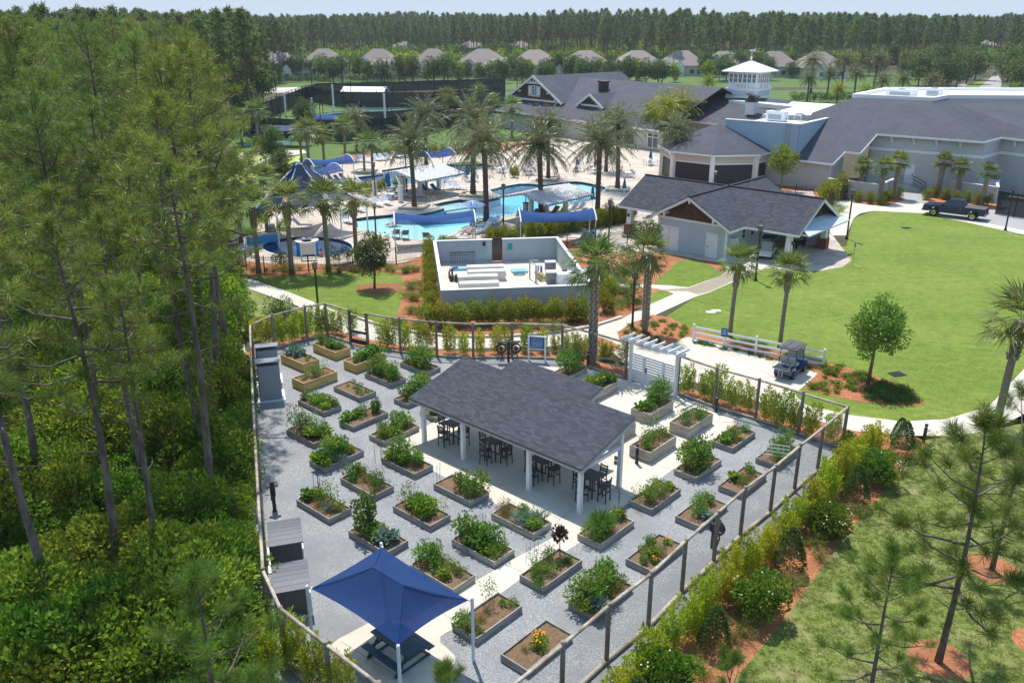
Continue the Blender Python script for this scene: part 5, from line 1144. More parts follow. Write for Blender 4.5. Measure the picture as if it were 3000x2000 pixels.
def yt(px, py, z=0.05):
    p = P(px, py, z); d = p - yo; return d.dot(ya), d.dot(ybk)
def yplace(x, y, z=.05): w = yo + ya * x + ybk * y; w.z = z; return w
def rbox(q,c,s,b=.06):q.prism([(c[0]-s[0]/2+b,c[1]-s[1]/2),(c[0]+s[0]/2-b,c[1]-s[1]/2),(c[0]+s[0]/2,c[1]-s[1]/2+b),(c[0]+s[0]/2,c[1]+s[1]/2-b),(c[0]+s[0]/2-b,c[1]+s[1]/2),(c[0]-s[0]/2+b,c[1]+s[1]/2),(c[0]-s[0]/2,c[1]+s[1]/2-b),(c[0]-s[0]/2,c[1]-s[1]/2+b)],c[2]-s[2]/2,c[2]+s[2]/2)
# filter housings
for i,(x0,x1,py,h,lb)in enumerate(((1369,1476,806,.72,'longest beige pump housing, farthest back in the yard'),(1372,1482,822,.78,'beige pump housing, second from the back of the yard'),(1342,1458,838,.80,'beige pump housing, second from the yard front wall'),(1347,1462,852,.62,'beige pump housing, low by the yard front wall'))):
    a_,b_=yt(x0,py),yt(x1,py);L=b_[0]-a_[0];t=thing('pump_housing',lb,'pump housing',yplace((a_[0]+b_[0])/2,max(a_[1],.9)),yrz,'beige pump housings')
    q=MB();rbox(q,(0,0,h/2),(L,.62,h));q.build('body',M['pump_beige'],t);q=MB();rbox(q,(0,0,h+.045),(L+.06,.70,.08));q.build('lid',M['white_paint'],t);q=MB();q.box((L/2+.02,0,h*.6),(.05,.3,.25));q.build('vent',M['pipe_grey'],t)
def ything(nm, lb, cat, px, py, z=.05): x, y = yt(px, py); return thing(nm, lb, cat, yplace(x, y), yrz)
t = ything('pipe_run', 'blue and red pool pipes at the left end of the yard', 'pipes', 1325, 815)
q=MB();q.tube([(0,0,0),(0,0,.8),(.1,0,.9),(.5,.05,.92)],.09,10);q.build('blue_pipe',M['pipe_blue'],t);q=MB();q.tube([(-.25,.1,0),(-.25,.1,.55),(-.15,.15,.65),(.2,.2,.65)],.08,10);q.build('red_pipe',M['pipe_red'],t)
q=MB();q.lathe([(.18,0),(.2,.1),(.2,.5),(.1,.55)],(-.1,-.8,0),10);q.lathe([(.24,0),(.24,.5),(.15,.6)],(.35,-1.0,0),10);q.build('pump_motor',M['black_plastic'],t)
t=ything('blue_cover','pale teal spa cover on the yard floor left of the gate','cover',1348,790);q=MB();rbox(q,(0,0,.1),(1.9,.7,.2),.15);q.build('cover_shell',M['cover_teal'],t)
t=ything('blue_cover','pale teal cover lying open beside a green hose, right of the gate','cover',1521,795);q=MB();rbox(q,(0,0,.08),(1.45,1.1,.14),.12);q.build('cover_shell',M['cover_teal'],t);q=MB();rbox(q,(.05,-.18,.16),(.95,.3,.04),.1);q.build('recess',M['pipe_grey'],t)
t=ything('garden_hose','coiled green hose on the yard floor','hose',1522,806);q=MB();q.tube([(.5*math.cos(a)*(1+.1*math.sin(a*3)),.26*math.sin(a),.03+.004*a)for a in np.linspace(0,18,60)],.018,5);q.build('hose_coil',M['box_teal'],t)
for(px,py,lb,sc_)in((1612,793,'farther grey pool heater in the yard',.9),(1618,828,'nearer grey pool heater beside the white tank',1.05)):
    t=ything('pool_heater',lb,'heater',px,py);t.scale=(sc_,)*3;q=MB();rbox(q,(0,0,.45),(1.0,.75,.9),.05);q.build('body',M['shed_roof'],t);q=MB();rbox(q,(0,0,.93),(1.06,.82,.07),.05);q.build('lid',M['pump_beige'],t);q=MB();q.box((.3,-.39,.7),(.3,.03,.22));q.build('control_panel',M['pipe_blue'],t);q=MB();q.box((.1,-.385,.3),(.7,.02,.04));q.build('grille',M['dark_trim'],t)
for(px,py,r,h,lb)in((1653,830,.72,1.05,'round white chemical tank with black lid in the yard'),(1700,820,.8,.95,'round white tank behind the palm in the yard')):
    t=ything('chemical_tank',lb,'tank',px,py);q=MB();q.lathe([(r,0),(r,h*.85),(r*.9,h*.95),(.2,h*1.05)],n=20);q.build('shell',M['tank_white'],t,smooth=False);q=MB();q.lathe([(.24,h*1.04),(.24,h*1.11),(.1,h*1.13)],n=14);q.build('lid',M['black_plastic'],t);q=MB();q.box((0,-r-.005,h*.5),(.4,.02,.16));q.build('label_plate',M['pale_blue_fabric'],t)
t = ything('pump_set', 'sand-coloured pumps with blue valves on the yard floor', 'pumps', 1588, 818)
for i,(x,y)in enumerate(((0,0),(-.1,.5),(.1,-.45))):q=MB();q.tube([(x-.35,y,.3),(x+.3,y,.3)],.14,10);q.lathe([(.16,.3),(.18,.5),(.14,.6)],(x-.3,y,0),10);q.tube([(x-.3,y,0),(x-.3,y,.3)],.08,6);q.build('pump',M['pump_sand'],t)
q=MB();q.tube([(-.2,.9,.2),(-.2,.9,.9),(.3,.9,.9)],.07,8);q.tube([(.1,1.1,.2),(.1,1.1,.8)],.09,8);q.build('valve',M['pipe_blue'],t)
t = ything('pipe_stand', 'pair of tall grey pipes joined by a crossbar in the yard', 'pipes', 1570, 828)
q=MB();q.tube([(-.35,1.2,0),(-.35,1.2,1.6),(.1,1.0,1.65),(.35,.9,1.6)],.06,8);q.tube([(0,0,0),(0,0,1.5),(-.3,.8,1.55)],.07,8);q.build('pipe',M['pipe_grey'],t)
t = ything('fence_panel', 'spare black fence panel leaning on the yard back wall', 'fence panel', 1356, 783)
tilt = Matrix.Rotation(R(-14), 3, 'X')
q=MB();q.add([tilt@Vector(v)for v in((-1.15,0,1.35),(1.15,0,1.35),(1.15,0,1.30),(-1.15,0,1.30))],[(0,1,2,3)])
for z in (1.3, 1.12, .12): q.beam(tilt @ Vector((-1.15, 0, z)), tilt @ Vector((1.15, 0, z)), .04)
q.build('rail', M['black_metal'], t)
for i in range(15):x=-1.05+i*.15;q=MB();q.beam(tilt@Vector((x,0,0)),tilt@Vector((x,0,1.45)),.025);q.build('picket',M['black_metal'],t)
def onwall(nm, lb, cat, px, py, sz, m):
    z = .3
    for _ in range(30):
        p = P(px, py, z); z += .5 * ((YD - .12) - (p - yo).dot(ybk)) * -.4
        z = min(max(z, .2), 2.3)
    p=P(px,py,z);x=(p-yo).dot(ya);w=yplace(x,YD-.115-sz[1]/2,z);t=thing(nm,lb,cat,w,yrz);q=MB();rbox(q,(0,0,0),sz,.02);q.build('box',M[m],t);return t
onwall('electric_box','teal electrical box on the yard wall beside the gate','electrical box',1494,723,(.36,.12,.5),'box_teal');onwall('electric_box','grey-green panel on the yard wall under the lamp','electrical box',1421,733,(.38,.06,.38),'cover_teal');onwall('wall_lamp','dark wall lamp above the grey-green panel','lamp',1418,714,(.26,.2,.34),'dark_trim')
# hedge round the yard
HG=[bush_mesh('hedge%d'%i,M['hedge_leaves'],300+i,(.95,.75,1.05),2600,.12,.075,nl=22,dead=.06,shell=.7)for i in range(4)]
def hedge(px,py,s,lb,gp,name='hedge_shrub',ms=None,cat='shrub',sc=(1,1,1)):p=P(px,py,.02);link(name,(ms or HG)[rnd.randrange(len(ms or HG))],None,None,lb,cat,gp,p,rnd.random()*6.28,(s*sc[0],s*sc[1],s*sc[2]))
for i,x in enumerate((1262,1300,1350,1405,1440,1487,1535,1580,1625,1668,1705)):hedge(x,957-(x-1262)*.036,rnd.uniform(.92,1.04),nth(i+1)+' bushy hedge shrub along the yard front wall from the left','hedge shrubs in front of the pump yard')
for i,y in enumerate((915,890,866,842,818,797,776,757,742)):hedge(1262-(915-y)*.01,y,.85,nth(i+1)+' hedge shrub along the yard left wall from the front','hedge shrubs left of the pump yard')
for i,(x,y)in enumerate(((1772,915),(1785,880),(1768,850),(1762,820),(1745,800))):hedge(x,y,.95,nth(i+1)+' hedge shrub along the yard right wall from the front','hedge shrubs right of the pump yard')

# ------------------------------------------------------------------ lamps
def lamp_parts():
    q=MB();q.lathe([(.16,0),(.17,.12),(.10,.25),(.085,.6),(.075,3.9),(.11,4.0),(.06,4.1),(.12,4.2)],n=10);pole=q.mesh('pole',M['black_metal'],True)
    q = MB(); q.box((0, 0, 4.43), (.24, .24, .42)); gl = q.mesh('lantern_glass', M['shed_roof'])
    q = MB()
    for x in (-.13, .13):
        for y in (-.13, .13): q.box((x, y, 4.43), (.035, .035, .46))
    q.lathe([(.30,4.66),(.30,4.69),(.10,4.80),(.03,4.84)],n=4);q.box((0,0,4.2),(.3,.3,.03));fr=q.mesh('lantern_frame',M['black_metal'])
    return [('pole', pole), ('lantern_glass', gl), ('lantern_frame', fr)]
LAMP = lamp_parts()
for(x,y,top,lb)in((2213,822,657,'beside the golf cart barn'),(1852,962,793,'behind the white pergola'),(933,912,767,'behind the back left garden fence'),(1782,733,581,'left of the barn porch'),(1475,668,538,'between the two blue sails'),(1103,715,595,'in front of the cabana by the shallow end'),(1100,585,475,'by the lap pool end'),(2480,700,553,'on the big lawn beyond the barn'),(2945,675,540,'at the road by the right frame edge'),(2090,590,500,'behind the barn roof'),(1192,560,440,'behind the first striped cabana'),(1742,500,395,'near the clubhouse terrace'),(2372,300,255,'by the far date palms'),(1936,270,232,'left of the white tower')):
    p=P(x,y,.01);h=hgt(p,top);inst('street_lamp','black lantern street lamp standing '+lb,'street lamp','black lantern street lamps',LAMP,p,.4,(1,1,h/4.84))
# ------------------------------------------------------------------ white rail fence, flower beds
a_,b_=P(2030,1000),P(2410,1078);d=b_-a_;L=d.length;wf=thing('rail_fence','white vinyl three-rail fence along the cart parking pad','fence',a_,math.atan2(d.y,d.x))
for i in range(5):q=MB();x=L*i/4;q.box((x,0,.62),(.13,.13,1.24));q.lathe([(.10,1.24),(.10,1.27),(.0,1.33)],(x,0,0),4);q.build('post',M['white_vinyl'],wf)
for i in range(4):
    for z in(.25,.65,1.05):q=MB();q.box((L*(i+.5)/4,0,z),(L/4-.13,.045,.14));q.build('rail',M['white_vinyl'],wf)
for i,lb in((1,'small blue parking sign on the second post of the white fence'),(3,'small blue parking sign behind the golf cart on the white fence')):
    w=a_+d*(i/4)+Vector((0,0,1.12));s=thing('parking_sign',lb,'sign',w,math.atan2(d.y,d.x));q=MB();q.box((0,-.09,0),(.42,.03,.6));q.build('panel',M['sign_blue'],s)
    for k in range(3):q=MB();q.box((0,-.108,.16-k*.13),(.28-.06*(k==1),.006,.05));q.build('print_line',M['sign_print'],s)
COV=[tuft_mesh('cover%d'%i,M['ground_cover'],310+i,60,.42,.05,.8,.12,.7)for i in range(3)]+[bush_mesh('lowcover%d'%i,M['veg_dark'],315+i,(.4,.4,.14),220,.10,.04,nl=8)for i in range(2)]
def strewn(name, polys, dens, kinds, smin, smax, z=.02, srcs=None, seed=1, ret=False):
    r = np.random.default_rng(seed); pts = [];
    for poly in polys:
        g_=[p.xy for p in G(poly)];xs_=[p[0]for p in g_];ys_=[p[1]for p in g_];n=int((max(xs_)-min(xs_))*(max(ys_)-min(ys_))*dens)
        for _ in range(n):
            p = (r.uniform(min(xs_), max(xs_)), r.uniform(min(ys_), max(ys_)))
            if inpoly(p,g_)and(name!='grass' or all((p[0]-k.x)**2+(p[1]-k.y)**2>1.1 for k in RINGS)):pts.append((p[0],p[1],z))
    n = len(pts)
    if ret: return pts
    if n:scatter(name,[[m]for m in(srcs or COV)],pts,r.uniform(0,6.28,n),r.uniform(smin,smax,n),r.choice(kinds,n))
strewn('ground_cover',[[(2417,1066),(2466,1076),(2547,1102),(2560,1120),(2500,1150),(2427,1156),(2365,1134),(2400,1096)]],3.2,[0,1,2],.6,1.1,seed=2)
strewn('ground_cover',[[(2540,1130),(2600,1125),(2641,1130),(2700,1180),(2620,1184),(2540,1176)]],7,[3,4],.7,1.2,seed=3)
strewn('ground_cover',[[(1815,972),(1869,943),(1911,924),(1960,932),(2020,962),(2005,985),(1960,1005),(1900,1014),(1864,1008)]],2.2,[0,1,2],.45,.8,seed=4)
strewn('ground_cover',[[(2040,1000),(2300,1056),(2400,1082),(2398,1090),(2300,1064),(2030,1006)]],9,[0,1,3],.5,.8,seed=5)
strewn('ground_cover', [[(2690, 1290), (2712, 1302), (2650, 1380), (2620, 1370)]], 6, [3, 4], .5, .9, seed=15)
GT = [TUF[0], TUF[1], TUF[2]]
strewn('ornamental_grass',[[(1185,790),(1240,780),(1236,940),(1190,940)],[(1110,966),(1640,984),(1640,962),(1300,960),(1120,940)],[(720,790),(1180,790),(1180,802),(730,806)],[(1800,800),(1870,790),(1850,900),(1790,920)]],.9,[0,1,2],.7,1.1,srcs=GT,seed=6)
GB=[tuft_mesh('grass_blades%d'%i,M['turf_blades'],318+i,22,.06,.011,1.0,.10,.5)for i in range(2)]
RINGS = [P(2750, 1930), P(2905, 1665), P(2540, 2090), P(3060, 1890)]
strewn('grass',[[(2700,1260),(3050,1262),(3300,1500),(3300,2150),(2060,2150),(2150,1996),(2300,1816),(2480,1566),(2640,1396),(2718,1304)]],42,[0,1],.7,1.6,srcs=GB,z=.010,seed=12)
# young shade trees
T_SMALL=oak_meshes('elm',320,5.2,(1.9,1.9,2.0),3.3,5200,.20,.09,'veg_green',nl=34,lump=.30,rt=.09,shell=.2)
T_OAK=oak_meshes('young_oak',321,4.6,(1.75,1.7,1.75),2.9,5200,.17,.08,'oak_leaves',nl=26,lump=.34,rt=.08)
p=P(2542,1125,.02);inst('young_elm_tree','young round-crowned tree in the flower bed on the big lawn','tree',None,T_SMALL,p,.5,hgt(p,865)/5.2)
p=P(1097,845,.02);inst('young_oak_tree','small dark oak in a mulch ring in front of the spa','tree',None,T_OAK,p,.2,hgt(p,675)/4.6)
p=P(2285,560,.02);inst('young_oak_tree','pale green oak between the barn roof and clubhouse','tree',None,oak_meshes('club_oak',322,6,(2.4,2.3,2.3),3.7,5200,.22,.10,'bright_leaves',nl=26,lump=.34,rt=.1),p,.2,1.0)
p=P(1880,770,.02);inst('small_tree','sparse multi-stemmed tree at the left barn corner','tree',None,oak_meshes('ligustrum',323,5,(2.1,2.0,1.6),2.9,2600,.18,.08,'oak_leaves',nl=22,lump=.3,rt=.08,shell=.2),p,.2,1.0)
for i,(x,y,s)in enumerate(((1830,770,1.0),(1858,795,.8),(1838,880,.95),(1862,900,.7),(1820,820,.9),(1900,780,.8))):link('rounded_shrub',bush_mesh('round%d'%i,M['holly'],330+i,(1.2,1.1,.9),1300,.13,.07,nl=12),None,None,('dark rounded shrub %s'%('behind the palm near the yard','below the barn left wall','right of the pump yard hedge','beside the wet path bend','between yard hedge and barn lawn','under the sparse tree')[i]),'shrub','dark shrubs between yard and barn',P(x,y,.02),i,s)

# ------------------------------------------------------------------ palms
SAB = [sabal_meshes('sabal%d' % i, 400 + i, 5.0, (.32, .95, .25)[i], 36, 1.35) for i in range(3)]
SABF = [sabal_meshes('sabal_slim%d' % i, 410 + i, 5.0, (.3, .2)[i], 30, 1.30) for i in range(2)]
SABB = sabal_meshes('sabal_boots', 420, 4.0, .97, 30, 1.0, 'palm_leaves')
def palm(ms, h0, bx, by, cy, lb, gp, nm='sabal_palm', cat='palm tree', wide=1.0, z=.02):
    p = P(bx, by, z); h = hgt(p, cy); s = h / h0; k = max(.75, min(1.25, s)) * wide
    t = inst(nm, lb, cat, gp, ms, p, rnd.random() * 6.28, (1, 1, 1))
    for c in t.children:
        if c.name.startswith(('crown', 'fruit')): c.scale = (k, k, k); c.location = (0, 0, h - h0 * k)
        else: c.scale = (k, k, s)
    return t
for(bx,by,cy,i,lb,w)in((1735,1062,775,1,'tall sabal palm standing outside the back fence by the rules sign',1.0),(1889,972,742,1,'sabal palm with yellow-green fan crown behind the pergola',.92),(2138,985,772,0,'sabal palm behind the left part of the white fence',.88),(2284,1018,795,2,'sabal palm behind the golf cart parking',.85),(2915,1262,945,0,'glossy drooping sabal palm at the right path edge',1.05)):
    palm(SAB[i], 5.0, bx, by, cy, lb, 'sabal palms round the garden', wide=w)
for i,(bx,by,cy)in enumerate(((652,758,570),(707,708,525),(758,797,607),(784,690,528),(856,800,592),(963,793,585),(1045,760,582))):palm(SABF[i%2],5.0,bx,by,cy,nth(i+1)+' sabal palm from the left around the spa pool','sabal palms around the spa',wide=1.12)
for i,(bx,by,cy)in enumerate(((710,426,345),(760,441,330),(884,474,392),(906,497,385),(951,487,396),(1013,469,372),(1068,502,420),(1093,520,420),(1312,368,285),(1405,338,268),(1500,405,315),(1445,365,298),(1378,360,305))):palm(SABF[i%2],5.0,bx,by,cy,nth(i+1)+' small sabal palm from the left beyond the pool deck','sabal palms beyond the pool',wide=1.35)
for i,(bx,by,cy)in enumerate(((2517,580,487),(2577,592,490),(2618,582,476),(2746,573,475),(2802,580,490),(2876,600,505))):palm(SABB,4.0,bx,by,cy,nth(i+1)+' booted sabal palm from the left along the clubhouse wall','booted palms along the clubhouse wall',wide=1.15)
DAT = [date_meshes('date%d' % i, 430 + i, 8.0, 66, 3.7, fruit=(6, 0)[i % 2]) for i in range(3)]
DATY = [date_meshes('date_young%d' % i, 440 + i, 6.0, 44, 3.1, 'yellow_palm', 0, rt=.2) for i in range(2)]
for i,(bx,by,cy,lb)in enumerate(((1214,607,420,'in front of the first striped cabana'),(1386,570,360,'between the two pools behind the others'),(1425,650,425,'at the pool edge left of the second cabana'),(1584,642,430,'in front of the second striped cabana'),(1606,524,370,'at the far pool edge beside its planter'),(1750,633,425,'right of the closed teal umbrella'),(1809,553,375,'by the right pool end planter'),(1972,522,385,'in front of the screened octagon'),(1249,492,340,'behind the lap pool'),(1046,442,350,'in front of the sports courts'),(1775,502,365,'on the terrace lawn'))):
    palm(DAT[i%3],8.0,bx,by,cy,'tall date palm standing '+lb,'date palms by the pools','date_palm',wide=1.22)
for i,(bx,by,cy,lb)in enumerate(((1945,440,315,'left of the clubhouse terrace'),(1905,430,330,'farthest left of the yellow-green ones'),(2055,400,315,'in front of the terrace roof'),(1990,430,305,'in the middle of the terrace'))):palm(DATY[i%2],6.0,bx,by,cy,'yellow-green young palm '+lb,'yellow-green palms by the clubhouse','young_palm',wide=1.15)
for i,(cx_,cy_)in enumerate(((2378,180),(2466,178),(2560,178),(2367,230),(2425,215),(2504,215),(2577,235),(2640,232),(2722,232))):
    palm(DAT[(i%2)*2],8.0,cx_-3,cy_+(92 if i<3 else 72),cy_,'%s dark date palm of the grove beyond the clubhouse roof'%nth(i+1),'date palm grove beyond the clubhouse','date_palm',wide=1.2)
for i,(bx,by,cy)in enumerate(((2072,290,238),(2450,312,262),(2530,312,268),(2965,300,262))):palm(DATY[i%2],6.0,bx,by,cy,nth(i+1)+' light green palm from the left behind the clubhouse roofs','light palms behind the clubhouse','young_palm',wide=1.3)
# ------------------------------------------------------------------ golf cart barn
BO=Vector((10.8,86.2,0));BA=Vector((.742,-.671,0)).normalized();BD=Vector((-BA.y,BA.x,0));brz=math.atan2(BA.y,BA.x)
ZE, ZR, BW, BL = 3.0, 5.5, 9.4, 19.3
bn=thing('cart_barn','pale blue golf cart barn with dark cross-gabled shingle roof','building',BO,brz)          # local x along the ridge, y backwards
def bl(nm, m, fn): q = MB(); fn(q); return q.build(nm, M[m], bn)
sl_ = (ZR - ZE) / (BW / 2); cx0, chw = 9.7, 4.45; sc2 = (ZR - ZE) / chw; tF, tBk = -2.65, BW + 2.65
hit = BW / 2                                                     # ridges meet at the centre
roofp = []
A_ = lambda s, t, z: Vector((s, t, z))
fl_ = [A_(0, 0, ZE), A_(cx0 - chw, 0, ZE), A_(cx0, hit, ZR), A_(0, hit, ZR)]
fr_ = [A_(cx0 + chw, 0, ZE), A_(BL, 0, ZE), A_(BL, hit, ZR), A_(cx0, hit, ZR)]
cl_ = [A_(cx0 - chw, tF, ZE), A_(cx0, tF, ZR), A_(cx0, hit, ZR), A_(cx0 - chw, 0, ZE)]
cr_ = [A_(cx0, tF, ZR), A_(cx0 + chw, tF, ZE), A_(cx0 + chw, 0, ZE), A_(cx0, hit, ZR)]
mir = lambda pl: [A_(p.x, BW - p.y, p.z) for p in pl][::-1]
for pl in (fl_, fr_, cl_, cr_): roofp += [pl, mir(pl)]
q = MB()
for pl in roofp: q.slab(pl, .12)
rb = q.build('roof', M['shingle_base'], bn)
for k,(pl,e,n_)in enumerate(((fl_,(1,0,0),80),(fr_,(1,0,0),90),(cl_,(0,1,0),30),(cr_,(0,1,0),90))):shingles(bn,pl,e,nparts=n_,w=.42,ex=.19,seed=20+k,thick=.02)
for k,pl in enumerate((fl_,fr_,cl_,cr_)):shingles(bn,mir(pl),((1,0,0),(1,0,0),(0,1,0),(0,1,0))[k],nparts=0,w=.42,ex=.19,seed=30+k,thick=.02)
q = MB()
for a_,b_ in((A_(0,hit,ZR),A_(BL,hit,ZR)),(A_(cx0,tF,ZR),A_(cx0,tBk,ZR))):q.beam(a_+Vector((0,0,.05)),b_+Vector((0,0,.05)),.28,.06)
q.build('ridge_cap', M['shingle_base'], bn)
q = MB()
for(a_,b_)in((cl_[0],cl_[1]),(cr_[1],cr_[0]),(fr_[1],fr_[2]),(A_(BL,BW,ZE),fr_[2]),(fl_[0],fl_[3])):
    o_=Vector((0,-.03,-.16))if abs(a_.x-b_.x)>1 else Vector((.03 if a_.x>5 else-.03,0,-.16));q.beam(a_+o_,b_+o_,.05,.26)
for a_,b_ in((fl_[0],fl_[1]),(fr_[0],fr_[1])):q.beam(a_+Vector((0,-.03,-.13)),b_+Vector((0,-.03,-.13)),.05,.2)
q.beam(cr_[1]+Vector((.03,0,-.13)),cr_[2]+Vector((.03,0,-.13)),.05,.2);q.build('fascia',M['white_paint'],bn)
q = MB()
for(a_,b_)in((cl_[0],cl_[1]),(cr_[1],cr_[0])):q.beam(a_+Vector((0,-.05,.02)),b_+Vector((0,-.05,.02)),.07,.05)
q.beam(fr_[1]+Vector((.05,0,.02)),fr_[2]+Vector((.05,0,.02)),.07,.05);q.build('drip_edge',M['dark_trim'],bn)
# room walls with lap siding
x0, x1, y0, y1 = 6.1, 13.3, -1.75, 11.1; zt = 3.05
q=MB();q.box(((x0+x1)/2,(y0+y1)/2,zt/2),(x1-x0,y1-y0,zt));q.build('wall',M['pale_siding'],bn)
doors = [(7.3, 1.9), (11.9, 1.0)]
for i in range(20):
    z = .12 + i * .15
    segs = [(x0, x1)]
    if z<2.25:segs=[(x0,doors[0][0]-doors[0][1]/2-.1),(doors[0][0]+doors[0][1]/2+.1,doors[1][0]-doors[1][1]/2-.1),(doors[1][0]+doors[1][1]/2+.1,x1)]
    for a_,b_ in segs:q=MB();q.box(((a_+b_)/2,y0-.015,z),(b_-a_,.03,.14),m=Matrix.Rotation(R(4),3,'X'));q.build('siding_board',M['pale_siding'],bn)
for (dx, dw) in doors:
    d_ = MB(); d_.box((dx, y0 - .03, 1.08), (dw, .06, 2.16)); d_ = d_.build('door', M['white_paint'], bn)
    q=MB();q.box((dx-dw/2-.06,y0-.045,1.12),(.1,.07,2.24));q.box((dx+dw/2+.06,y0-.045,1.12),(.1,.07,2.24));q.box((dx,y0-.045,2.24),(dw+.22,.07,.11));q.build('frame',M['white_vinyl'],d_)
    q = MB(); q.box((dx - dw * .38, y0 - .08, 1.0), (.05, .06, .16)); q.build('handle', M['black_metal'], d_)
    if dw > 1.5: q = MB(); q.box((dx, y0 - .065, 1.08), (.03, .02, 2.1)); q.build('seam', M['shed_roof'], d_)
bl('corner_board', 'white_vinyl', lambda q: [q.box((x, y0 - .01, zt / 2), (.18, .12, zt)) for x in (x0, x1)])
bl('band_board', 'white_vinyl', lambda q: q.box(((x0 + x1) / 2, y0 - .03, zt + .02), (x1 - x0 + .3, .1, .2)))
# shake gable: rows of shakes
gy = y0 - .02; q = MB(); q.prism([(x0 + .1, 0), (x1 - .1, 0), (cx0, 1)], 0, 1)
def gable_shakes(fix, xa, xb, zb, apexx, apexz, sgn, axis, n0=0):
    rows = int((apexz - zb) / .17); r = random.Random(5)
    for j in range(rows):
        z=zb+j*.17;f=1-(z+.17-zb)/(apexz-zb);a_,b_=apexx+(xa-apexx)*f,apexx+(xb-apexx)*f;x=a_
        while x < b_ - .1:
            w = min(r.uniform(.16, .34), b_ - x); k = ('shk', int(w * 20))
            if k not in M:mm=MB();mm.box((0,0,.10),(int(w*20)/20+.03,.03,.20),m=Matrix.Rotation(R(5),3,'X'));M[k]=mm.mesh('shake',M['shake'])
            if axis == 'x': link('shake', M[k], bn, loc=(x + w / 2, fix - r.uniform(.0, .012), z))
            else: link('shake', M[k], bn, loc=(fix + r.uniform(0, .012), x + w / 2, z), rz=math.pi / 2)
            x += w
zb = zt + .14; apz = ZR - .25; k_ = 1 - (zb - ZE) / (ZR - ZE); gw = chw * k_ - .25
gable_shakes(gy, cx0 - gw, cx0 + gw, zb, cx0, apz, 1, 'x')
q=MB();q.add([(cx0-gw,gy+.04,zb),(cx0+gw,gy+.04,zb),(cx0,gy+.04,apz+.1),(cx0-gw,gy+.3,zb),(cx0+gw,gy+.3,zb),(cx0,gy+.3,apz+.1)],[(0,1,2),(5,4,3),(0,3,4,1),(1,4,5,2),(2,5,3,0)]);q.build('gable_wall',M['shake'],bn)
for x in(cx0-2.6,cx0,cx0+2.6):z=ZR-abs(x-cx0)*sc2-.42;q=MB();q.box((x,tF+.45,z),(.16,.9,.18));q.box((x,tF+.1,z-.15),(.14,.16,.2));q.build('bracket',M['white_vinyl'],bn)
# right gable end with round window and pent roof
xe = BL - .75; hw2 = 3.2; zb2 = ZE + .62
gable_shakes(xe, hit - hw2 * .88, hit + hw2 * .88, zb2, hit, ZR - .3, 1, 'y')
q = MB(); q.box((xe - .15, hit, ZE - .05), (.25, BW - 1.4, .7)); q.build('gable_beam', M['white_paint'], bn)
q=MB();q.add([(xe-.02,hit-hw2,zb2),(xe-.02,hit+hw2,zb2),(xe-.02,hit,ZR-.2),(xe-.3,hit-hw2,zb2),(xe-.3,hit+hw2,zb2),(xe-.3,hit,ZR-.2)],[(0,1,2),(5,4,3),(0,3,4,1),(1,4,5,2),(2,5,3,0)]);q.build('gable_wall',M['shake'],bn)
q=MB();q.slab([(xe,1.5,ZE+.62),(xe,BW-1.5,ZE+.62),(xe+1.6,BW-.2,ZE-.02),(xe+1.6,.2,ZE-.02)][::-1],.1);q.build('pent_roof',M['pale_siding'],bn)
q = MB(); q.box((xe + .8, hit, ZE - .1), (1.5, BW - 1.2, .12)); q.build('soffit', M['white_paint'], bn)
w_=MB();w_.tube([(xe+.01,hit,zb2+.75),(xe+.07,hit,zb2+.75)],.36,18);w_=w_.build('round_window',M['window_glass'],bn);ring_mb(.38,.05,.02,20,'x',(xe+.07,hit,zb2+.75)).build('frame',M['white_vinyl'],w_);q=MB();q.box((xe+.08,hit,zb2+.75),(.03,.04,.7));q.box((xe+.08,hit,zb2+.75),(.03,.7,.04));q.build('muntin',M['white_vinyl'],w_)
# columns with brick bases: courses of separate bricks
BRK = MB(); BRK.box((0, 0, 0), (.205, .095, .065)); BRK = BRK.mesh('brick', M['brick_red'])
def column(x, y, h):
    c_=MB();c_.add([(x+sx*.27,y+sy*.27,1.0)for sx,sy in((-1,-1),(1,-1),(1,1),(-1,1))]+[(x+sx*.22,y+sy*.22,h)for sx,sy in((-1,-1),(1,-1),(1,1),(-1,1))],[(0,1,5,4),(1,2,6,5),(2,3,7,6),(3,0,4,7),(4,5,6,7)]);c_=c_.build('column',M['white_paint'],bn)
    q=MB();q.box((x,y,.5),(.70,.70,1.0));q.build('brick_core',M['coping'],c_);q=MB();q.box((x,y,1.02),(.86,.86,.07));q.build('cap',M['brick_red'],c_)
    for j in range(13):
        z = .05 + j * .075
        for i in range(4):
            u = -.31 + i * .215 - (.05 if j % 2 else 0)
            link('brick',BRK,c_,loc=(x+u,y-.36,z));link('brick',BRK,c_,loc=(x+.36,y+u,z),rz=math.pi/2);link('brick',BRK,c_,loc=(x-.36,y+u,z),rz=math.pi/2)
for (x, y) in ((.9, .95), (.9, BW - .95), (BL - 1.1, .75), (BL - 1.1, BW - .95)): column(x, y, ZE)
bl('beam','white_paint',lambda q:[q.box((x,y,ZE-.12),(w,.24,.3))for x,y,w in((3.3,.95,5.6),(3.3,BW-.95,5.6),(16.0,.75,5.2),(16.0,BW-.95,5.2))])
bl('ceiling','white_paint',lambda q:[q.box((3.2,BW/2,ZE+.04),(6,BW-.6,.05)),q.box((16.1,BW/2,ZE+.04),(5.5,BW-.6,.05))])
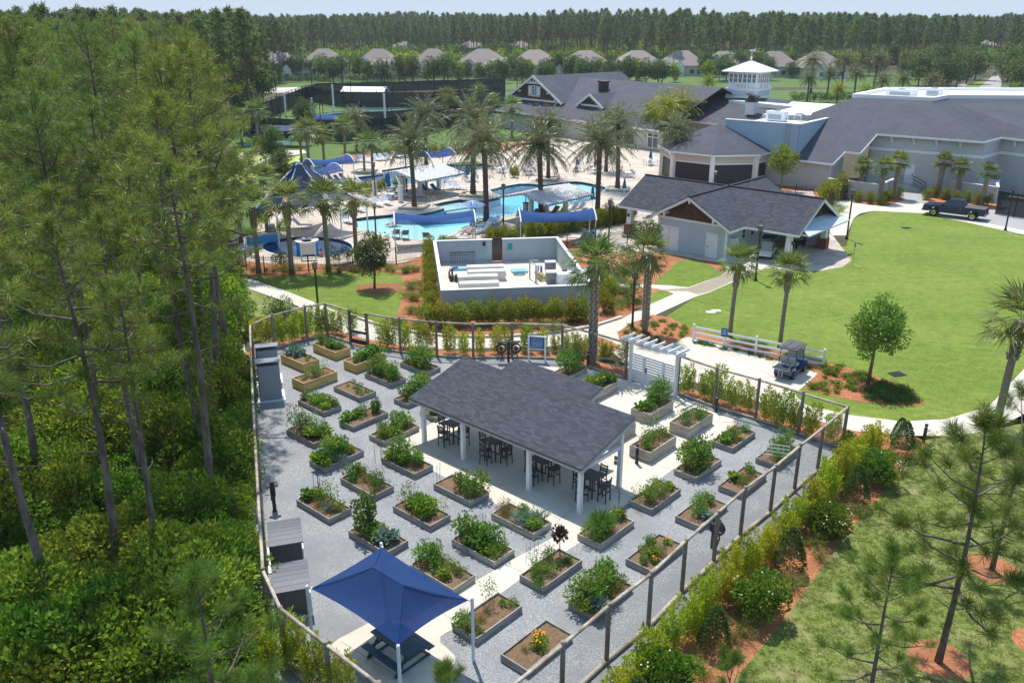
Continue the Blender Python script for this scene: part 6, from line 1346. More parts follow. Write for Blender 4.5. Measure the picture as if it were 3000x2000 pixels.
for y in(.9,2.6,5):w_=MB();w_.box((x1+.02,y+.6,1.9),(.05,.6,.8));w_=w_.build('window',M['window_glass'],bn);q=MB();[q.box((x1+.04,y+.6+s_*.32,1.9),(.06,.06,.9))for s_ in(-1,1)];[q.box((x1+.04,y+.6,1.9+s_*.42),(.06,.7,.06))for s_ in(-1,0,1)];q.build('frame',M['white_vinyl'],w_)
q = MB(); q.box((x1 + .3, -.9, 1.0), (.55, .9, 2.0)); q.build('cabinet', M['pale_siding'], bn)
q = MB(); q.box((15.9, BW - .5, 1.5), (5.2, .12, 3.0)); q.build('rear_wall', M['pale_siding'], bn)
q=MB();q.box((BL-.8,.75,2.0),(.1,.2,.3));q.box((.9,.6,2.0),(.2,.1,.3));q.build('wall_lantern',M['black_metal'],bn)

# ------------------------------------------------------------------ vehicles
def wheel(parent, x, y, r, w, side):
    t_=MB();t_.tube([(x,y-w/2,r),(x,y-w/2+.03,r),(x,y+w/2-.03,r),(x,y+w/2,r)],[r*.88,r,r,r*.88],18);t_=t_.build('wheel',M['rubber'],parent)
    q=MB();yy=y+side*(w/2+.004);q.tube([(x,yy-.01*side,r),(x,yy,r)],r*.62,14);q.build('rim',M['chrome'],t_)
    q = MB()
    for k in range(5):a=k*1.2566;q.box((x+math.cos(a)*r*.36,yy+side*.004,r+math.sin(a)*r*.36),(r*.5,.012,r*.12),m=Matrix.Rotation(-a,3,'Y'))
    q.build('spoke', M['dark_trim'], t_)
def golf_cart(c, rz, label, body, roofm, seat, rack=True, screen=True):
    t = thing('golf_cart', label, 'golf cart', c, rz, 'golf carts')                # local +x is the front
    for x in (-.78, .88):
        for s_ in (-1, 1): wheel(t, x, s_ * .5, .27, .22, s_)
    b=MB();side=[(-1.15,.34),(-1.12,.72),(-.55,.74),(-.5,.42),(.45,.34),(.62,.55),(.72,.80),(1.05,.74),(1.32,.55),(1.33,.32)]
    for s_ in (0,):
        n=len(side);b.v=[(x,-.56,z)for x,z in side]+[(x,.56,z)for x,z in side];b.f=[tuple(range(n)),tuple(range(n,2*n))[::-1]]+[(i+n,(i+1)%n+n,(i+1)%n,i)for i in range(n)]
    b.build('body', M[body], t)
    q=MB();q.box((-.02,0,.35),(1.0,1.1,.06));q.box((.1,0,.28),(2.2,.95,.12));q.build('floor',M['black_plastic'],t)
    for s_ in (-1, 1):
        q=MB();rbox(q,(-.22,s_*.27,.80),(.5,.5,.14),.05);q.build('seat',M[seat],t);q=MB();q.box((-.50,s_*.27,1.12),(.1,.46,.42),m=Matrix.Rotation(R(-12),3,'Y'));q.build('backrest',M[seat],t)
    for x, xx in ((-.62, -.5), (.74, .55)):
        for s_ in(-1,1):q=MB();q.tube([(x,s_*.52,.75),(xx,s_*.50,1.84)],.022,6);q.build('roof_post',M['black_plastic'],t)
    q=MB();rbox(q,(.02,0,1.87),(1.75,1.18,.06),.14);rbox(q,(.02,0,1.915),(1.45,.92,.035),.16);q.build('roof',M[roofm],t)
    for y in(-.26,.26):q=MB();rbox(q,(-.1,y,1.94),(1.0,.16,.03),.06);q.build('roof_rib',M[roofm],t)
    if screen:q=MB();q.box((.72,0,1.2),(.015,.98,.75),m=Matrix.Rotation(R(-14),3,'Y'));q.build('windscreen',M['pipe_grey'],t)
    q=MB();q.tube([(.55,.26,.75),(.36,.26,1.02)],.02,6);q.tube([(.36+.03*math.cos(a),.26+.17*math.cos(a),1.02+.15*math.sin(a))for a in np.linspace(0,6.283,14)],.014,5);q.build('steering_wheel',M['black_plastic'],t)
    if rack:
        q=MB();q.box((-1.2,0,.74),(.7,1.05,.05));q.build('cargo_bed',M['black_plastic'],t);q=MB()
        q.tube([(-1.5,-.52,.76),(-1.5,-.52,1.0),(-.85,-.52,1.05)],.02,6);q.tube([(-1.5,.52,.76),(-1.5,.52,1.0),(-.85,.52,1.05)],.02,6);q.tube([(-1.54,-.54,.74),(-1.54,.54,.74)],.025,6);q.tube([(-1.5,-.12,.72),(-1.52,-.12,.3),(-1.52,.12,.3),(-1.5,.12,.72)],.015,5);q.build('rack_rail',M['chrome'],t)
        for s_ in(-1,1):q=MB();q.box((-1.16,s_*.47,.58),(.03,.1,.08));q.build('tail_light',M['tail_red'],t)
    for s_ in(-1,1):q=MB();q.box((1.30,s_*.38,.58),(.07,.16,.09));q.build('headlight',M['cart_white'],t)
    return t
a_,b_=P(2320,1114),P(2356,1088);d=b_-a_;rzc=math.atan2(d.y,d.x);mid=(a_+b_)/2+Vector((-math.sin(rzc),math.cos(rzc),0))*.55;mid.z=CZ
golf_cart(mid,rzc,'blue golf cart with black roof parked facing the white fence','cart_blue','shed_dark','cart_seat')
w=P(2248,752);golf_cart(Vector((w.x,w.y,.015)),math.atan2(-.9,-.45),'white golf cart with tan seats parked inside the barn','cart_white','black_plastic','tan_seat',False)
w=P(2330,722);golf_cart(Vector((w.x,w.y,.015)),math.atan2(-.75,-.65),'black golf cart parked deepest inside the barn','black_plastic','black_plastic','tan_seat',False)
w=P(2168,750);gb=thing('golf_trolley','small golf bag trolley by the barn wall','golf trolley',Vector((w.x,w.y,.015)),.5);q=MB();q.tube([(0,0,.15),(.15,0,1.0)],.13,8);q.build('bag',M['pipe_blue'],gb);q=MB();q.tube([(-.1,-.3,.14),(-.1,.3,.14)],.13,10);q.tube([(.1,0,.2),(-.35,0,1.1),(-.45,0,1.1)],.02,5);q.build('frame',M['black_metal'],gb)
# pickup truck
fw, rw = P(2733, 633), P(2846, 647); d = fw - rw; trz = math.atan2(d.y, d.x); wb = d.length; K = wb / 3.7
tk=thing('pickup_truck','dark navy crew-cab pickup truck parked by the clubhouse','pickup truck',(fw+rw)/2+Vector((-math.sin(trz),math.cos(trz),0))*-.85*K,trz,None,K)
tk.location.z = .02
for x in (1.85, -1.85):
    for s_ in (-1, 1): wheel(tk, x, s_ * .84, .42, .28, s_)
def extr(q,side,y0,y1):n=len(side);return q.add([(x,y0,z)for x,z in side]+[(x,y1,z)for x,z in side],[tuple(range(n))[::-1],tuple(range(n,2*n))]+[(i,(i+1)%n,(i+1)%n+n,i+n)for i in range(n)])
def tpart(nm, m, fn): q = MB(); fn(q); return q.build(nm, M[m], tk)
tpart('body','truck_blue',lambda q:extr(q,[(-2.95,.55),(-2.35,.55),(-2.3,.95),(-1.4,.95),(-1.35,.48),(1.35,.48),(1.4,.95),(2.3,.95),(2.35,.5),(2.92,.5),(2.95,.95),(2.85,1.12),(1.35,1.2),(-.95,1.2),(-.97,1.22),(-2.95,1.2)][::-1],-.97,.97))
def cab(q):q.add([(1.35,-.92,1.2),(1.35,.92,1.2),(-.95,.92,1.2),(-.95,-.92,1.2),(.55,-.70,1.88),(.55,.70,1.88),(-.75,.70,1.88),(-.75,-.70,1.88)],[(4,5,6,7),(0,1,5,4),(1,2,6,5),(2,3,7,6),(3,0,4,7)])
tpart('cab', 'truck_blue', cab)
for s_ in (-1, 1):
    for (xa, xb) in ((.28, 1.05), (-.78, .18)):
        def win(q, xa=xa, xb=xb):
            f = lambda x, z: (x - (.8 if x > 1 else 0) * (z - 1.24) * .9, s_ * (.935 - (z - 1.2) * .32), z)
            q.add([f(xa,1.26),f(xb,1.26),f(xb,1.76),f(xa,1.76)],[(0,1,2,3)if s_<0 else(3,2,1,0)])
        tpart('side_window', 'glass_dark', win)
    tpart('mirror','black_plastic',lambda q:q.box((1.05,s_*1.08,1.28),(.12,.18,.2)));tpart('tail_light','tail_red',lambda q:q.box((-2.94,s_*.88,1.0),(.05,.16,.34)));tpart('headlight','chrome',lambda q:q.box((2.9,s_*.78,.92),(.09,.3,.2)));tpart('door_handle','chrome',lambda q:[q.box((x,s_*.98,1.08),(.16,.02,.04))for x in(.35,-.65)])
tpart('windscreen','glass_dark',lambda q:q.add([(1.31,-.82,1.245),(1.31,.82,1.245),(.62,.66,1.84),(.62,-.66,1.84)],[(0,1,2,3)]))
tpart('bed_cover','shed_dark',lambda q:q.box((-1.95,0,1.23),(1.95,1.78,.06)));tpart('bumper','chrome',lambda q:[q.box((3.0,0,.6),(.14,1.9,.2)),q.box((-3.0,0,.6),(.14,1.9,.18))]);tpart('grille','black_plastic',lambda q:q.box((2.95,0,.92),(.06,1.1,.32)))
# sign posts and inspection covers on the lawn
w=P(2497,780);s=thing('post_sign','thin sign post at the paved apron edge on the lawn','sign post',w);q=MB();q.tube([(0,0,0),(0,0,2.1)],.03,6);q.build('pole',M['galvanised'],s);q=MB();q.box((0,0,2.0),(.05,.3,.45));q.build('plate',M['galvanised'],s)
for(x,y,lb)in((2655,668,'dark drain grate on the far lawn'),(2628,1096,'dark drain grate near the flower bed tip')):w=P(x,y,.02);s=thing('drain_grate',lb,'drain',w,.3);q=MB();[q.box((0,-.3+i*.1,.02),(.9,.06,.03))for i in range(7)];q.build('bars',M['dark_trim'],s)
for(x,y,lb)in((2082,915,'white valve cover lying on the lawn, left one'),(2098,911,'white valve cover lying on the lawn, right one')):w=P(x,y,.02);q=MB();rbox(q,(0,0,.02),(.7,.45,.05),.1);q.build('valve_cover',M['white_paint'],None,label=lb,cat='cover',loc=w)
# ------------------------------------------------------------------ pool furniture
def cabana(pk0, pk1, fr0, fr1, cols, label, zr=3.35, ze=2.55):
    a_,b_=P(*pk0,zr),P(*pk1,zr);f0=P(*fr0,ze);d=(b_-a_).normalized();n=Vector((d.y,-d.x,0));L=(b_-a_).length
    hw=(f0-a_).dot(n);o=Vector((a_.x,a_.y,0));t=thing('cabana',label,'cabana',o,math.atan2(d.y,d.x),'striped poolside cabanas')
    ns = int(L / .22)
    for sg, nm in ((-1, 'front'), (1, 'back')):
        for par in (0, 1):
            q = MB()
            for i in range(ns):
                if i % 2 != par: continue
                x0, x1 = L * i / ns, L * (i + 1) / ns; e = sg * hw
                q.add([(x0,0,zr),(x1,0,zr),(x1,e,ze),(x0,e,ze),(x0,e,ze-.22),(x1,e,ze-.22)],[(0,1,2,3),(3,2,5,4)]if sg>0 else[(3,2,1,0),(4,5,2,3)])
            q.build('canopy_stripe', M['white_paint' if par else 'shed_roof'], t)
    for x in (0, L):
        for par in (0, 1):
            q = MB(); m_ = 14
            for i in range(-m_, m_):
                if i % 2 != par: continue
                y0, y1 = hw * i / m_, hw * (i + 1) / m_; z = lambda y: zr - (zr - ze) * abs(y) / hw
                q.add([(x,y0,z(y0)),(x,y1,z(y1)),(x,y1,z(y1)-.22),(x,y0,z(y0)-.22)],[(0,1,2,3)])
            q.build('valance', M['white_paint' if par else 'pipe_grey'], t)
    q = MB(); q.tube([(0, 0, zr - .05), (L, 0, zr - .05)], .035, 6)
    for x in (.05, L - .05): q.tube([(x, -hw, ze - .05), (x, 0, zr - .05), (x, hw, ze - .05)], .03, 6)
    q.build('frame', M['galvanised'], t)
    for c in cols:
        w = P(*c) - o; x, y = w.dot(d), w.dot(Vector((-d.y, d.x, 0)))
        for yy in (y, -y * .2 + hw * .55 if y < 0 else y):
            q=MB();q.box((x,yy,.95),(.42,.42,1.9));c_=q.build('column',M['white_paint'],t);q=MB();q.box((x,yy,1.93),(.52,.52,.08));q.build('cap',M['coping'],c_)
            q=MB();q.tube([(x,yy,1.9),(x,yy,ze+.2)],.05,6);q.tube([(x,yy,2.1),(x+.5,yy*.4,ze+.35)],.025,5);q.tube([(x,yy,2.1),(x-.5,yy*.4,ze+.35)],.025,5);q.build('strut',M['galvanised'],c_)
cabana((1159,501),(1293,478),(1199,537),(1333,511),((1174,591),(1231,571),(1286,559)),'striped white cabana between the two pools')
cabana((1530,566),(1666,537),(1576,607),(1714,572),((1540,645),(1600,641),(1656,635)),'striped white cabana beside the leisure pool, nearer the barn')
def sail(p0, p1, back, label, zt=2.35, rise=1.05, dep=3.5, mt='sail_fabric'):
    """arched blue sail between two bowed end frames; p0, p1 = ground under its front corners"""
    a_,b_=P(*p0),P(*p1);d=(b_-a_).normalized();L=(b_-a_).length;t=thing('shade_sail',label,'shade sail',a_,math.atan2(d.y,d.x),'arched blue shade sails');q=MB();nu,nv=14,8
    arc = lambda v: (dep * v, zt + rise * math.sin(math.pi * min(v * .93 + .07, 1)) * 1.0)
    for i in range(nu + 1):
        u = i / nu; sg = 4 * u * (1 - u)
        for j in range(nv + 1):
            y,z=arc(j/nv);q.v.append((L*u,y+(.32*sg if j==0 else-.30*sg if j==nv else 0),z-.42*sg*(.5+.5*math.sin(math.pi*j/nv))))
    for i in range(nu):
        for j in range(nv): k = i * (nv + 1) + j; q.f.append((k, k + nv + 1, k + nv + 2, k + 1))
    q.build('fabric', M[mt], t, smooth=True)
    for x in (-.05, L + .05):
        q=MB();q.tube([(x,arc(k/10)[0]-.15+.03*k,arc(k/10)[1]+.02)for k in range(11)],.07,7);q.build('arch_frame',M['white_vinyl'],t)
        for y in(.25,dep-.25):q=MB();q.tube([(x,y,0),(x,y,zt+.25)],.06,8);q.build('post',M['cool_white'],t)
sail((1161,736),(1393,728),0,'arched blue sail left of centre behind the pump yard');sail((1527,727),(1743,721),0,'arched blue sail right of centre behind the pump yard')
sail((931,575),(1010,560),0,'blue sail beside the tent peak');sail((925,545),(1040,530),0,'blue sail behind the tent, farther one');sail((1262,517),(1336,507),0,'small blue sail at the lap pool behind the first cabana')
# peaked tent over the spa terrace
tc = P(900, 695); ring = [P(722, 735), P(819, 722), P(1003, 706), P(1078, 672), P(960, 640), P(790, 655)]
tn=thing('peaked_tent','peaked grey-blue tent with white masts over the spa terrace','tent',tc,0);apx=Vector((P(893,695).x-tc.x,0,hgt(P(893,695),476)))
ev = [Vector((p.x - tc.x, p.y - tc.y, 2.9)) for p in ring]
for i, e in enumerate(ev):
    q=MB();q.tube([(e.x,e.y,0),e],.07,8);q.build('post',M['cool_white'],tn);q=MB();q.tube([e,apx],.065,7);q.build('mast',M['white_vinyl'],tn)
    f = ev[(i + 1) % 6]; q = MB(); n = 8
    for j in range(n + 1):
        for k in range(n + 1):
            u=.06+.88*k/n;v=j/n;lo_=e.lerp(f,u);lo_=lo_+(Vector((0,0,2.9))-lo_)*.22*4*u*(1-u)*1.0;lo_.z=2.95+1.3*4*u*(1-u)*.45
            hi_=apx+(Vector((e.lerp(f,u).x,e.lerp(f,u).y,apx.z))-apx)*.06;p=lo_.lerp(hi_,v*.96);p.z-=.6*4*v*(1-v)*.5;q.v.append(p)
    for j in range(n):
        for k in range(n): a0 = j * (n + 1) + k; q.f.append((a0, a0 + 1, a0 + n + 2, a0 + n + 1))
    q.build('fabric_panel', M['tent_navy' if i in (0, 5) else 'tent_fabric'], tn, smooth=True)
q = MB(); q.ball(apx, .22, 8, 6); q.build('finial', M['white_vinyl'], tn)
def lounger_parts(ms='sling', towel=None):
    q = MB()
    for y in(-.32,.32):q.tube([(-.95,y,.34),(.35,y,.34)],.025,5);q.tube([(.35,y,.34),(.98,y,.92)],.025,5)
    for x in (-.8, .3):
        for y in (-.32, .32): q.tube([(x, y, 0), (x, y, .34)], .022, 5)
    q.tube([(.85,-.32,0),(.75,-.32,.72)],.018,4);q.tube([(.85,.32,0),(.75,.32,.72)],.018,4);fr=q.mesh('frame',M['white_vinyl'])
    q=MB();q.add([(-.95,-.31,.36),(.35,-.31,.36),(.35,.31,.36),(-.95,.31,.36),(.98,-.31,.94),(.98,.31,.94)],[(0,1,2,3),(1,4,5,2)]);q.add([(-.95,-.31,.33),(.35,-.31,.33),(.35,.31,.33),(-.95,.31,.33),(.98,-.31,.91),(.98,.31,.91)],[(3,2,1,0),(2,5,4,1)])
    out = [('frame', fr), ('sling', q.mesh('sling', M[ms]))]
    if towel:q=MB();q.add([(-.3,-.33,.40),(.36,-.33,.40),(.36,.33,.40),(-.3,.33,.40),(1.0,-.33,.98),(1.0,.33,.98)],[(0,1,2,3),(1,4,5,2)]);out.append(('towel',q.mesh('towel',M[towel])))
    return out
LNG, LNGD, LNGT = lounger_parts(), lounger_parts('sling_dark'), lounger_parts('sling', 'towel_blue')
def lounger(x,y,rz,lb,ms=None):return inst('sun_lounger',lb,'sun lounger','sun loungers round the pools',ms or LNG,P(x,y,.02),rz,1.08)
for i,(x,y)in enumerate(((1030,474),(1057,474),(1076,475),(1107,471),(1124,470),(1141,468),(1166,463),(1182,461))):lounger(x,y,2.35,nth(i+1)+' white lounger from the left along the far edge of the lap pool')
for i,(x,y)in enumerate(((1257,456),(1277,454),(1299,453))):lounger(x,y,2.0,nth(i+1)+' white lounger from the left in front of the far green hedge')
for i,(x,y)in enumerate(((977,534),(998,536),(1013,531),(1069,543))):lounger(x,y,2.6 if i<3 else 3.1,nth(i+1)+' lounger from the left at the lap pool end near the tent',LNGD if i<3 else LNG)
for i,(x,y)in enumerate(((1053,619),(1073,600),(1107,604),(1134,599),(1019,653))):lounger(x,y,2.2,nth(i+1)+' white lounger at the shallow end in front of the tent')
for i,(x,y)in enumerate(((1193,579),(1233,579),(1254,567),(1283,565),(1310,556),(1329,554),(1348,554))):lounger(x,y,2.5,nth(i+1)+' lounger from the left beside the first striped cabana',LNGT if i in(2,3)else LNG)
for i,(x,y)in enumerate(((1159,694),(1185,696),(1252,703))):lounger(x,y,-1.3 if i<2 else-1.6,nth(i+1)+' grey lounger from the left at the pool edge under the left sail',LNGD)
for i,(x,y)in enumerate(((1557,642),(1616,633),(1641,630),(1673,623),(1693,622))):lounger(x,y,.8,nth(i+1)+' grey lounger from the left beside the second striped cabana',LNGD)
for i,(x,y)in enumerate(((1698,713),(1716,711),(1735,711))):lounger(x,y,.75,nth(i+1)+' lounger from the left on the paving under the right sail',LNGD if i<2 else LNG)
for i,(x,y)in enumerate(((1421,667),(1413,682),(1440,662))):lounger(x,y,.7,nth(i+1)+' lounger on the deck between the two arched sails')
lounger(888, 668, 3.0, 'flat white lounger standing alone under the peaked tent')
sunb = (1365, 699); lounger(sunb[0], sunb[1], .25, 'lounger with a sunbather beside the left sail arch')
def ptable():
    q=MB();q.lathe([(.58,.70),(.60,.73),(.55,.74)],n=18);a_=q.mesh('tabletop',M['white_vinyl']);q=MB();q.tube([(0,0,0),(0,0,.7)],.05,8);q.lathe([(.3,0),(.28,.04),(.06,.07)],n=12);b_=q.mesh('pedestal',M['white_vinyl']);return[('tabletop',a_),('pedestal',b_)]
def pchair():
    out=[];q=MB();q.box((0,0,.43),(.46,.46,.03));out.append(('seat',q.mesh('seat',M['sling'])));q=MB();q.box((0,.24,.70),(.44,.03,.46),m=Matrix.Rotation(R(-8),3,'X'));out.append(('backrest',q.mesh('backrest',M['sling'])))
    q = MB()
    for x in(-.25,.25):q.tube([(x,-.24,0),(x,-.24,.64),(x,.24,.66),(x,.30,.95)],.02,5);q.tube([(x,.26,0),(x,.24,.66)],.02,5)
    out.append(('frame', q.mesh('frame', M['white_vinyl']))); return out
PT, PC = ptable(), pchair()
for i,(x,y,lb)in enumerate(((1143,585,'in front of the first cabana column'),(1147,567,'with closed teal umbrella by the first cabana'),(1381,531,'beside the lap pool lift'),(1304,531,'under the first cabana corner'),(1467,506,'left of the low shrub behind the pool'),(1551,512,'behind the far pool edge'),(1689,502,'in front of the red mulch slope'),(1742,508,'right of the red mulch slope'),(1838,519,'at the right end of the pool deck'),(1905,484,'by the screened octagon'))):
    w=P(x,y,.02);inst('patio_table','round white patio table '+lb,'table','round white patio tables',PT,w,0)
    for k in range(4):a=k*1.571+i*.5;inst('patio_chair','%s chair round the white table %s'%(nth(k+1),lb),'chair','patio chairs round the white tables',PC,w+Vector((math.cos(a)*.8,math.sin(a)*.8,0)),a-math.pi/2)
def umb(x, y, top, lb, m='teal_fabric'):
    p=P(x,y,.02);h=hgt(p,top);t=thing('closed_umbrella','closed blue patio umbrella '+lb,'umbrella',p,0,'closed blue umbrellas');q=MB();q.tube([(0,0,0),(0,0,h)],.028,6);q.build('pole',M['white_vinyl'],t)
    q=MB();pr=[(.30,h*.42),(.26,h*.44),(.20,h*.62),(.12,h*.85),(.04,h*.98)];vs=[];n=12
    for r_, z in pr:
        for j in range(n):a=2*math.pi*j/n;rr_=r_*(1.15 if j%2 else .8);vs.append((rr_*math.cos(a),rr_*math.sin(a),z))
    q.add(vs,[(i*n+j,i*n+(j+1)%n,(i+1)*n+(j+1)%n,(i+1)*n+j)for i in range(4)for j in range(n)]);q.build('furled_fabric',M[m],t)
for(x,y,top,lb)in((1141,578,500,'in front of the first cabana'),(1135,560,497,'behind the first cabana left end'),(1735,612,542,'at the leisure pool right end'),(1828,574,522,'near the barn porch roof'),(1691,492,463,'at the table before the red mulch'),(1744,496,464,'at the table right of the red mulch'),(1905,480,437,'beside the screened octagon'),(1620,470,425,'on the far terrace'),(732,415,385,'by the lawn bowling courts, left one'),(776,422,393,'by the lawn bowling courts, right one'),(612,520,490,'left of the lawn bowling lanes'),(1485,440,420,'by the clubhouse wall')):umb(x,y,top,lb)
p=P(1385,652);h=hgt(p,628);um=thing('open_umbrella','open pale blue umbrella standing at the pool edge','umbrella',p,0);q=MB();q.tube([(0,0,0),(0,0,2.2)],.03,6);q.build('pole',M['white_vinyl'],um);q=MB();n=8
q.v=[(0,0,2.45)]+[(1.55*math.cos(2*math.pi*j/n),1.55*math.sin(2*math.pi*j/n),1.95)for j in range(n)];q.f=[(0,j+1,(j+1)%n+1)for j in range(n)];q.build('canopy',M['pale_blue_fabric'],um)
# square planters at the palms by the water
for(x,y,lb)in((1214,608,'in front of the first cabana'),(1386,572,'left of the pool lift'),(1425,654,'at the left sail'),(1606,526,'at the far pool edge'),(1809,556,'at the right pool end'),(1249,492,'behind the lap pool'),(1068,504,'beside the lap pool end'),(1972,520,'at the octagon')):
    w=P(x,y,.013);t=thing('palm_planter','low stone planter with sand round the palm '+lb,'planter',w,-.2,'stone palm planters');q=MB()
    for a in range(4):c_,s_=math.cos(a*1.5708),math.sin(a*1.5708);q.box((c_*1.35,s_*1.35,.13),(.3,2.4 if a%2==0 else 3.0,.26)if a%2==0 else(3.0,.3,.26))
    q.build('stone_rim',M['stone_trim'],t);q=MB();q.box((0,0,.08),(2.4,2.4,.12));q.build('sand',M['sand_bed'],t)
# bins, lift, rails, board, spa fittings
for(x,y,lb)in((1220,466,'by the far hedge behind the lap pool'),(1247,548,'under the first striped cabana'),(799,690,'at the left tent post'),(795,432,'by the court shelter')):
    t=thing('litter_bin','grey slatted litter bin '+lb,'bin',P(x,y,.02),.2,'grey litter bins');q=MB();q.box((0,0,.5),(.55,.55,1.0));q.build('body',M['shed_roof'],t);q=MB();q.box((0,0,1.05),(.62,.62,.1));q.box((0,0,1.17),(.5,.5,.05));q.build('lid',M['white_paint'],t)
    for i in range(5):q=MB();q.box((-.22+i*.11,-.285,.5),(.06,.03,.85));q.build('slat',M['pipe_grey'],t)
t=thing('pool_lift','pool lift under a bright blue cover at the lap pool','pool lift',P(1369,516,.02),.3);q=MB();q.lathe([(.38,0),(.34,.6),(.22,1.1),(.1,1.35)],n=10);q.build('cover',M['pipe_blue'],t);q=MB();q.tube([(0,0,1.2),(-.5,-.3,1.5),(-.9,-.5,1.1)],.05,6);q.build('arm',M['steel'],t)
def rail(x, y, rz, lb, L=1.3):
    t = thing('hand_rail', lb, 'handrail', P(x, y, .03), rz, 'steel pool handrails')
    for s_ in(-.3,.3):q=MB();q.tube([(0,s_,0),(0,s_,.8),(.15,s_,.92),(.5,s_,.88),(L,s_,.2),(L+.1,s_,-.4)],.024,6);q.build('rail',M['steel'],t)
rail(1262,596,-1.1,'double steel handrail down the steps by the first cabana',1.5);rail(1448,574,-.7,'steel ladder rails at the pool corner');rail(1520,628,2.4,'single steel handrail at the second cabana steps');rail(1650,536,-1.3,'steel ladder rails at the far pool edge');rail(1760,556,-2.6,'steel handrail at the right pool steps');rail(1006,700,-2.6,'steel handrail into the round spa');rail(1170,492,-1.0,'steel rail at the lap pool far edge')
a_,b_=P(884,762),P(926,760);t=thing('spa_board','white back of a notice board on posts beside the spa','board',(a_+b_)/2,math.atan2((b_-a_).y,(b_-a_).x));w=(b_-a_).length;q=MB();q.box((0,0,1.0),(w,.06,1.0));q.build('panel',M['white_paint'],t)
for s_ in (-1, 1): q = MB(); q.box((s_ * w / 2, 0, .8), (.1, .1, 1.6)); q.build('post', M['white_vinyl'], t)
t=thing('life_ring_stand','white life ring on a post by the spa fence','life ring',P(694,712,.02),.2);q=MB();q.tube([(0,0,0),(0,0,1.5)],.05,6);q.build('post',M['pipe_blue'],t);ring_mb(.33,.075,.01,18,'y',(0,-.12,.9)).build('ring',M['white_vinyl'],t)
w=P(900,722);t=thing('spa_fountain','round tiled fountain bowl in the middle of the spa','fountain',(w.x,w.y,-.8));q=MB();q.lathe([(1.0,0),(1.05,1.35)],n=24);q.build('tiled_drum',M['spa_blue'],t);q=MB();q.lathe([(1.12,1.35),(1.15,1.45),(.8,1.45),(.55,1.36),(.3,1.33)],n=24);q.build('bowl_rim',M['coping'],t)
t=thing('spa_wall','raised curved wall of dark tiles at the left edge of the spa','wall',P(772,722));q=MB();q.add([],[])
q.prism([(-1.4,.4),(.2,1.6),(.9,1.9),(.6,2.4),(-.2,2.2),(-1.9,.9)],0,.75);q.build('tiled_wall',M['spa_blue'],t);q=MB();q.prism([(-1.45,.38),(.2,1.55),(.95,1.85),(.62,2.46),(-.2,2.28),(-1.98,.92)],.752,.83);q.build('coping',M['coping'],t)
# iron picket fences
def picket_fence(pts, label, h=1.5, z=.01, st=.13):
    W_=[P(x,y,z)for x,y in pts];o=W_[0];t=thing('iron_fence',label,'fence',o,0,'black iron picket fences');pk=MB();rl=MB();stp=2.4
    for a_, b_ in zip(W_[:-1], W_[1:]):
        L = (b_ - a_).length; d = (b_ - a_) / L; n = max(1, int(L / stp)); k = int(L / st)
        for i in range(n + 1):
            if i == n and b_ is not W_[-1]: continue
            p=a_-o+d*(L*i/n);q=MB();q.box((p.x,p.y,h/2+.04),(.07,.07,h+.08),math.atan2(d.y,d.x));q.build('post',M['black_metal'],t)
        for zz in(.16,h-.3,h-.12):rl.beam(a_-o+Vector((0,0,zz)),b_-o+Vector((0,0,zz)),.03,.035)
        for i in range(k):p=a_-o+d*(L*(i+.5)/k);pk.beam(p+Vector((0,0,.06)),p+Vector((0,0,h)),.018)
    rl.build('rail',M['black_metal'],t,kind='stuff');pk.build('pickets',M['black_metal'],t,kind='stuff')
picket_fence(((664,668),(620,720),(626,757),(671,776),(776,801),(905,797),(1034,775),(1161,771),(1284,748)),'black iron picket fence curving round the spa')
picket_fence(((664,668),(700,652),(782,640)),'black iron picket fence behind the spa palms');picket_fence(((1660,738),(1700,740),(1837,716)),'black iron picket fence right of the pump yard');picket_fence(((2425,610),(2475,585),(2512,562)),'black iron picket fence beside the barn pent roof',1.7)
SQH=[bush_mesh('square_hedge%d'%i,M['holly'],500+i,(.75,.6,.85),900,.11,.06,nl=14)for i in range(2)]
for i,(x,y)in enumerate(((700,782),(813,792),(838,790),(985,778),(1015,774),(1060,768),(640,740),(655,722),(645,760))):hedge(x,y-6,1.0,nth(i+1)+' clipped dark shrub inside the spa fence','clipped shrubs inside the spa fence',ms=SQH)
for i in range(26):
    f=i/25;x=1545+f*300;y=697-55*f+(6 if i%2 else-3);hedge(x,y,.85+.2*(i%3)/2,nth(i+1)+' green shrub from the left in the row behind the right sail','shrub row behind the right sail')
for i,(x,y)in enumerate(((1440,705),(1460,712),(1480,704),(1500,712),(1520,706),(1430,718),(1330,735),(1300,738))):hedge(x,y,.8,nth(i+1)+' low shrub behind the yard gate','low shrubs between the sails')
for i in range(22):hedge(1100+i*17,462-i*.9+(i%3),.9,nth(i+1)+' hedge shrub from the left behind the lap pool loungers','hedge behind the lap pool',ms=SQH+HG)
for i,(x,y)in enumerate(((1075,560),(1092,556),(1110,560),(1125,553),(1160,548),(1185,545),(1512,512),(1505,520),(1060,565),(1080,575))):hedge(x,y,.7,nth(i+1)+' low planting shrub between the pools','planting between the pools')
hedge(2425,600,1.6,'clipped hedge behind the barn pent roof, left half','clipped hedge by the barn');hedge(2455,582,1.6,'clipped hedge behind the barn pent roof, right half','clipped hedge by the barn');
for i,(x,y)in enumerate(((2430,635),(2448,628),(2462,620),(2440,648))):link('grass_clump',TUF[i%3],None,None,nth(i+1)+' bright grass clump beside the barn pent roof','grass','grass clumps beside the barn',P(x,y,.03),i,1.3)
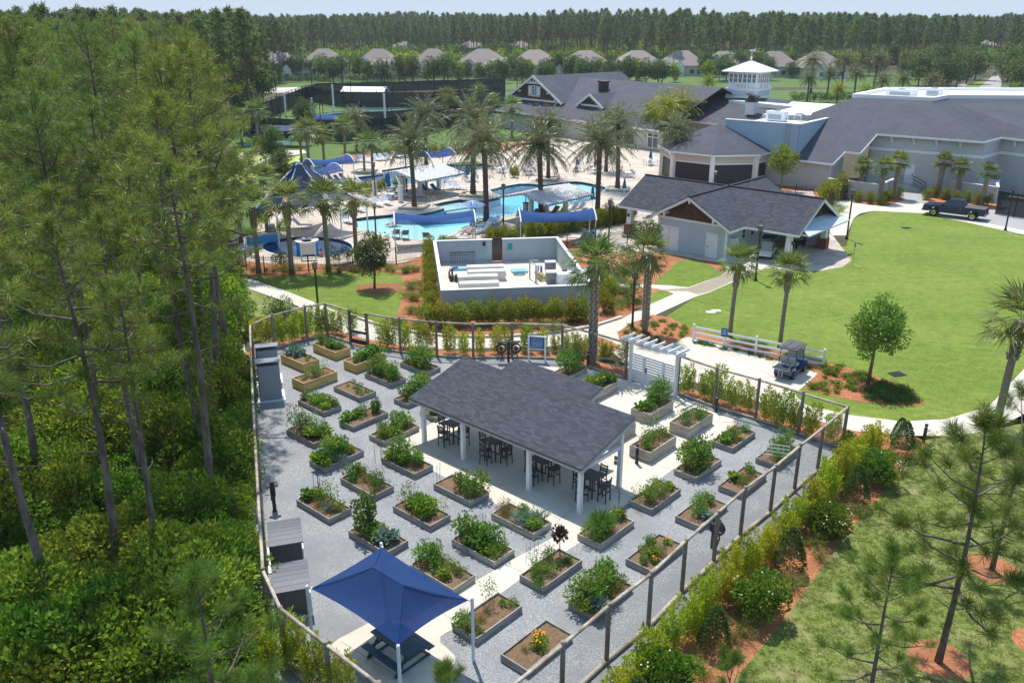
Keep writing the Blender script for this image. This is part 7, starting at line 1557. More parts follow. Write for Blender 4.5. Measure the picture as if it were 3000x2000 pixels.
for i,(x,y)in enumerate(((2510,592),(2545,596),(2580,600),(2600,588),(2630,580),(2715,585),(2735,578),(2770,585),(2800,590),(2830,592),(2860,598),(2890,602))):hedge(x,y,.75,nth(i+1)+' low shrub from the left along the clubhouse wall','shrubs along the clubhouse wall')
patch('mulch_bed',[(2490,590),(2540,600),(2600,606),(2650,584),(2600,575),(2500,575)],'mulch',.019);patch('mulch_bed',[(2700,588),(2900,615),(2960,610),(2900,590),(2720,570)],'mulch',.019)

# ------------------------------------------------------------------ people
def skinned(name, joints, edges, m, parent, sub=2):
    me=bpy.data.meshes.new(name);me.from_pydata([j[:3]for j in joints],edges,[]);me.materials.append(m);o=link(name,me,parent)
    md = o.modifiers.new('skin', 'SKIN'); sv = me.skin_vertices[0] if me.skin_vertices else None
    if not me.skin_vertices:
        bm_ = bpy.data.meshes
    for i, j in enumerate(joints): me.skin_vertices[0].data[i].radius = (j[3], j[3])
    me.skin_vertices[0].data[0].use_root = True
    s2 = o.modifiers.new('sub', 'SUBSURF'); s2.levels = sub; s2.render_levels = sub; return o
def body_tubes(parent, limbs, head, m):
    """one continuous mesh: tapered limbs joined by voxel remesh"""
    q = MB()
    for pts, rs in limbs:
        q.tube(pts, rs, 10)
        for p, r_ in zip(pts, rs): q.ball(p, r_ * .99, 10, 6)
    q.ball(head,(.095,.11,.12),12,8);o=q.build('body',m,parent,smooth=True);rm=o.modifiers.new('join','REMESH');rm.mode='VOXEL';rm.voxel_size=.018;rm.use_smooth_shade=True
    sm = o.modifiers.new('smooth', 'SMOOTH'); sm.iterations = 4; return o
def hand(base, d, up, r=.017):
    base,d,up=Vector(base),Vector(d).normalized(),Vector(up).normalized();s_=d.cross(up).normalized();out=[([base,base+d*.07],[.032,.036])]
    for i,L in enumerate((.075,.085,.08,.062)):b_=base+d*.08+s_*(.027-i*.018);out.append(([b_,b_+d*L*.55,b_+d*L*.9-up*L*.35],[.011,.010,.008]))
    out.append(([base + d * .02 + s_ * .03, base + d * .06 + s_ * .065], [.013, .010])); return out
# sunbather lying on the lounger (local x runs from feet to head along the lounger)
w=P(sunb[0],sunb[1],.02);sb=thing('person','sunbather with dark hair and knees raised lying on a lounger by the left sail','person',(w.x,w.y,.02),.25)
limbs=[([(.30,0,.50),(.55,0,.68),(.80,0,.92)],[.14,.13,.15]),([(.80,0,.92),(.92,0,1.02)],[.07,.06])]
for s_ in (-1, 1):
    limbs+=[([(.28,s_*.10,.50),(-.12,s_*.12,.86 if s_>0 else .72),(-.40,s_*.12,.45),(-.62,s_*.12,.42)],[.095,.07,.05,.035]),([(.78,s_*.19,.92),(.58,s_*.30,.66),(.38,s_*.22,.62)],[.055,.043,.032])]
    limbs += hand((.38, s_ * .22, .62), (-1, -s_ * .3, .0), (0, 0, 1))
body_tubes(sb,limbs,(1.02,0,1.12),M['skin']);q=MB();q.ball((1.05,0,1.16),(.12,.125,.12),12,8);q.build('hair',M['hair_dark'],sb,True);q=MB();q.ball((.30,0,.52),(.16,.165,.13),12,8);q.ball((.70,0,.90),(.13,.165,.09),12,8);q.build('swimsuit',M['black_cloth'],sb,True)
# floating bather in a red hat
w=P(1150,660,-.1);fb_=thing('person','bather in a wide red hat floating in the shallow pool','person',(w.x,w.y,-.12),.5)
limbs=[([(0,0,.12),(.28,0,.25),(.5,0,.45)],[.14,.13,.14]),([(.5,0,.45),(.6,0,.56)],[.065,.06])]
for s_ in(-1,1):limbs+=[([(0,s_*.1,.12),(-.42,s_*.15,.24),(-.8,s_*.16,.06)],[.09,.065,.04]),([(.5,s_*.19,.45),(.2,s_*.32,.36),(-.05,s_*.25,.34)],[.052,.042,.03])]+hand((-.05,s_*.25,.34),(-1,0,-.1),(0,0,1))
body_tubes(fb_,limbs,(.66,0,.66),M['skin']);q=MB();q.lathe([(.30,.74),(.28,.76),(.12,.79),(.11,.88),(.03,.91)],(.66,0,0),16);q.build('sun_hat',M['red_cloth'],fb_);q=MB();q.ball((.2,0,.24),(.3,.175,.13),12,8);q.build('swimsuit',M['red_cloth'],fb_,True)
t=thing('float_chair','white float under the bather in the red hat','pool float',(w.x,w.y,-.12),.5);q=MB();q.tube([(-.5,-.3,.05),(.3,-.3,.08),(.75,-.25,.4)],.09,8);q.tube([(-.5,.3,.05),(.3,.3,.08),(.75,.25,.4)],.09,8);q.box((.0,0,.03),(.9,.5,.06));q.build('tube',M['white_vinyl'],t)
for(x,y,z,rz,lb,suit)in((1052,532,-.95,.3,'swimmer with head and shoulders above the lap pool at its left end','black_cloth'),(1338,514,-.95,2.0,'swimmer with head above water beside the pool lift','black_cloth'),(942,752,-.62,1.2,'bather in orange sitting in the round spa near the fence','flower_orange')):
    w=P(x,y,0);t=thing('person',lb,'person',(w.x,w.y,z),rz);limbs=[([(0,0,.45),(0,0,.75),(0,0,1.0)],[.15,.14,.15]),([(0,0,1.0),(0,0,1.16)],[.065,.06])]
    for s_ in(-1,1):limbs+=[([(0,s_*.19,1.02),(.1,s_*.36,.85),(.35,s_*.34,.84)],[.055,.043,.03]),([(0,s_*.1,.45),(.42,s_*.12,.45),(.45,s_*.12,.05)],[.09,.065,.045])]+hand((.35,s_*.34,.84),(1,0,0),(0,0,1))
    body_tubes(t,limbs,(.01,0,1.28),M['skin']);q=MB();q.ball((-.02,0,1.31),(.11,.12,.115),12,8);q.build('hair',M['hair_dark'],t,True);q=MB();q.ball((0,0,.78),(.15,.185,.2),12,8);q.build('swimsuit',M[suit],t,True)
# ------------------------------------------------------------------ clubhouse buildings
def plane3(a, b, c): n = (b - a).cross(c - a).normalized(); return n, n.dot(a)
def onpl(px, py, pl):
    u=(px-1500)/FPX;v=(py-1000)/FPX;d=Vector((u,math.cos(TH)-v*math.sin(TH),-math.sin(TH)-v*math.cos(TH)));o=Vector((0,0,H));t=(pl[1]-pl[0].dot(o))/pl[0].dot(d);return o+d*t
def shingle_far(name, c, c2, w=.5, h=.24):
    m = brickmat(name, c, c2, (.03, .032, .04), w, h, gap=.02, axes='uv', var=.6, bump=.25); return m
M['far_shingle'] = shingle_far('far_shingle', (.070, .076, .098), (.088, .094, .118))
def roof_face(parent, pts, eave, t=.16, name='roof'):
    e=Vector(eave).normalized();q=MB();q.slab(pts,t);me=q.mesh(name,M['far_shingle']);n=(pts[1]-pts[0]).cross(pts[2]-pts[0]).normalized();up=n.cross(e).normalized();uv=me.uv_layers.new(name='UVMap')
    for lp in me.loops: c = me.vertices[lp.vertex_index].co; uv.data[lp.index].uv = (c.dot(e), c.dot(up))
    return link(name, me, parent)
hall=thing('clubhouse_hall','large grey clubhouse wing with dark roof and flat white top','building',(0,0,0))
E1, E2 = P(2570, 392, 6.8), P(2885, 415, 6.8); Lz = P(2440, 480, 3.6); MP = plane3(E1, E2, Lz); ed_ = E2 - E1
f=[onpl(x,y,MP)for x,y in((2296,462),(2440,480),(2476,443),(2521,447),(2570,392),(2885,415),(2730,298),(2500,287),(2380,330))]
roof_face(hall, f, ed_)
T1, T2, T3, T4 = onpl(2730, 298, MP), None, None, None; zt = (T1.z + onpl(2500, 287, MP).z) / 2
c2 = P(2935, 402, 6.8); c3 = P(3140, 425, 6.8); t2 = P(2772, 290, zt); t3 = P(3140, 292, zt)
roof_face(hall, [E2, c2, t2, T1], c2 - E2); roof_face(hall, [c2, c3, t3, t2], c3 - c2)
W0=[P(2500,286,zt),P(2730,297,zt),P(2772,289,zt),P(3140,291,zt),P(3140,268,zt),P(2598,266,zt)]
q = MB(); q.prism([(p.x, p.y) for p in W0], zt - .2, zt + .05); q.build('flat_roof', M['white_roof'], hall)
cW = sum(W0, Vector()) / 6
q = MB()
for a_, b_ in zip(W0, W0[1:] + W0[:1]): q.beam((a_.x, a_.y, zt + .25), (b_.x, b_.y, zt + .25), .45, .5)
q.build('parapet', M['white_roof'], hall)
def rooftop(px,py,z,lb,s=(2.2,1.4,1.0)):w=P(px,py,z);t=thing('rooftop_unit',lb,'air conditioner',w,brz,'rooftop air units');q=MB();rbox(q,(0,0,s[2]/2+.1),s,.08);q.build('casing',M['tank_white'],t);q=MB();q.lathe([(.45,s[2]+.1),(.45,s[2]+.2),(.3,s[2]+.22)],n=12);q.build('fan_hood',M['pipe_grey'],t);q=MB();q.box((0,-s[1]/2-.01,s[2]/2),(s[0]*.7,.03,s[2]*.5));q.build('grille',M['pipe_grey'],t)
rooftop(2640,283,zt,'air unit on the flat white roof of the long wing',(4,1.6,.9));rooftop(2735,282,zt,'smaller air unit on the flat white roof of the long wing')
def vwall(parent, pts, zs0, zs1, m, name='wall', t=.25, inset=0.0):
    """vertical wall pieces along ground points"""
    for a_, b_ in zip(pts[:-1], pts[1:]):
        d=(Vector(b_[:2])-Vector(a_[:2]));L=d.length;mid=(Vector(a_[:2])+Vector(b_[:2]))/2;n=Vector((d.y,-d.x)).normalized();q=MB();q.box((mid.x-n.x*(t/2+inset),mid.y-n.y*(t/2+inset),(zs0+zs1)/2),(L,t,zs1-zs0),math.atan2(d.y,d.x));q.build(name,M[m],parent)
ins = lambda a_, b_, k: None
hd=Vector((ed_.x,ed_.y)).normalized();hn=Vector((hd.y,-hd.x))                       # towards the camera
w1 = [Vector(p.xy) - hn * .9 for p in (E1 + (E1 - E2).normalized() * 1.0, E2, c2, c3)]
vwall(hall,w1,0,4.6,'grey_wall');vwall(hall,w1,4.62,5.0,'white_paint','band',.34,-.06);vwall(hall,w1,5.02,6.75,'hall_siding');vwall(hall,[w1[0]-hn*7,w1[0]],0,6.7,'grey_wall')
q = MB()
for a_,b_ in((E1,E2),(E2,c2),(c2,c3)):q.beam(a_-Vector((0,0,.12)),b_-Vector((0,0,.12)),.12,.24)
for a_, b_ in zip(f[:4], f[1:5]): q.beam(a_ - Vector((0, 0, .14)), b_ - Vector((0, 0, .14)), .12, .24)
q.build('gutter', M['white_paint'], hall)
for i, (a_, b_) in enumerate(((w1[0], w1[1]), (w1[2], w1[3]))):
    for k in range(1, 5):
        p=a_.lerp(b_,k/5);q=MB();q.beam((p.x+hn.x*.1,p.y+hn.y*.1,6.0),(p.x+hn.x*.75,p.y+hn.y*.75,6.55),.22,.22);q.beam((p.x+hn.x*.12,p.y+hn.y*.12,5.7),(p.x+hn.x*.12,p.y+hn.y*.12,6.6),.2,.2);q.build('bracket',M['white_paint'],hall)
l1=[Vector(p.xy)-hn*.7 for p in(f[0]+(f[0]-f[1]).normalized()*3,f[1]+(f[0]-f[1]).normalized()*.6)];vwall(hall,l1,0,3.5,'grey_wall');vwall(hall,[l1[1],l1[1]-hn*5.5],0,3.6,'grey_wall')
q=MB();p=l1[1];q.tube([(p.x+.15,p.y,3.4),(p.x+.2,p.y+.1,3.1),(p.x+.2,p.y+.1,0)],.06,6);q.build('downpipe',M['white_paint'],hall)
# door, steps, handrails, screen walls
dp=P(2648,558);db=w1[0]+hd*max(.5,(Vector(dp.xy)-w1[0]).dot(hd));d_=MB();d_.box((db.x+hn.x*.03,db.y+hn.y*.03,1.95),(1.15,.1,2.4),math.atan2(hd.y,hd.x));d_=d_.build('door',M['white_paint'],hall)
q=MB();q.box((db.x+hn.x*.1+hd.x*.4,db.y+hn.y*.1+hd.y*.4,1.9),(.08,.1,.25));q.build('handle',M['black_metal'],d_)
stp=thing('entry_steps','concrete steps with dark handrail at the clubhouse side door','steps',(db.x+hn.x*.9,db.y+hn.y*.9,.02),math.atan2(hd.y,hd.x));q=MB();q.box((-.3,0,.35),(2.2,1.7,.7));q.build('landing',M['concrete_grey'],stp)
for i in range(4):q=MB();q.box((.95+i*.32,0,.28-i*.07),(.32,1.6,.56-i*.14));q.build('step',M['concrete_grey'],stp)
for y in(-.8,.8):q=MB();q.tube([(-1.3,y,.7),(-1.3,y,1.65),(.8,y,1.65),(2.2,y,1.0),(2.2,y,0)],.03,6);q.tube([(-1.3,y,1.2),(.8,y,1.2),(2.2,y,.55)],.02,5);q.build('handrail',M['black_metal'],stp)
def screen(pts, h, lb, m='grey_wall'):
    W_=[P(*p)for p in pts];t=thing('screen_wall',lb,'wall',W_[0],0,'low screen walls by the clubhouse');o=W_[0]
    for a_,b_ in zip(W_[:-1],W_[1:]):q=MB();q.beam(a_-o+Vector((0,0,h/2)),b_-o+Vector((0,0,h/2)),.25,h);q.build('wall',M[m],t);q=MB();q.beam(a_-o+Vector((0,0,h+.03)),b_-o+Vector((0,0,h+.03)),.33,.06);q.build('cap',M['white_paint'],t)
screen(((2420,572),(2570,592),(2612,573)),2.1,'low grey screen wall behind the three left booted palms');screen(((2778,575),(2915,595),(2912,580)),1.9,'low grey screen wall behind the right booted palms')
picket_fence(((2330, 566), (2440, 578)), 'black ramp railing beside the clubhouse lower wall', 1.1, 0.05, .5)
t=thing('generator','pale utility cabinets against the clubhouse wall behind the screen wall','cabinet',P(2880,572,.02),brz);q=MB();rbox(q,(0,0,1.0),(3.0,1.4,2.0),.1);q.build('casing',M['pale_siding'],t);q=MB();q.box((-.8,-.72,1.0),(1.2,.05,1.6));q.box((.7,-.72,1.0),(1.2,.05,1.6));q.build('door',M['tank_white'],t)
a_,b_=P(2916,628),P(3140,662);t=thing('windscreen_fence','dark mesh-covered fence at the right frame edge behind the truck','fence',a_);q=MB();q.beam(Vector((0,0,1.1)),b_-a_+Vector((0,0,1.1)),.05,2.1);q.build('mesh_cover',M['windscreen'],t)
for k in range(5):p=(b_-a_)*k/4;q=MB();q.box((p.x,p.y,1.15),(.1,.1,2.3));q.build('post',M['black_metal'],t)
# blue parapet box
bx=thing('parapet_block','blue-walled rooftop enclosure with white deck between the roofs','building',(0,0,0));ZP=8.0
B0, B1, B2 = P(2127, 350, ZP), P(2343, 365, ZP), P(2445, 342, ZP); B3 = B0 + (B2 - B1); BB = [B0, B1, B2, B3]
def pwall(a_,b_,z0,z1,m,nm,t=.35):q=MB();q.beam((a_.x,a_.y,(z0+z1)/2),(b_.x,b_.y,(z0+z1)/2),t,z1-z0);return q.build(nm,M[m],bx)
pwall(B0, B1, 2.5, ZP, 'blue_wall', 'wall'); pwall(B1, B2, 2.5, ZP, 'blue_wall', 'wall')
q = MB(); q.prism([(p.x, p.y) for p in BB], ZP - 1.0, ZP - .9); q.build('deck', M['white_roof'], bx)
for a_, b_ in ((B0, B1), (B1, B2)): pwall(a_, b_, ZP + .002, ZP + .1, 'white_roof', 'wall_cap', .5)
q = MB(); lw = P(2308, 440, 4.5);
lad = B0.lerp(B1, .86); nn = Vector(((B1 - B0).y, -(B1 - B0).x, 0)).normalized()
for s_ in(-.28,.28):dd=(B1-B0).normalized()*s_;q.tube([lad+nn*.35+dd+Vector((0,0,-4.2)),lad+nn*.35+dd+Vector((0,0,1.0)),lad-nn*.3+dd+Vector((0,0,1.0))],.035,6)
for k in range(14):q.tube([lad+nn*.35+(B1-B0).normalized()*-.28+Vector((0,0,-4.0+k*.33)),lad+nn*.35+(B1-B0).normalized()*.28+Vector((0,0,-4.0+k*.33))],.02,5)
q.build('ladder', M['steel'], bx)
rooftop(2275,355,ZP-.9,'large air unit inside the blue parapet',(2.8,1.5,1.3));rooftop(2340,352,ZP-.9,'small air unit inside the blue parapet',(1.2,1,.8))
WL=[P(x,y,7.6)for x,y in((2135,293),(2330,313),(2235,335),(2385,338),(2452,306),(2300,297))];q=MB();q.prism([(p.x,p.y)for p in WL],6.9,7.6);q.build('white_deck',M['white_roof'],bx)
# octagon
OC=Vector((28.4,119.6,0));RO=8.3;oc=thing('octagon_pavilion','octagonal screened dining pavilion with dark hip roof','building',OC);a0=math.atan2(111.8-119.6,26-28.4)
vv = [Vector((RO * math.cos(a0 + k * math.pi / 4), RO * math.sin(a0 + k * math.pi / 4), 0)) for k in range(8)]
for k in range(8):
    a_,b_=vv[k],vv[(k+1)%8];za=Vector((0,0,4.3));roof_face(oc,[a_+za,b_+za,Vector((0,0,7.5))],b_-a_,.14)
    q=MB();q.beam(a_*.995+Vector((0,0,4.17)),b_*.995+Vector((0,0,4.17)),.1,.22);q.build('gutter',M['white_paint'],oc)
    i_,j_=a_*.9,b_*.9;q=MB();q.beam(i_+Vector((0,0,3.55)),j_+Vector((0,0,3.55)),.2,1.0);q.build('fascia',M['cream_wall'],oc);q=MB();q.beam(i_+Vector((0,0,3.0)),j_+Vector((0,0,3.0)),.26,.16);q.build('band',M['white_paint'],oc)
    q=MB();q.beam(i_+Vector((0,0,1.46)),j_+Vector((0,0,1.46)),.06,2.9);q.build('screen',M['screen_dark'],oc)
    q=MB();q.box((a_.x*.91,a_.y*.91,2.0),(.6,.6,4.0),a0+k*math.pi/4);q.build('column',M['white_paint'],oc);q=MB();q.beam(a_*.93+Vector((0,0,3.5)),a_*.99+Vector((0,0,4.1)),.4,.3);q.build('bracket',M['white_paint'],oc)
# long clubhouse with gables
lg=thing('clubhouse','long low clubhouse with dark roof and brown shake gables','building',(0,0,0));Z3=3.5
A1,A2=P(1450,322,Z3),P(1725,357,Z3);ldv=(A2-A1).normalized();lnn=Vector((ldv.y,-ldv.x,0));A3=A2+ldv*17;A0=A1
up_ = A1 - lnn * 10 + Vector((0, 0, 4.0)); LP = plane3(A1, A2, up_)
D_ = 15.5; ridge = lambda p: p - lnn * D_ + Vector((0, 0, .40 * D_)); far_ = lambda p: p - lnn * 2 * D_
fr=[A0,A3,ridge(A3),ridge(A0+ldv*9)];roof_face(lg,fr,ldv);roof_face(lg,[far_(A3),far_(A0),ridge(A0+ldv*9),ridge(A3)],-ldv);roof_face(lg,[far_(A0),A0,ridge(A0+ldv*9)],lnn)
q=MB();q.beam(A0-Vector((0,0,.12)),A3-Vector((0,0,.12)),.12,.26);q.beam(A0-Vector((0,0,.12)),far_(A0)-Vector((0,0,.12)),.12,.26);q.build('gutter',M['white_paint'],lg)
wl=[Vector(p.xy)for p in(A0+ldv*.8-lnn*.9,A3-lnn*.9)];vwall(lg,wl,0,3.3,'cream_wall');vwall(lg,[Vector(far_(A0).xy)+ldv.xy*.8,wl[0]],0,3.3,'cream_wall')
def lwin(px, py, w, h):
    b_ = P(px, py, 1.6); s = (b_ - A0).dot(ldv); c = A0 + ldv * s - lnn * .86; z0 = 1.65
    m_=MB();m_.box((c.x,c.y,z0),(w,.08,h),math.atan2(ldv.y,ldv.x));m_=m_.build('window',M['window_glass'],lg);q=MB();cc_=c+lnn*.05;rz_=math.atan2(ldv.y,ldv.x)
    for k in (-.5, 0, .5): p = cc_ + ldv * (w * k); q.box((p.x, p.y, z0), (.12, .1, h + .2), rz_)
    for k in (-.5, .22, .5): q.box((cc_.x, cc_.y, z0 + h * k), (w + .2, .09, .12), rz_)
    q.build('frame', M['white_vinyl'], m_)
for x,y in((1486,375),(1512,378),(1548,382),(1705,400),(1780,410),(1850,420)):lwin(x,y,2.4,2.4)
def gable(bl_, br_, ap, length, drop, pl, window=False):
    a_,b_=onpl(*bl_,pl),onpl(*br_,pl);mid=(a_+b_)/2;zb=mid.z;mid+=lnn*.6;w=(b_-a_).dot(ldv)/2;lo_,hi_=zb,zb+15
    for _ in range(40):
        z = (lo_ + hi_) / 2
        if PX(mid.x, mid.y, z)[1] > ap[1]: lo_ = z
        else: hi_ = z
    za=lo_;L_=mid-ldv*w;R_=mid+ldv*w;top=Vector((mid.x,mid.y,za));L_.z=R_.z=zb;bk=-lnn*length
    fo_=lnn*.6;roof_face(lg,[L_+fo_,top+fo_,top+bk,L_+bk][::-1],bk,.14);roof_face(lg,[R_+fo_,top+fo_,top+bk,R_+bk],bk,.14)
    q = MB()
    for p in(L_,R_):q.beam(p+fo_*1.08-Vector((0,0,.16)),top+fo_*1.08-Vector((0,0,.16)),.1,.4)
    q.beam(L_+lnn*.1+ldv*.8+Vector((0,0,.12)),R_+lnn*.1-ldv*.8+Vector((0,0,.12)),.2,.34);q.build('bargeboard',M['white_paint'],lg)
    q=MB();q.add([L_+ldv*.6,R_-ldv*.6,top-Vector((0,0,.4)),L_+ldv*.6-lnn*.3,R_-ldv*.6-lnn*.3,top-lnn*.3-Vector((0,0,.4))],[(0,1,2),(5,4,3)]);q.build('gable_wall',M['shake'],lg)
    r = random.Random(8); rows = int((za - zb - .6) / .38)
    for j in range(rows):
        z = zb + .3 + j * .38; f_ = 1 - (z + .38 - zb) / (za - zb); x = -(w - .8) * f_
        while x < (w - .8) * f_ - .2:
            ww = min(r.choice((.5, .65, .8)), (w - .8) * f_ - x); k = ('lshk', round(ww, 1))
            if k not in M:mm=MB();mm.box((0,0,.2),(round(ww,1)-.02,.06,.37),m=Matrix.Rotation(R(4),3,'X'));M[k]=mm.mesh('shake',M['shake'])
            p=mid+ldv*(x+ww/2)+lnn*(.02+r.uniform(0,.02));link('shake',M[k],lg,loc=(p.x,p.y,z),rz=math.atan2(ldv.y,ldv.x));x+=ww
    if window:
        rz_=math.atan2(ldv.y,ldv.x);c=mid+lnn*.12;zc=zb+(za-zb)*.40;s_=(za-zb)/6.0;B=lambda q,dx,dz,sx,sz,dy=0:q.box((c.x+ldv.x*dx*s_+lnn.x*dy,c.y+ldv.y*dx*s_+lnn.y*dy,zc+dz*s_),(sx*s_,.1,sz*s_),rz_)
        wd = MB(); B(wd, 0, 0, 1.9, 2.0); wd = wd.build('window', M['window_glass'], lg); q = MB()
        for dx in (-1, 0, 1): B(q, dx, 0, .22, 2.2, .06)
        for dx in (-.5, .5): B(q, dx, 0, .06, 2.0, .06)
        for dz in (-1.1, -.35, .35, 1.1): B(q, 0, dz, 2.2, .1 if abs(dz) < 1 else .22, .055)
        q.build('frame',M['white_vinyl'],wd);q=MB();B(q,-1.75,0,1.1,2.2,.05);B(q,1.75,0,1.1,2.2,.05);B(q,0,-1.35,4.6,.14,.04);q.build('shutter',M['white_paint'],lg)
        q = MB(); zz = zb + (za - zb) * .70; hw_ = w * .30
        for(x0,z0,x1,z1)in((-hw_,0,hw_,0),(0,0,0,(za-zb)*.26),(-hw_*.6,(za-zb)*.12,0,0),(hw_*.6,(za-zb)*.12,0,0)):q.beam(mid+ldv*x0+lnn*.5+Vector((0,0,zz+z0-mid.z)),mid+ldv*x1+lnn*.5+Vector((0,0,zz+z1-mid.z)),.18,.24)
        q.build('gable_truss', M['white_paint'], lg)
        for k in(-.75,-.5,.5,.75):p=mid+ldv*(w*k)+lnn*.35;q=MB();q.box((p.x,p.y,zb+(za-zb)*(1-abs(k))-.75),(.3,.6,.35),rz_);q.build('bracket',M['white_paint'],lg)
gable((1490,288),(1664,301),(1573,222),24,0,LP,True);gable((1697,309),(1784,313),(1744,275),9,0,LP)
w=onpl(1768,266,LP);q=MB();q.box((w.x,w.y,w.z+.5),(1.6,1.2,2.2),math.atan2(ldv.y,ldv.x));q.build('roof_vent',M['dark_trim'],lg);q=MB();q.box((w.x,w.y,w.z+1.7),(2.0,1.6,.18),math.atan2(ldv.y,ldv.x));q.build('vent_cap',M['black_plastic'],lg)
# middle roofs running to the tower
md=thing('clubhouse_link','low dark-roofed link building below the white tower','building',(0,0,0));C0,C1=P(1945,345,4.5),P(2150,368,4.5);cdv=(C1-C0).normalized();cn_=Vector((cdv.y,-cdv.x,0));C1=C1+cdv*3
roof_face(md,[C0,C1,C1-cn_*11+Vector((0,0,3.6)),C0-cn_*11+Vector((0,0,3.6))],cdv);q=MB();q.beam(C0-Vector((0,0,.15)),C1-Vector((0,0,.15)),.12,.3);q.build('gutter',M['white_paint'],md);vwall(md,[Vector(C0.xy)-cn_.xy*.8,Vector(C1.xy)-cn_.xy*.8],0,4.3,'cream_wall')
K0=P(2203,306,7.6);ch=thing('chimney','white boarded chimney with dark cap on the dark link roof','chimney',(K0.x,K0.y,6.0),brz);q=MB();q.box((0,0,1.0),(1.5,1.5,2.0));q.build('shaft',M['white_paint'],ch);q=MB();q.box((0,0,2.1),(1.7,1.7,.2));q.box((0,0,2.6),(1.1,1.1,.7));q.box((.05,0,3.05),(1.9,1.6,.14),m=Matrix.Rotation(.25,3,'Y'));q.build('cap',M['black_plastic'],ch)
# white lookout tower
T_l,T_f,T_r=P(2112,285,7.8),P(2213,291,7.8),P(2240,283,7.8);tw_c=(T_l+T_r)/2;ta=math.atan2((T_f-T_l).y,(T_f-T_l).x);sd=5.4;ctr=T_f+(T_l-T_f).normalized()*sd/2+Vector((-(T_f-T_l).y,(T_f-T_l).x,0)).normalized()*sd/2
tw=thing('lookout_tower','white square lookout tower with windows and white hip roof','tower',(ctr.x,ctr.y,0),ta)
def tb_(nm, m, fn, par=None): q = MB(); fn(q); return q.build(nm, M[m], par or tw)
tb_('base','white_paint',lambda q:q.box((0,0,4.6),(sd+.3,sd+.3,9.2)));tb_('ledge','white_vinyl',lambda q:[q.box((0,0,9.35),(sd+.7,sd+.7,.3)),q.box((0,0,8.0),(sd+.5,sd+.5,.25))]);tb_('lantern_room','white_paint',lambda q:q.box((0,0,10.9),(sd,sd,2.8)))
for k in range(4):
    rot = Matrix.Rotation(k * math.pi / 2, 4, 'Z')
    for j in range(6):
        x=-sd/2+.55+j*(sd-1.1)/5;wq=MB();wq.box((x,-sd/2-.02,11.15),(.56,.06,1.35));me=wq.mesh('window',M['window_glass']);me.transform(rot);wo=link('window',me,tw)
        q=MB();[q.box((x+s_*.3,-sd/2-.05,11.15),(.08,.08,1.45))for s_ in(-1,1)];[q.box((x,-sd/2-.05,11.15+s_*.7),(.66,.08,.08))for s_ in(-1,0,1)];q.box((x,-sd/2-.05,11.15),(.05,.06,1.35));me=q.mesh('frame',M['white_vinyl']);me.transform(rot);link('frame',me,wo)
    q=MB();q.box((0,-sd/2-.4,10.35),(1.9,.07,.09));q.box((0,-sd/2-.4,9.6),(1.9,.07,.08));[q.box((-.9+i*.2,-sd/2-.4,9.95),(.06,.05,.7))for i in range(10)];[q.box((s_*.98,-sd/2-.3,10.0),(.14,.3,1.0))for s_ in(-1,1)];me=q.mesh('balcony_rail',M['white_vinyl']);me.transform(rot);link('balcony_rail',me,tw)
    q=MB();q.box((0,-sd/2-.16,8.6),(sd-.9,.06,.8));me=q.mesh('panel',M['pale_siding']);me.transform(rot);link('panel',me,tw)
rh=sd/2+.95;tb_('roof','white_roof',lambda q:q.add([(-rh,-rh,12.3),(rh,-rh,12.3),(rh,rh,12.3),(-rh,rh,12.3),(0,0,14.0),(-rh,-rh,12.15),(rh,-rh,12.15),(rh,rh,12.15),(-rh,rh,12.15)],[(0,1,4),(1,2,4),(2,3,4),(3,0,4),(5,6,1,0),(6,7,2,1),(7,8,3,2),(8,5,0,3),(8,7,6,5)]))
tb_('roof_hip','white_vinyl',lambda q:[q.tube([(sx*rh,sy*rh,12.3),(0,0,14.02)],.06,5)for sx in(-1,1)for sy in(-1,1)])
tb_('weather_vane','white_vinyl',lambda q:[q.lathe([(.2,13.95),(.14,14.3),(.22,14.5),(.06,14.8),(.03,15.8)],n=8),q.box((0,0,15.7),(.9,.04,.25)),q.box((.5,0,15.7),(.3,.04,.45))])
# ------------------------------------------------------------------ woodland on the left
BIG=[pine_meshes('pine%d'%i,600+i*7,19.0,(.52,.46,.58,.50)[i],(3.6,4.2,3.2,3.8)[i],(44,50,40,46)[i],13,34,.44,.030,rb=.19,mt='pine_needles')for i in range(4)]
MID=[pine_meshes('pine_slim%d'%i,640+i*7,14.0,(.64,.60,.68)[i],(2.5,2.7,2.3)[i],(19,22,18)[i],6,60,.42,.024,rb=.165,mt='pine_needles',bare=10)for i in range(3)]
YNG=[pine_meshes('pine_young%d'%i,670+i*7,8.5,(.30,.24)[i],(2.2,2.4)[i],(26,24)[i],4,170,.42,.013,rb=.10,mt='young_needles',bare=5,low=.9)for i in range(2)]
CAN = []
for i in range(2):                                               # upright spring shoots
    tm=BIG[0];r=np.random.default_rng(690+i);lv=Leaves(691+i);n=900;u=r.uniform(0,1,n);a=r.uniform(0,6.28,n);lv.add(np.stack([.02*np.cos(a),.02*np.sin(a),u*.42],1),np.stack([np.cos(a)*.5,np.sin(a)*.5,np.full(n,1.0)],1),.075,.012);CAN.append(lv.mesh('candle',M['shoot_needles']))
def pine(ms, h0, p, h, lb, gp, nm='pine_tree', cat='pine tree', rz=None, wide=1.0):
    s=h/h0;return inst(nm,lb,cat,gp,[('trunk',ms[0]),('crown',ms[1])],p,rnd.random()*6.28 if rz is None else rz,(s*wide,s*wide,s))
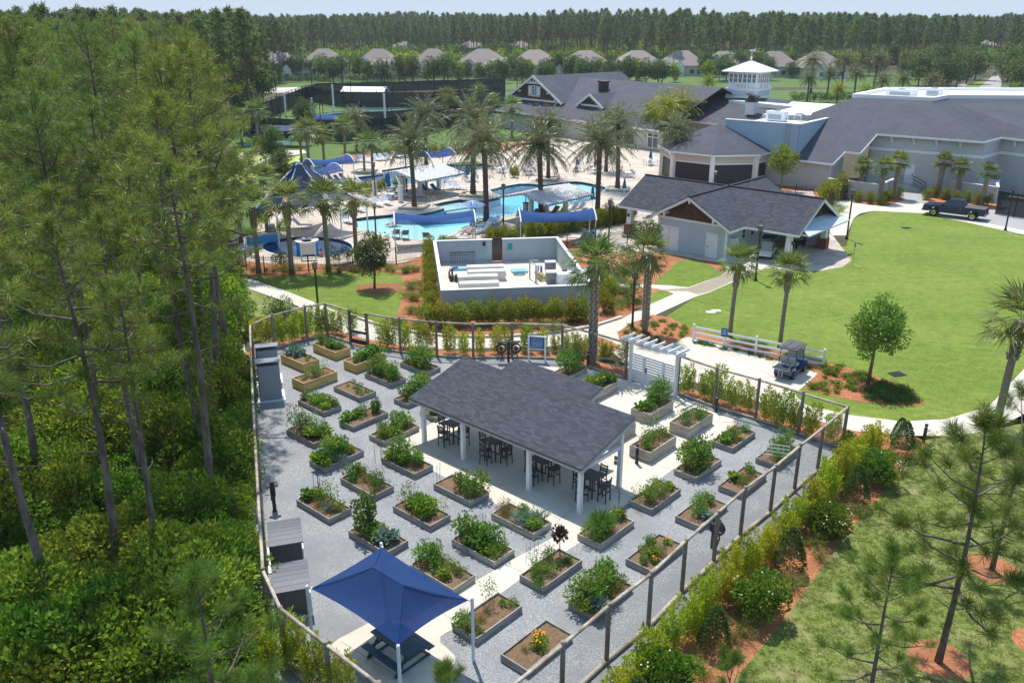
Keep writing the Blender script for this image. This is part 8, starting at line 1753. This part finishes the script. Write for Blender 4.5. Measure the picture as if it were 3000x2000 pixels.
near=(((205,1897),15.5,0,1,'in the lower left corner, its trunk leaving the frame'),((356,1787),14.5,1,1,'second from the left corner above the ferns'),((478,1768),12.5,2,1,'third from the left corner, with a thin trunk'),((622,1565),15.5,0,1,'close to the garden kerb opposite the hose reel'),((632,1422),17.5,1,1,'with its trunk wrapped in green vines by the kerb'),((637,1182),19.6,1,0,'tallest and broadest by the garden corner'),((488,1217),15.0,2,1,'with a pale straight trunk in the middle of the undergrowth'),((400,1117),16.0,0,1,'with a dark straight trunk behind the pale one'),((453,1532),13.5,1,1,'with a slim trunk among the nearest undergrowth'),((300,1420),14.0,2,1,'leaning over the left undergrowth'),((130,1500),15.5,0,1,'at the left frame edge half way down'),((560,1010),19.0,3,0,'behind the broadest pine near the lawn'),((500,940),19.5,0,0,'deep in the wood behind the lawn path'),((250,1150),17.0,1,0,'deep in the wood at the left'),((60,1250),17.5,2,0,'at the left frame edge above the others'))
taken = []
for (px, py), h, v, k, lb in near:
    p=P(px,py,0);taken.append(p.xy);ms,h0=((MID[v%3],14.0)if k else(BIG[v],19.0));t=pine(ms,h0,p,h,'tall woodland pine '+lb,'tall pines of the woodland edge')
    if 'vines' in lb:
        lv=Leaves(77);n=1800;u=lv.r.uniform(0,1,n);a=lv.r.uniform(0,6.28,n);rad=.24+.25*lv.r.uniform(0,1,n)**2;lv.add(np.stack([rad*np.cos(a),rad*np.sin(a),u*9.5],1),np.stack([np.cos(a),np.sin(a),np.full(n,-.3)],1)+.5*runit(lv.r,n),.17,.13);link('vine',lv.mesh('vine',M['undergrowth']),t)
edge=[P(x,y).xy for x,y in((600,2050),(690,1700),(690,1150),(655,960),(560,830),(470,700),(490,600),(560,500),(620,420),(560,330),(640,300),(760,270))]
bound=edge+[Vector((-90,420)),Vector((-270,420)),Vector((-75,110)),Vector((-33,45)),Vector((-19,19))]
rgen = random.Random(21); cand = []
for _ in range(30000):
    Y = 30 + 390 * rgen.random() ** 1.7; X = -rgen.uniform(0, .70 * Y + 12); q = Vector((X, Y))
    if not inpoly(q, bound): continue
    dmin = 4.3 + Y * .010
    if all((q - t_).length > dmin for t_ in taken): taken.append(q); cand.append(q)
cand.sort(key=lambda q: q.y); wood_far = []
ni = 0
for i, q in enumerate(cand):
    h = rgen.uniform(16.5, 20.6) if q.y > 36 else rgen.uniform(13, 15.5)
    if PX(q.x, q.y, h)[0] < -150: continue
    if ni < 165:
        ni+=1;v=rgen.randrange(4);pine(BIG[v],19.0,Vector((q.x,q.y,0)),h,'%s pine of the left wood counting away from the camera'%nth(ni),'pines of the left wood' if ni<80 else 'pines deep in the left wood')
    else: wood_far.append((q.x, q.y, h))
# undergrowth: nobody could count these bushes
UG=[bush_mesh('undergrowth%d'%i,M['undergrowth'],700+i,(1.5,1.5,(1.3,1.0,1.7)[i%3]),(4200,3600,4800)[i%3],(.14,.12,.16)[i%3],(.09,.07,.10)[i%3],nl=(22,18,26)[i%3],lump=.40,shell=.65)for i in range(5)]
ugpoly=[P(x,y).xy for x,y in((640,2060),(655,1860),(690,1700),(700,1480),(690,1150),(660,980),(590,850),(500,800),(430,700),(380,560))]+[Vector((-70,130)),Vector((-80,110)),Vector((-34,45)),Vector((-19,17))]
pts = []; r = np.random.default_rng(31)
for _ in range(9000):
    Y = 17 + 100 * r.uniform() ** 1.6; X = -r.uniform(3, .72 * Y + 8)
    if inpoly((X, Y), ugpoly) and r.uniform() < .50: pts.append((X, Y, -.1))
n=len(pts);print('undergrowth',n,'pines',ni,len(wood_far));scatter('undergrowth',[[m]for m in UG],pts,r.uniform(0,6.28,n),r.uniform(.45,1.25,n)*(1+.25*(r.uniform(size=n)>.85)),r.integers(0,5,n))
PAL = tuft_mesh('palmetto', M['grass_tuft'], 720, 40, 1.5, .12, 1.0, .1, .8)
for i,(x,y)in enumerate(((130,1730),(330,1500),(520,1680),(240,1850),(560,1420))):link('saw_palmetto',PAL,None,None,nth(i+1)+' spiky palmetto clump from the front showing in the undergrowth','palmetto','palmettos in the undergrowth',P(x,y,.6),i,1)
for i,(x,y,s)in enumerate(((640,900,1.9),(600,955,1.8),(655,985,1.5),(575,880,1.9),(690,935,1.2),(610,1030,1.4),(545,830,1.7))):link('wild_shrub',UG[i%5],None,None,nth(i+1)+' large wild shrub at the wood edge beside the lawn path','shrub','wild shrubs at the wood edge',P(x,y,0),i*1.1,(s,s,s*1.05))
for i,(x,y,s)in enumerate(((868,1958,1.15),(800,1990,1.1),(935,2010,1.1),(760,1940,1.0),(1000,2060,1.1))):link('columnar_shrub',PODB[i%4],None,None,nth(i+1)+' feathery shrub outside the near fence corner below the canopy','shrub','feathery shrubs at the near fence corner',P(x,y,.02),i,s)
# saplings near the camera
for(tip,z,v,lb)in(((575,1688),7.5,0,'young pine rising at the bottom left of the garden fence'),((2140,1925),5.5,1,'young pine showing only its top at the lower right edge'),((1300,1962),6.0,0,'young pine showing only its top below the canopy')):
    p=P(tip[0],tip[1],z);pine(YNG[v],8.5,Vector((p.x,p.y,0)),z,lb,'young pines near the camera',wide=1.05 if z>7 else .8)
for(b_,top,v,lb)in(((2748,1937),1232,0,'young pine in the nearer mulch ring on the right lawn'),((2906,1667),1150,1,'young pine in the farther mulch ring on the right lawn'),((2540,2092),1612,1,'young pine at the bottom of the right lawn'),((3062,1892),1330,0,'young pine at the right frame edge')):
    p = P(*b_, .02); t = pine(YNG[v], 8.5, p, hgt(p, top), lb, 'young pines on the right lawn', wide=1.12)
# short grass on the near lawns
# ------------------------------------------------------------------ courts, houses, road beyond
CY = .02
patch('court_surface',[(880,350),(1010,322),(1280,300),(1500,290),(1500,330),(1150,380),(960,395),(880,385)],'court_green',.014);patch('court_surface',[(905,360),(985,345),(1000,362),(920,380)],'court_blue',.03);patch('court_surface',[(1040,300),(1300,282),(1330,292),(1060,312)],'court_blue',.03)
patch('court_surface', [(700, 430), (800, 400), (870, 400), (860, 425), (760, 440)], 'court_green', .03)
patch('bowling_green',[(545,530),(735,457),(784,452),(786,463),(590,548)],'putting_green',.03);patch('bowling_green',[(600,548),(830,467),(882,456),(874,470),(640,562)],'putting_green',.03)
patch('path',[(520,560),(590,552),(790,468),(900,448),(890,440),(700,448),(560,500),(480,560)],'concrete',.022);patch('path',[(430,690),(545,620),(600,596),(655,565),(668,572),(600,608),(545,640),(440,705)],'concrete',.022)
patch('road',[(700,268),(1100,250),(1560,242),(1560,250),(1100,259),(700,278)],'concrete_grey',.02)
patch('path', [(785, 258), (880, 256), (880, 262), (785, 266)], 'concrete', .03)
patch('road',[(2830,290),(2870,255),(2905,225),(2925,222),(2935,240),(2930,262),(2905,300)],'asphalt',.02);patch('path',[(2760,275),(2815,262),(2840,246),(2830,243),(2790,255),(2740,272)],'concrete_grey',.03);patch('lawn',[(2700,300),(2790,268),(2850,245),(2895,228),(2890,240),(2850,275),(2820,300)],'lawn_grass',.015)
def court_fence(pts, h, lb):
    W_=[P(*p)for p in pts];o=W_[0];t=thing('court_fence',lb,'fence',o,0,'dark mesh fences round the courts')
    for a_, b_ in zip(W_[:-1], W_[1:]):
        d=b_-a_;n=max(1,int(d.length/4));q=MB();q.beam(a_-o+Vector((0,0,h*.46)),b_-o+Vector((0,0,h*.46)),.05,h*.86);q.build('windscreen',M['windscreen'],t)
        for i in range(n+1):p=a_-o+d*i/n;q=MB();q.box((p.x,p.y,h/2),(.12,.12,h));q.build('post',M['black_metal'],t)
        q=MB();q.beam(a_-o+Vector((0,0,h)),b_-o+Vector((0,0,h)),.08);q.build('top_rail',M['black_metal'],t)
court_fence(((715,400),(880,412),(1000,420),(1120,408),(1240,395),(1400,350)),4.2,'dark mesh fence nearest the lap pool hedge')
court_fence(((905,385),(1010,372),(1150,366),(1300,352),(1480,335)),3.2,'tall dark mesh fence behind the date palms')
court_fence(((720,382),(800,345),(900,300),(1010,318),(1250,318),(1480,300)),4.4,'dark mesh fence across the middle of the courts');court_fence(((868,300),(930,275),(1150,270),(1480,258)),3.4,'dark mesh fence at the back of the courts')
pa_,pb_=P(730,402),P(870,411);bt=thing('windscreen_banner','dark lettered windscreen banner left of the court shelter','banner',pa_,math.atan2((pb_-pa_).y,(pb_-pa_).x));Lb=(pb_-pa_).length;q=MB();q.box((Lb/2,-.12,1.5),(Lb,.04,2.6));q.build('sheet',M['windscreen'],bt);text('l Webb',bt,(Lb*.36,-.15,1.95),1.25,M['white_paint']);text('CATEE',bt,(Lb*.36,-.15,.75),.95,M['shed_roof']);q=MB();q.box((Lb*.36,-.145,1.3),(Lb*.5,.01,.07));q.build('rule',M['white_paint'],bt)
def lpole(x,y,top,lb,i):p=P(x,y,.02);h=hgt(p,top);t=thing('court_light',lb,'light pole',p,.2,'court light poles');q=MB();q.tube([(0,0,0),(0,0,h)],[.11,.08],6);q.build('pole',M['black_metal'],t);q=MB();q.box((0,0,h),(1.6,.45,.12));q.build('lamp_head',M['dark_trim'],t)
for i,(x,y,top)in enumerate(((814,330,198),(824,372,283),(918,305,178),(876,345,276),(971,300,194),(948,350,255),(1008,285,168),(1030,300,180),(1130,300,198),(1138,285,171),(1005,300,247),(1209,290,180),(1274,280,169),(1346,300,199),(1136,330,257),(1188,300,248),(1407,290,183),(1459,280,171),(1515,290,204),(1601,280,171),(1715,280,191),(942,390,306))):lpole(x,y,top,nth(i+1)+' tall dark court light pole in the row behind the palms',i)
for i,(x,y,top)in enumerate(((838,342,272),(917,350,287),(979,340,248),(1034,298,262),(1130,384,275))):p=P(x,y,.02);q=MB();h=hgt(p,top);q.tube([(0,0,0),(0,0,h)],.22,8);q.build('white_post',M['white_vinyl'],None,label=nth(i+1)+' thick white post from the left standing among the dark courts',cat='post',group='white posts among the courts',loc=p)
def shelter(c, L, W_, h, m, lb, gable=True):
    t = thing('shelter', lb, 'shelter', c, -.12); q = MB()
    if gable:q.slab([(-L/2,-W_/2,h),(L/2,-W_/2,h),(L/2,0,h+1.1),(-L/2,0,h+1.1)],.1);q.slab([(L/2,W_/2,h),(-L/2,W_/2,h),(-L/2,0,h+1.1),(L/2,0,h+1.1)],.1)
    else:q.slab([(-L/2,-W_/2,h),(L/2,-W_/2,h),(L/2,W_/2,h+.5),(-L/2,W_/2,h+.5)],.06)
    q.build('roof', M[m], t)
    for sx in (-1, 1):
        for sy in(-1,1):q=MB();q.tube([(sx*(L/2-.3),sy*(W_/2-.3),0),(sx*(L/2-.3),sy*(W_/2-.3),h)],.12,6);q.build('post',M['white_paint'],t)
shelter(P(1072,298),12,6,2.8,'white_roof','white-roofed open shelter between the courts');shelter(P(845,428),7.5,4,2.8,'tent_fabric','flat blue shade shelter by the lawn bowling greens',False);shelter(P(958,385),6,4,2.5,'sail_fabric','small blue shade shelter beside the near court',False)
# houses
def house(px, ry, w, lb, z=9.4, back=0):
    c=P(px,ry,z);c.z=0;t=thing('house',lb,'house',c,rnd.uniform(-.25,.25),'brown-roofed houses behind the courts');hw,hd_=w/2,w*.42;ov=.6
    q = MB(); q.box((0, 0, 2.0), (w - 1.2, hd_ * 2 - 1.2, 4.0)); q.build('wall', M['house_wall'], t)
    q=MB();e=3.9;q.add([(-hw,-hd_,e),(hw,-hd_,e),(hw,hd_,e),(-hw,hd_,e),(-hw*.25,0,z),(hw*.25,0,z)],[(0,1,5,4),(1,2,5),(2,3,4,5),(3,0,4),(3,2,1,0)]);rf_=q.build('roof',M['house_roof'],t)
    q=MB();q.add([(-hw*.55,-hd_-1.8,e),(-hw*.05,-hd_-1.8,e),(-hw*.3,-hd_-1.8,e+2.0),(-hw*.3,-hd_*.3,e+2.0),(-hw*.55,-hd_*.3,e),(-hw*.05,-hd_*.3,e)],[(0,2,3,4),(2,1,5,3)]);q.build('front_gable',M['house_roof'],t);q=MB();q.add([(-hw*.53,-hd_-1.7,0),(-hw*.07,-hd_-1.7,0),(-hw*.07,-hd_-1.7,e),(-hw*.3,-hd_-1.7,e+1.85),(-hw*.53,-hd_-1.7,e)],[(0,1,2,3,4)]);q.build('gable_wall',M['white_paint'],t)
    for x in(-hw*.3,hw*.3,hw*.6):y=-hd_+.58 if x>0 else-hd_-1.72;wq=MB();wq.box((x,y,1.7),(1.6,.1,1.5));wq.build('window',M['window_glass'],t)
for i,(x,y,w)in enumerate(((803,143,19),(948,143,19),(1108,143,18),(1268,143,18),(1415,143,20),(1567,146,20),(1715,148,20),(1868,148,20),(2000,148,19),(2125,150,19),(2270,150,19),(2400,152,19))):house(x,y,w,nth(i+1)+' brown-roofed house from the left in the far row')
for i,(x,y,w)in enumerate(((1128,170,16),(1470,168,16),(1645,172,15),(860,172,15))):house(x,y,w,nth(i+1)+' lower brown-roofed house standing before the far row',7.4)
patch('lawn',[(1500,262),(1900,255),(2700,258),(2700,215),(1900,205),(1400,225),(760,232),(760,262)],'far_grass',.025)
for i,(x,y,w)in enumerate(((1180,122,18),(1380,120,18),(1520,120,18),(2880,118,22))):house(x,y,w,nth(i+1)+' roof glimpsed between the far pine trunks',8)
# oaks along the far road
OAK=[oak_meshes('oak%d'%i,740+i,11.5,(5.0,4.8,5.0),6.4,1900,.75,.42,'oak_leaves',nl=26,lump=.36,rt=.22)for i in range(3)]
OAKB=[oak_meshes('maple%d'%i,750+i,9,(3.6,3.5,4.2),5.2,1500,.65,.38,'bright_leaves',nl=22,lump=.36,rt=.16)for i in range(2)]
k1 = k2 = 0; r2 = random.Random(5)
for i in range(52):
    x = 775 + i * 26 + r2.uniform(-10, 10); br = i % 4 == 2
    if 1990 < x < 2060: continue
    p = P(x, 238 + r2.uniform(-5, 7) - (6 if br else 0) + max(0, (x - 1500)) * .012, 0)
    if br:k2+=1;inst('street_tree',nth(k2)+' bright yellow-green tree from the left in the far tree row','tree','bright trees of the far row',OAKB[i%2],p,r2.random()*6,r2.uniform(.7,.92))
    else:k1+=1;inst('oak_tree',nth(k1)+' dark oak from the left in the row beyond the courts','tree','dark oaks beyond the courts',OAK[i%3],p,r2.random()*6,r2.uniform(.58,.88))
for i,(x,y,s)in enumerate(((740,320,1.1),(770,300,.9),(720,350,.8),(685,330,1.0),(2775,268,1.1),(2800,258,1.05),(2830,246,1.1),(2855,235,1.1),(2760,250,1.2),(2960,262,1.2),(2985,280,1.1),(2950,240,1.2),(2990,250,1.3),(2720,255,1.0),(2690,252,1.0))):inst('oak_tree','%s dark oak %s'%(nth(i+1 if i<4 else i-3),'at the left corner of the courts' if i<4 else 'lining the road at the upper right'),'tree','dark oaks at the court corner' if i<4 else 'oaks lining the far road',OAK[i%3],P(x,y),i,s)
for i in range(5):inst('young_oak_tree',nth(i+1)+' slim young tree from the left before the near court','tree','slim trees by the courts',T_OAK,P((895,800,830,560,1320)[i],(400,505,560,420,345)[i]),i,(1.6,1.5,1.2,1.4,1.3)[i])
for i in range(46):hedge(780+i*17,243-i*.25,2.2,nth(i+1)+' clipped hedge shrub from the left along the road beyond the courts','clipped far hedge beyond the courts',sc=(1.3,1,.8),ms=SQH)
for i in range(34):
    x=1830+i*30+r2.uniform(-12,12);y=r2.choice((196,208,222,232))+r2.uniform(-5,5);br=i%5==2
    if abs(x-2895)>50:inst('street_tree' if br else 'oak_tree',nth(i+1)+' tree from the left in the belt before the far houses behind the clubhouse','tree','trees before the far houses',OAKB[i%2]if br else OAK[i%3],P(x,y),i,r2.uniform(.6,.95))
for i in range(14):hedge(2330+i*24,300,2.2,nth(i+1)+' clipped hedge shrub from the left under the far date palm grove','clipped hedge under the date grove',sc=(1.3,1,.8),ms=SQH)
t=thing('yield_sign','red triangular yield sign by the far road','sign',P(2908,302),0);q=MB();q.tube([(0,0,0),(0,0,2.6)],.06,6);q.build('post',M['galvanised'],t);q=MB();q.prism([(-.9,0),(.9,0),(0,1.5)],0,.06);me=q.mesh('plate',M['red_sign']);me.transform(Matrix.Rotation(math.pi/2,4,'X')@Matrix.Rotation(math.pi,4,'Z'));link('plate',me,t,loc=(0,-.1,3.4));q=MB();q.prism([(-.5,0),(.5,0),(0,.8)],0,.02);me=q.mesh('face',M['white_paint']);me.transform(Matrix.Rotation(math.pi/2,4,'X')@Matrix.Rotation(math.pi,4,'Z'));link('face',me,t,loc=(0,-.17,3.2))
# ------------------------------------------------------------------ the far pine belt
FP=[pine_meshes('far_pine%d'%i,800+i*9,23.0,(.52,.58,.48,.55)[i],(3.4,3.0,3.8,3.2)[i],(26,24,30,26)[i],5,12,1.15,.30,rb=.19,mt='far_needles',dead=.02,bare=2,sides=5)for i in range(4)]
FO=[oak_meshes('far_oak%d'%i,830+i,24,(7,7,6),17,700,1.7,1.1,('oak_leaves','bright_leaves')[i%2],nl=22,lump=.38,rt=.3,limbs=4)for i in range(2)]
r3 = random.Random(9); front = []; rest = []
for _ in range(60000):
    Y = 470 + 1250 * r3.random() ** 1.35; X = r3.uniform(-.72, .72) * Y
    front.append((X, Y))
sel = []; grid = {}
for X, Y in front:
    dm = 7.0 + max(0, Y - 600) * .008; k = (int(X // 15), int(Y // 15)); ok = True
    for a in (-1, 0, 1):
        for b in (-1, 0, 1):
            for (u, v) in grid.get((k[0] + a, k[1] + b), ()):
                if (u - X) ** 2 + (v - Y) ** 2 < dm * dm: ok = False
    if ok: grid.setdefault(k, []).append((X, Y)); sel.append((X, Y))
sel.sort(key=lambda q: q[1]); bands = ('left', 'centre', 'right'); cnt = {}
nf = 0
for (X, Y) in sel:
    h = r3.uniform(18, 24) + 2.8 * math.sin(X * .021) * math.cos(Y * .013); px = PX(X, Y, 10)[0]
    if nf < 130 and 550 < px < 3050:
        nf+=1;b='behind the courts' if px<1400 else 'behind the clubhouse' if px<2150 else 'behind the date palm grove';cnt[b]=cnt.get(b,0)+1
        pine(FP[r3.randrange(4)],23.0,Vector((X,Y,0)),h,nth(cnt[b])+' nearest pine of the far belt '+b,'pines of the far belt '+b)
    else: rest.append((X, Y, h))
srcs = [list(a) for a in FP] + [[m for _, m in o] for o in FO]
pts=[(x,y,0)for x,y,h in rest];n=len(pts);r=np.random.default_rng(41);idx=r.integers(0,4,n);far_=np.array([p[1]for p in pts])>760;idx=np.where(far_&(r.uniform(size=n)<.45),4+r.integers(0,2,n),idx);sc_=np.array([h for x,y,h in rest])/23.0
print('far', nf, n); scatter('pine_forest', srcs, pts, r.uniform(0, 6.28, n), sc_, idx)
side = []
for _ in range(4000):                                            # wood between the courts, left wood and far belt
    Y = r3.uniform(160, 470); X = r3.uniform(-.70 * Y - 5, -.26 * Y)
    if X < -.29 * Y: side.append((X, Y))
g2_ = []
for X, Y in side:
    if all((X - a) ** 2 + (Y - b) ** 2 > 42 for a, b in g2_): g2_.append((X, Y))
for _ in range(1100):
    Y = r3.uniform(350, 475); X = r3.uniform(.10 * Y + max(0, 400 - Y) * .6, .72 * Y)
    if all((X-a)**2+(Y-b)**2>85 for a,b in g2_)and abs(PX(X,Y,0)[0]-2890)>45:g2_.append((X,Y))
allp = [(a, b, r3.uniform(18.5, 23)) for a, b in g2_] + wood_far; n = len(allp); print('side', n)
scatter('pine_forest',srcs[:4],[(a,b,0)for a,b,h in allp],r.uniform(0,6.28,n),np.array([h for a,b,h in allp])/23.0,r.integers(0,4,n))
US = [bush_mesh('scrub%d' % i, M['undergrowth'], 850 + i, (3, 3, 2.2), 420, .8, .5, nl=12) for i in range(2)]
n=2200;X_=r.uniform(-.7,.7,n);Y_=440+400*r.uniform(size=n)**2;scatter('scrub',[[m]for m in US],np.stack([X_*Y_,Y_,np.zeros(n)],1),r.uniform(0,6.28,n),r.uniform(.6,1.7,n),r.integers(0,2,n))

# ------------------------------------------------------------------ the air: a thin even haze round everything
hz=MB();hz.box((0,900,13),(4200,2200,32));hm=bpy.data.materials.new('haze');hm.use_nodes=True;hn=hm.node_tree.nodes;hn.remove(hn['Principled BSDF']);pv_=hn.new('ShaderNodeVolumePrincipled')
pv_.inputs['Color'].default_value=(.86,.93,1.0,1);pv_.inputs['Density'].default_value=.00015;pv_.inputs['Anisotropy'].default_value=.1;hm.node_tree.links.new(pv_.outputs[0],hn['Material Output'].inputs['Volume']);hz.build('haze',hm,kind='stuff')
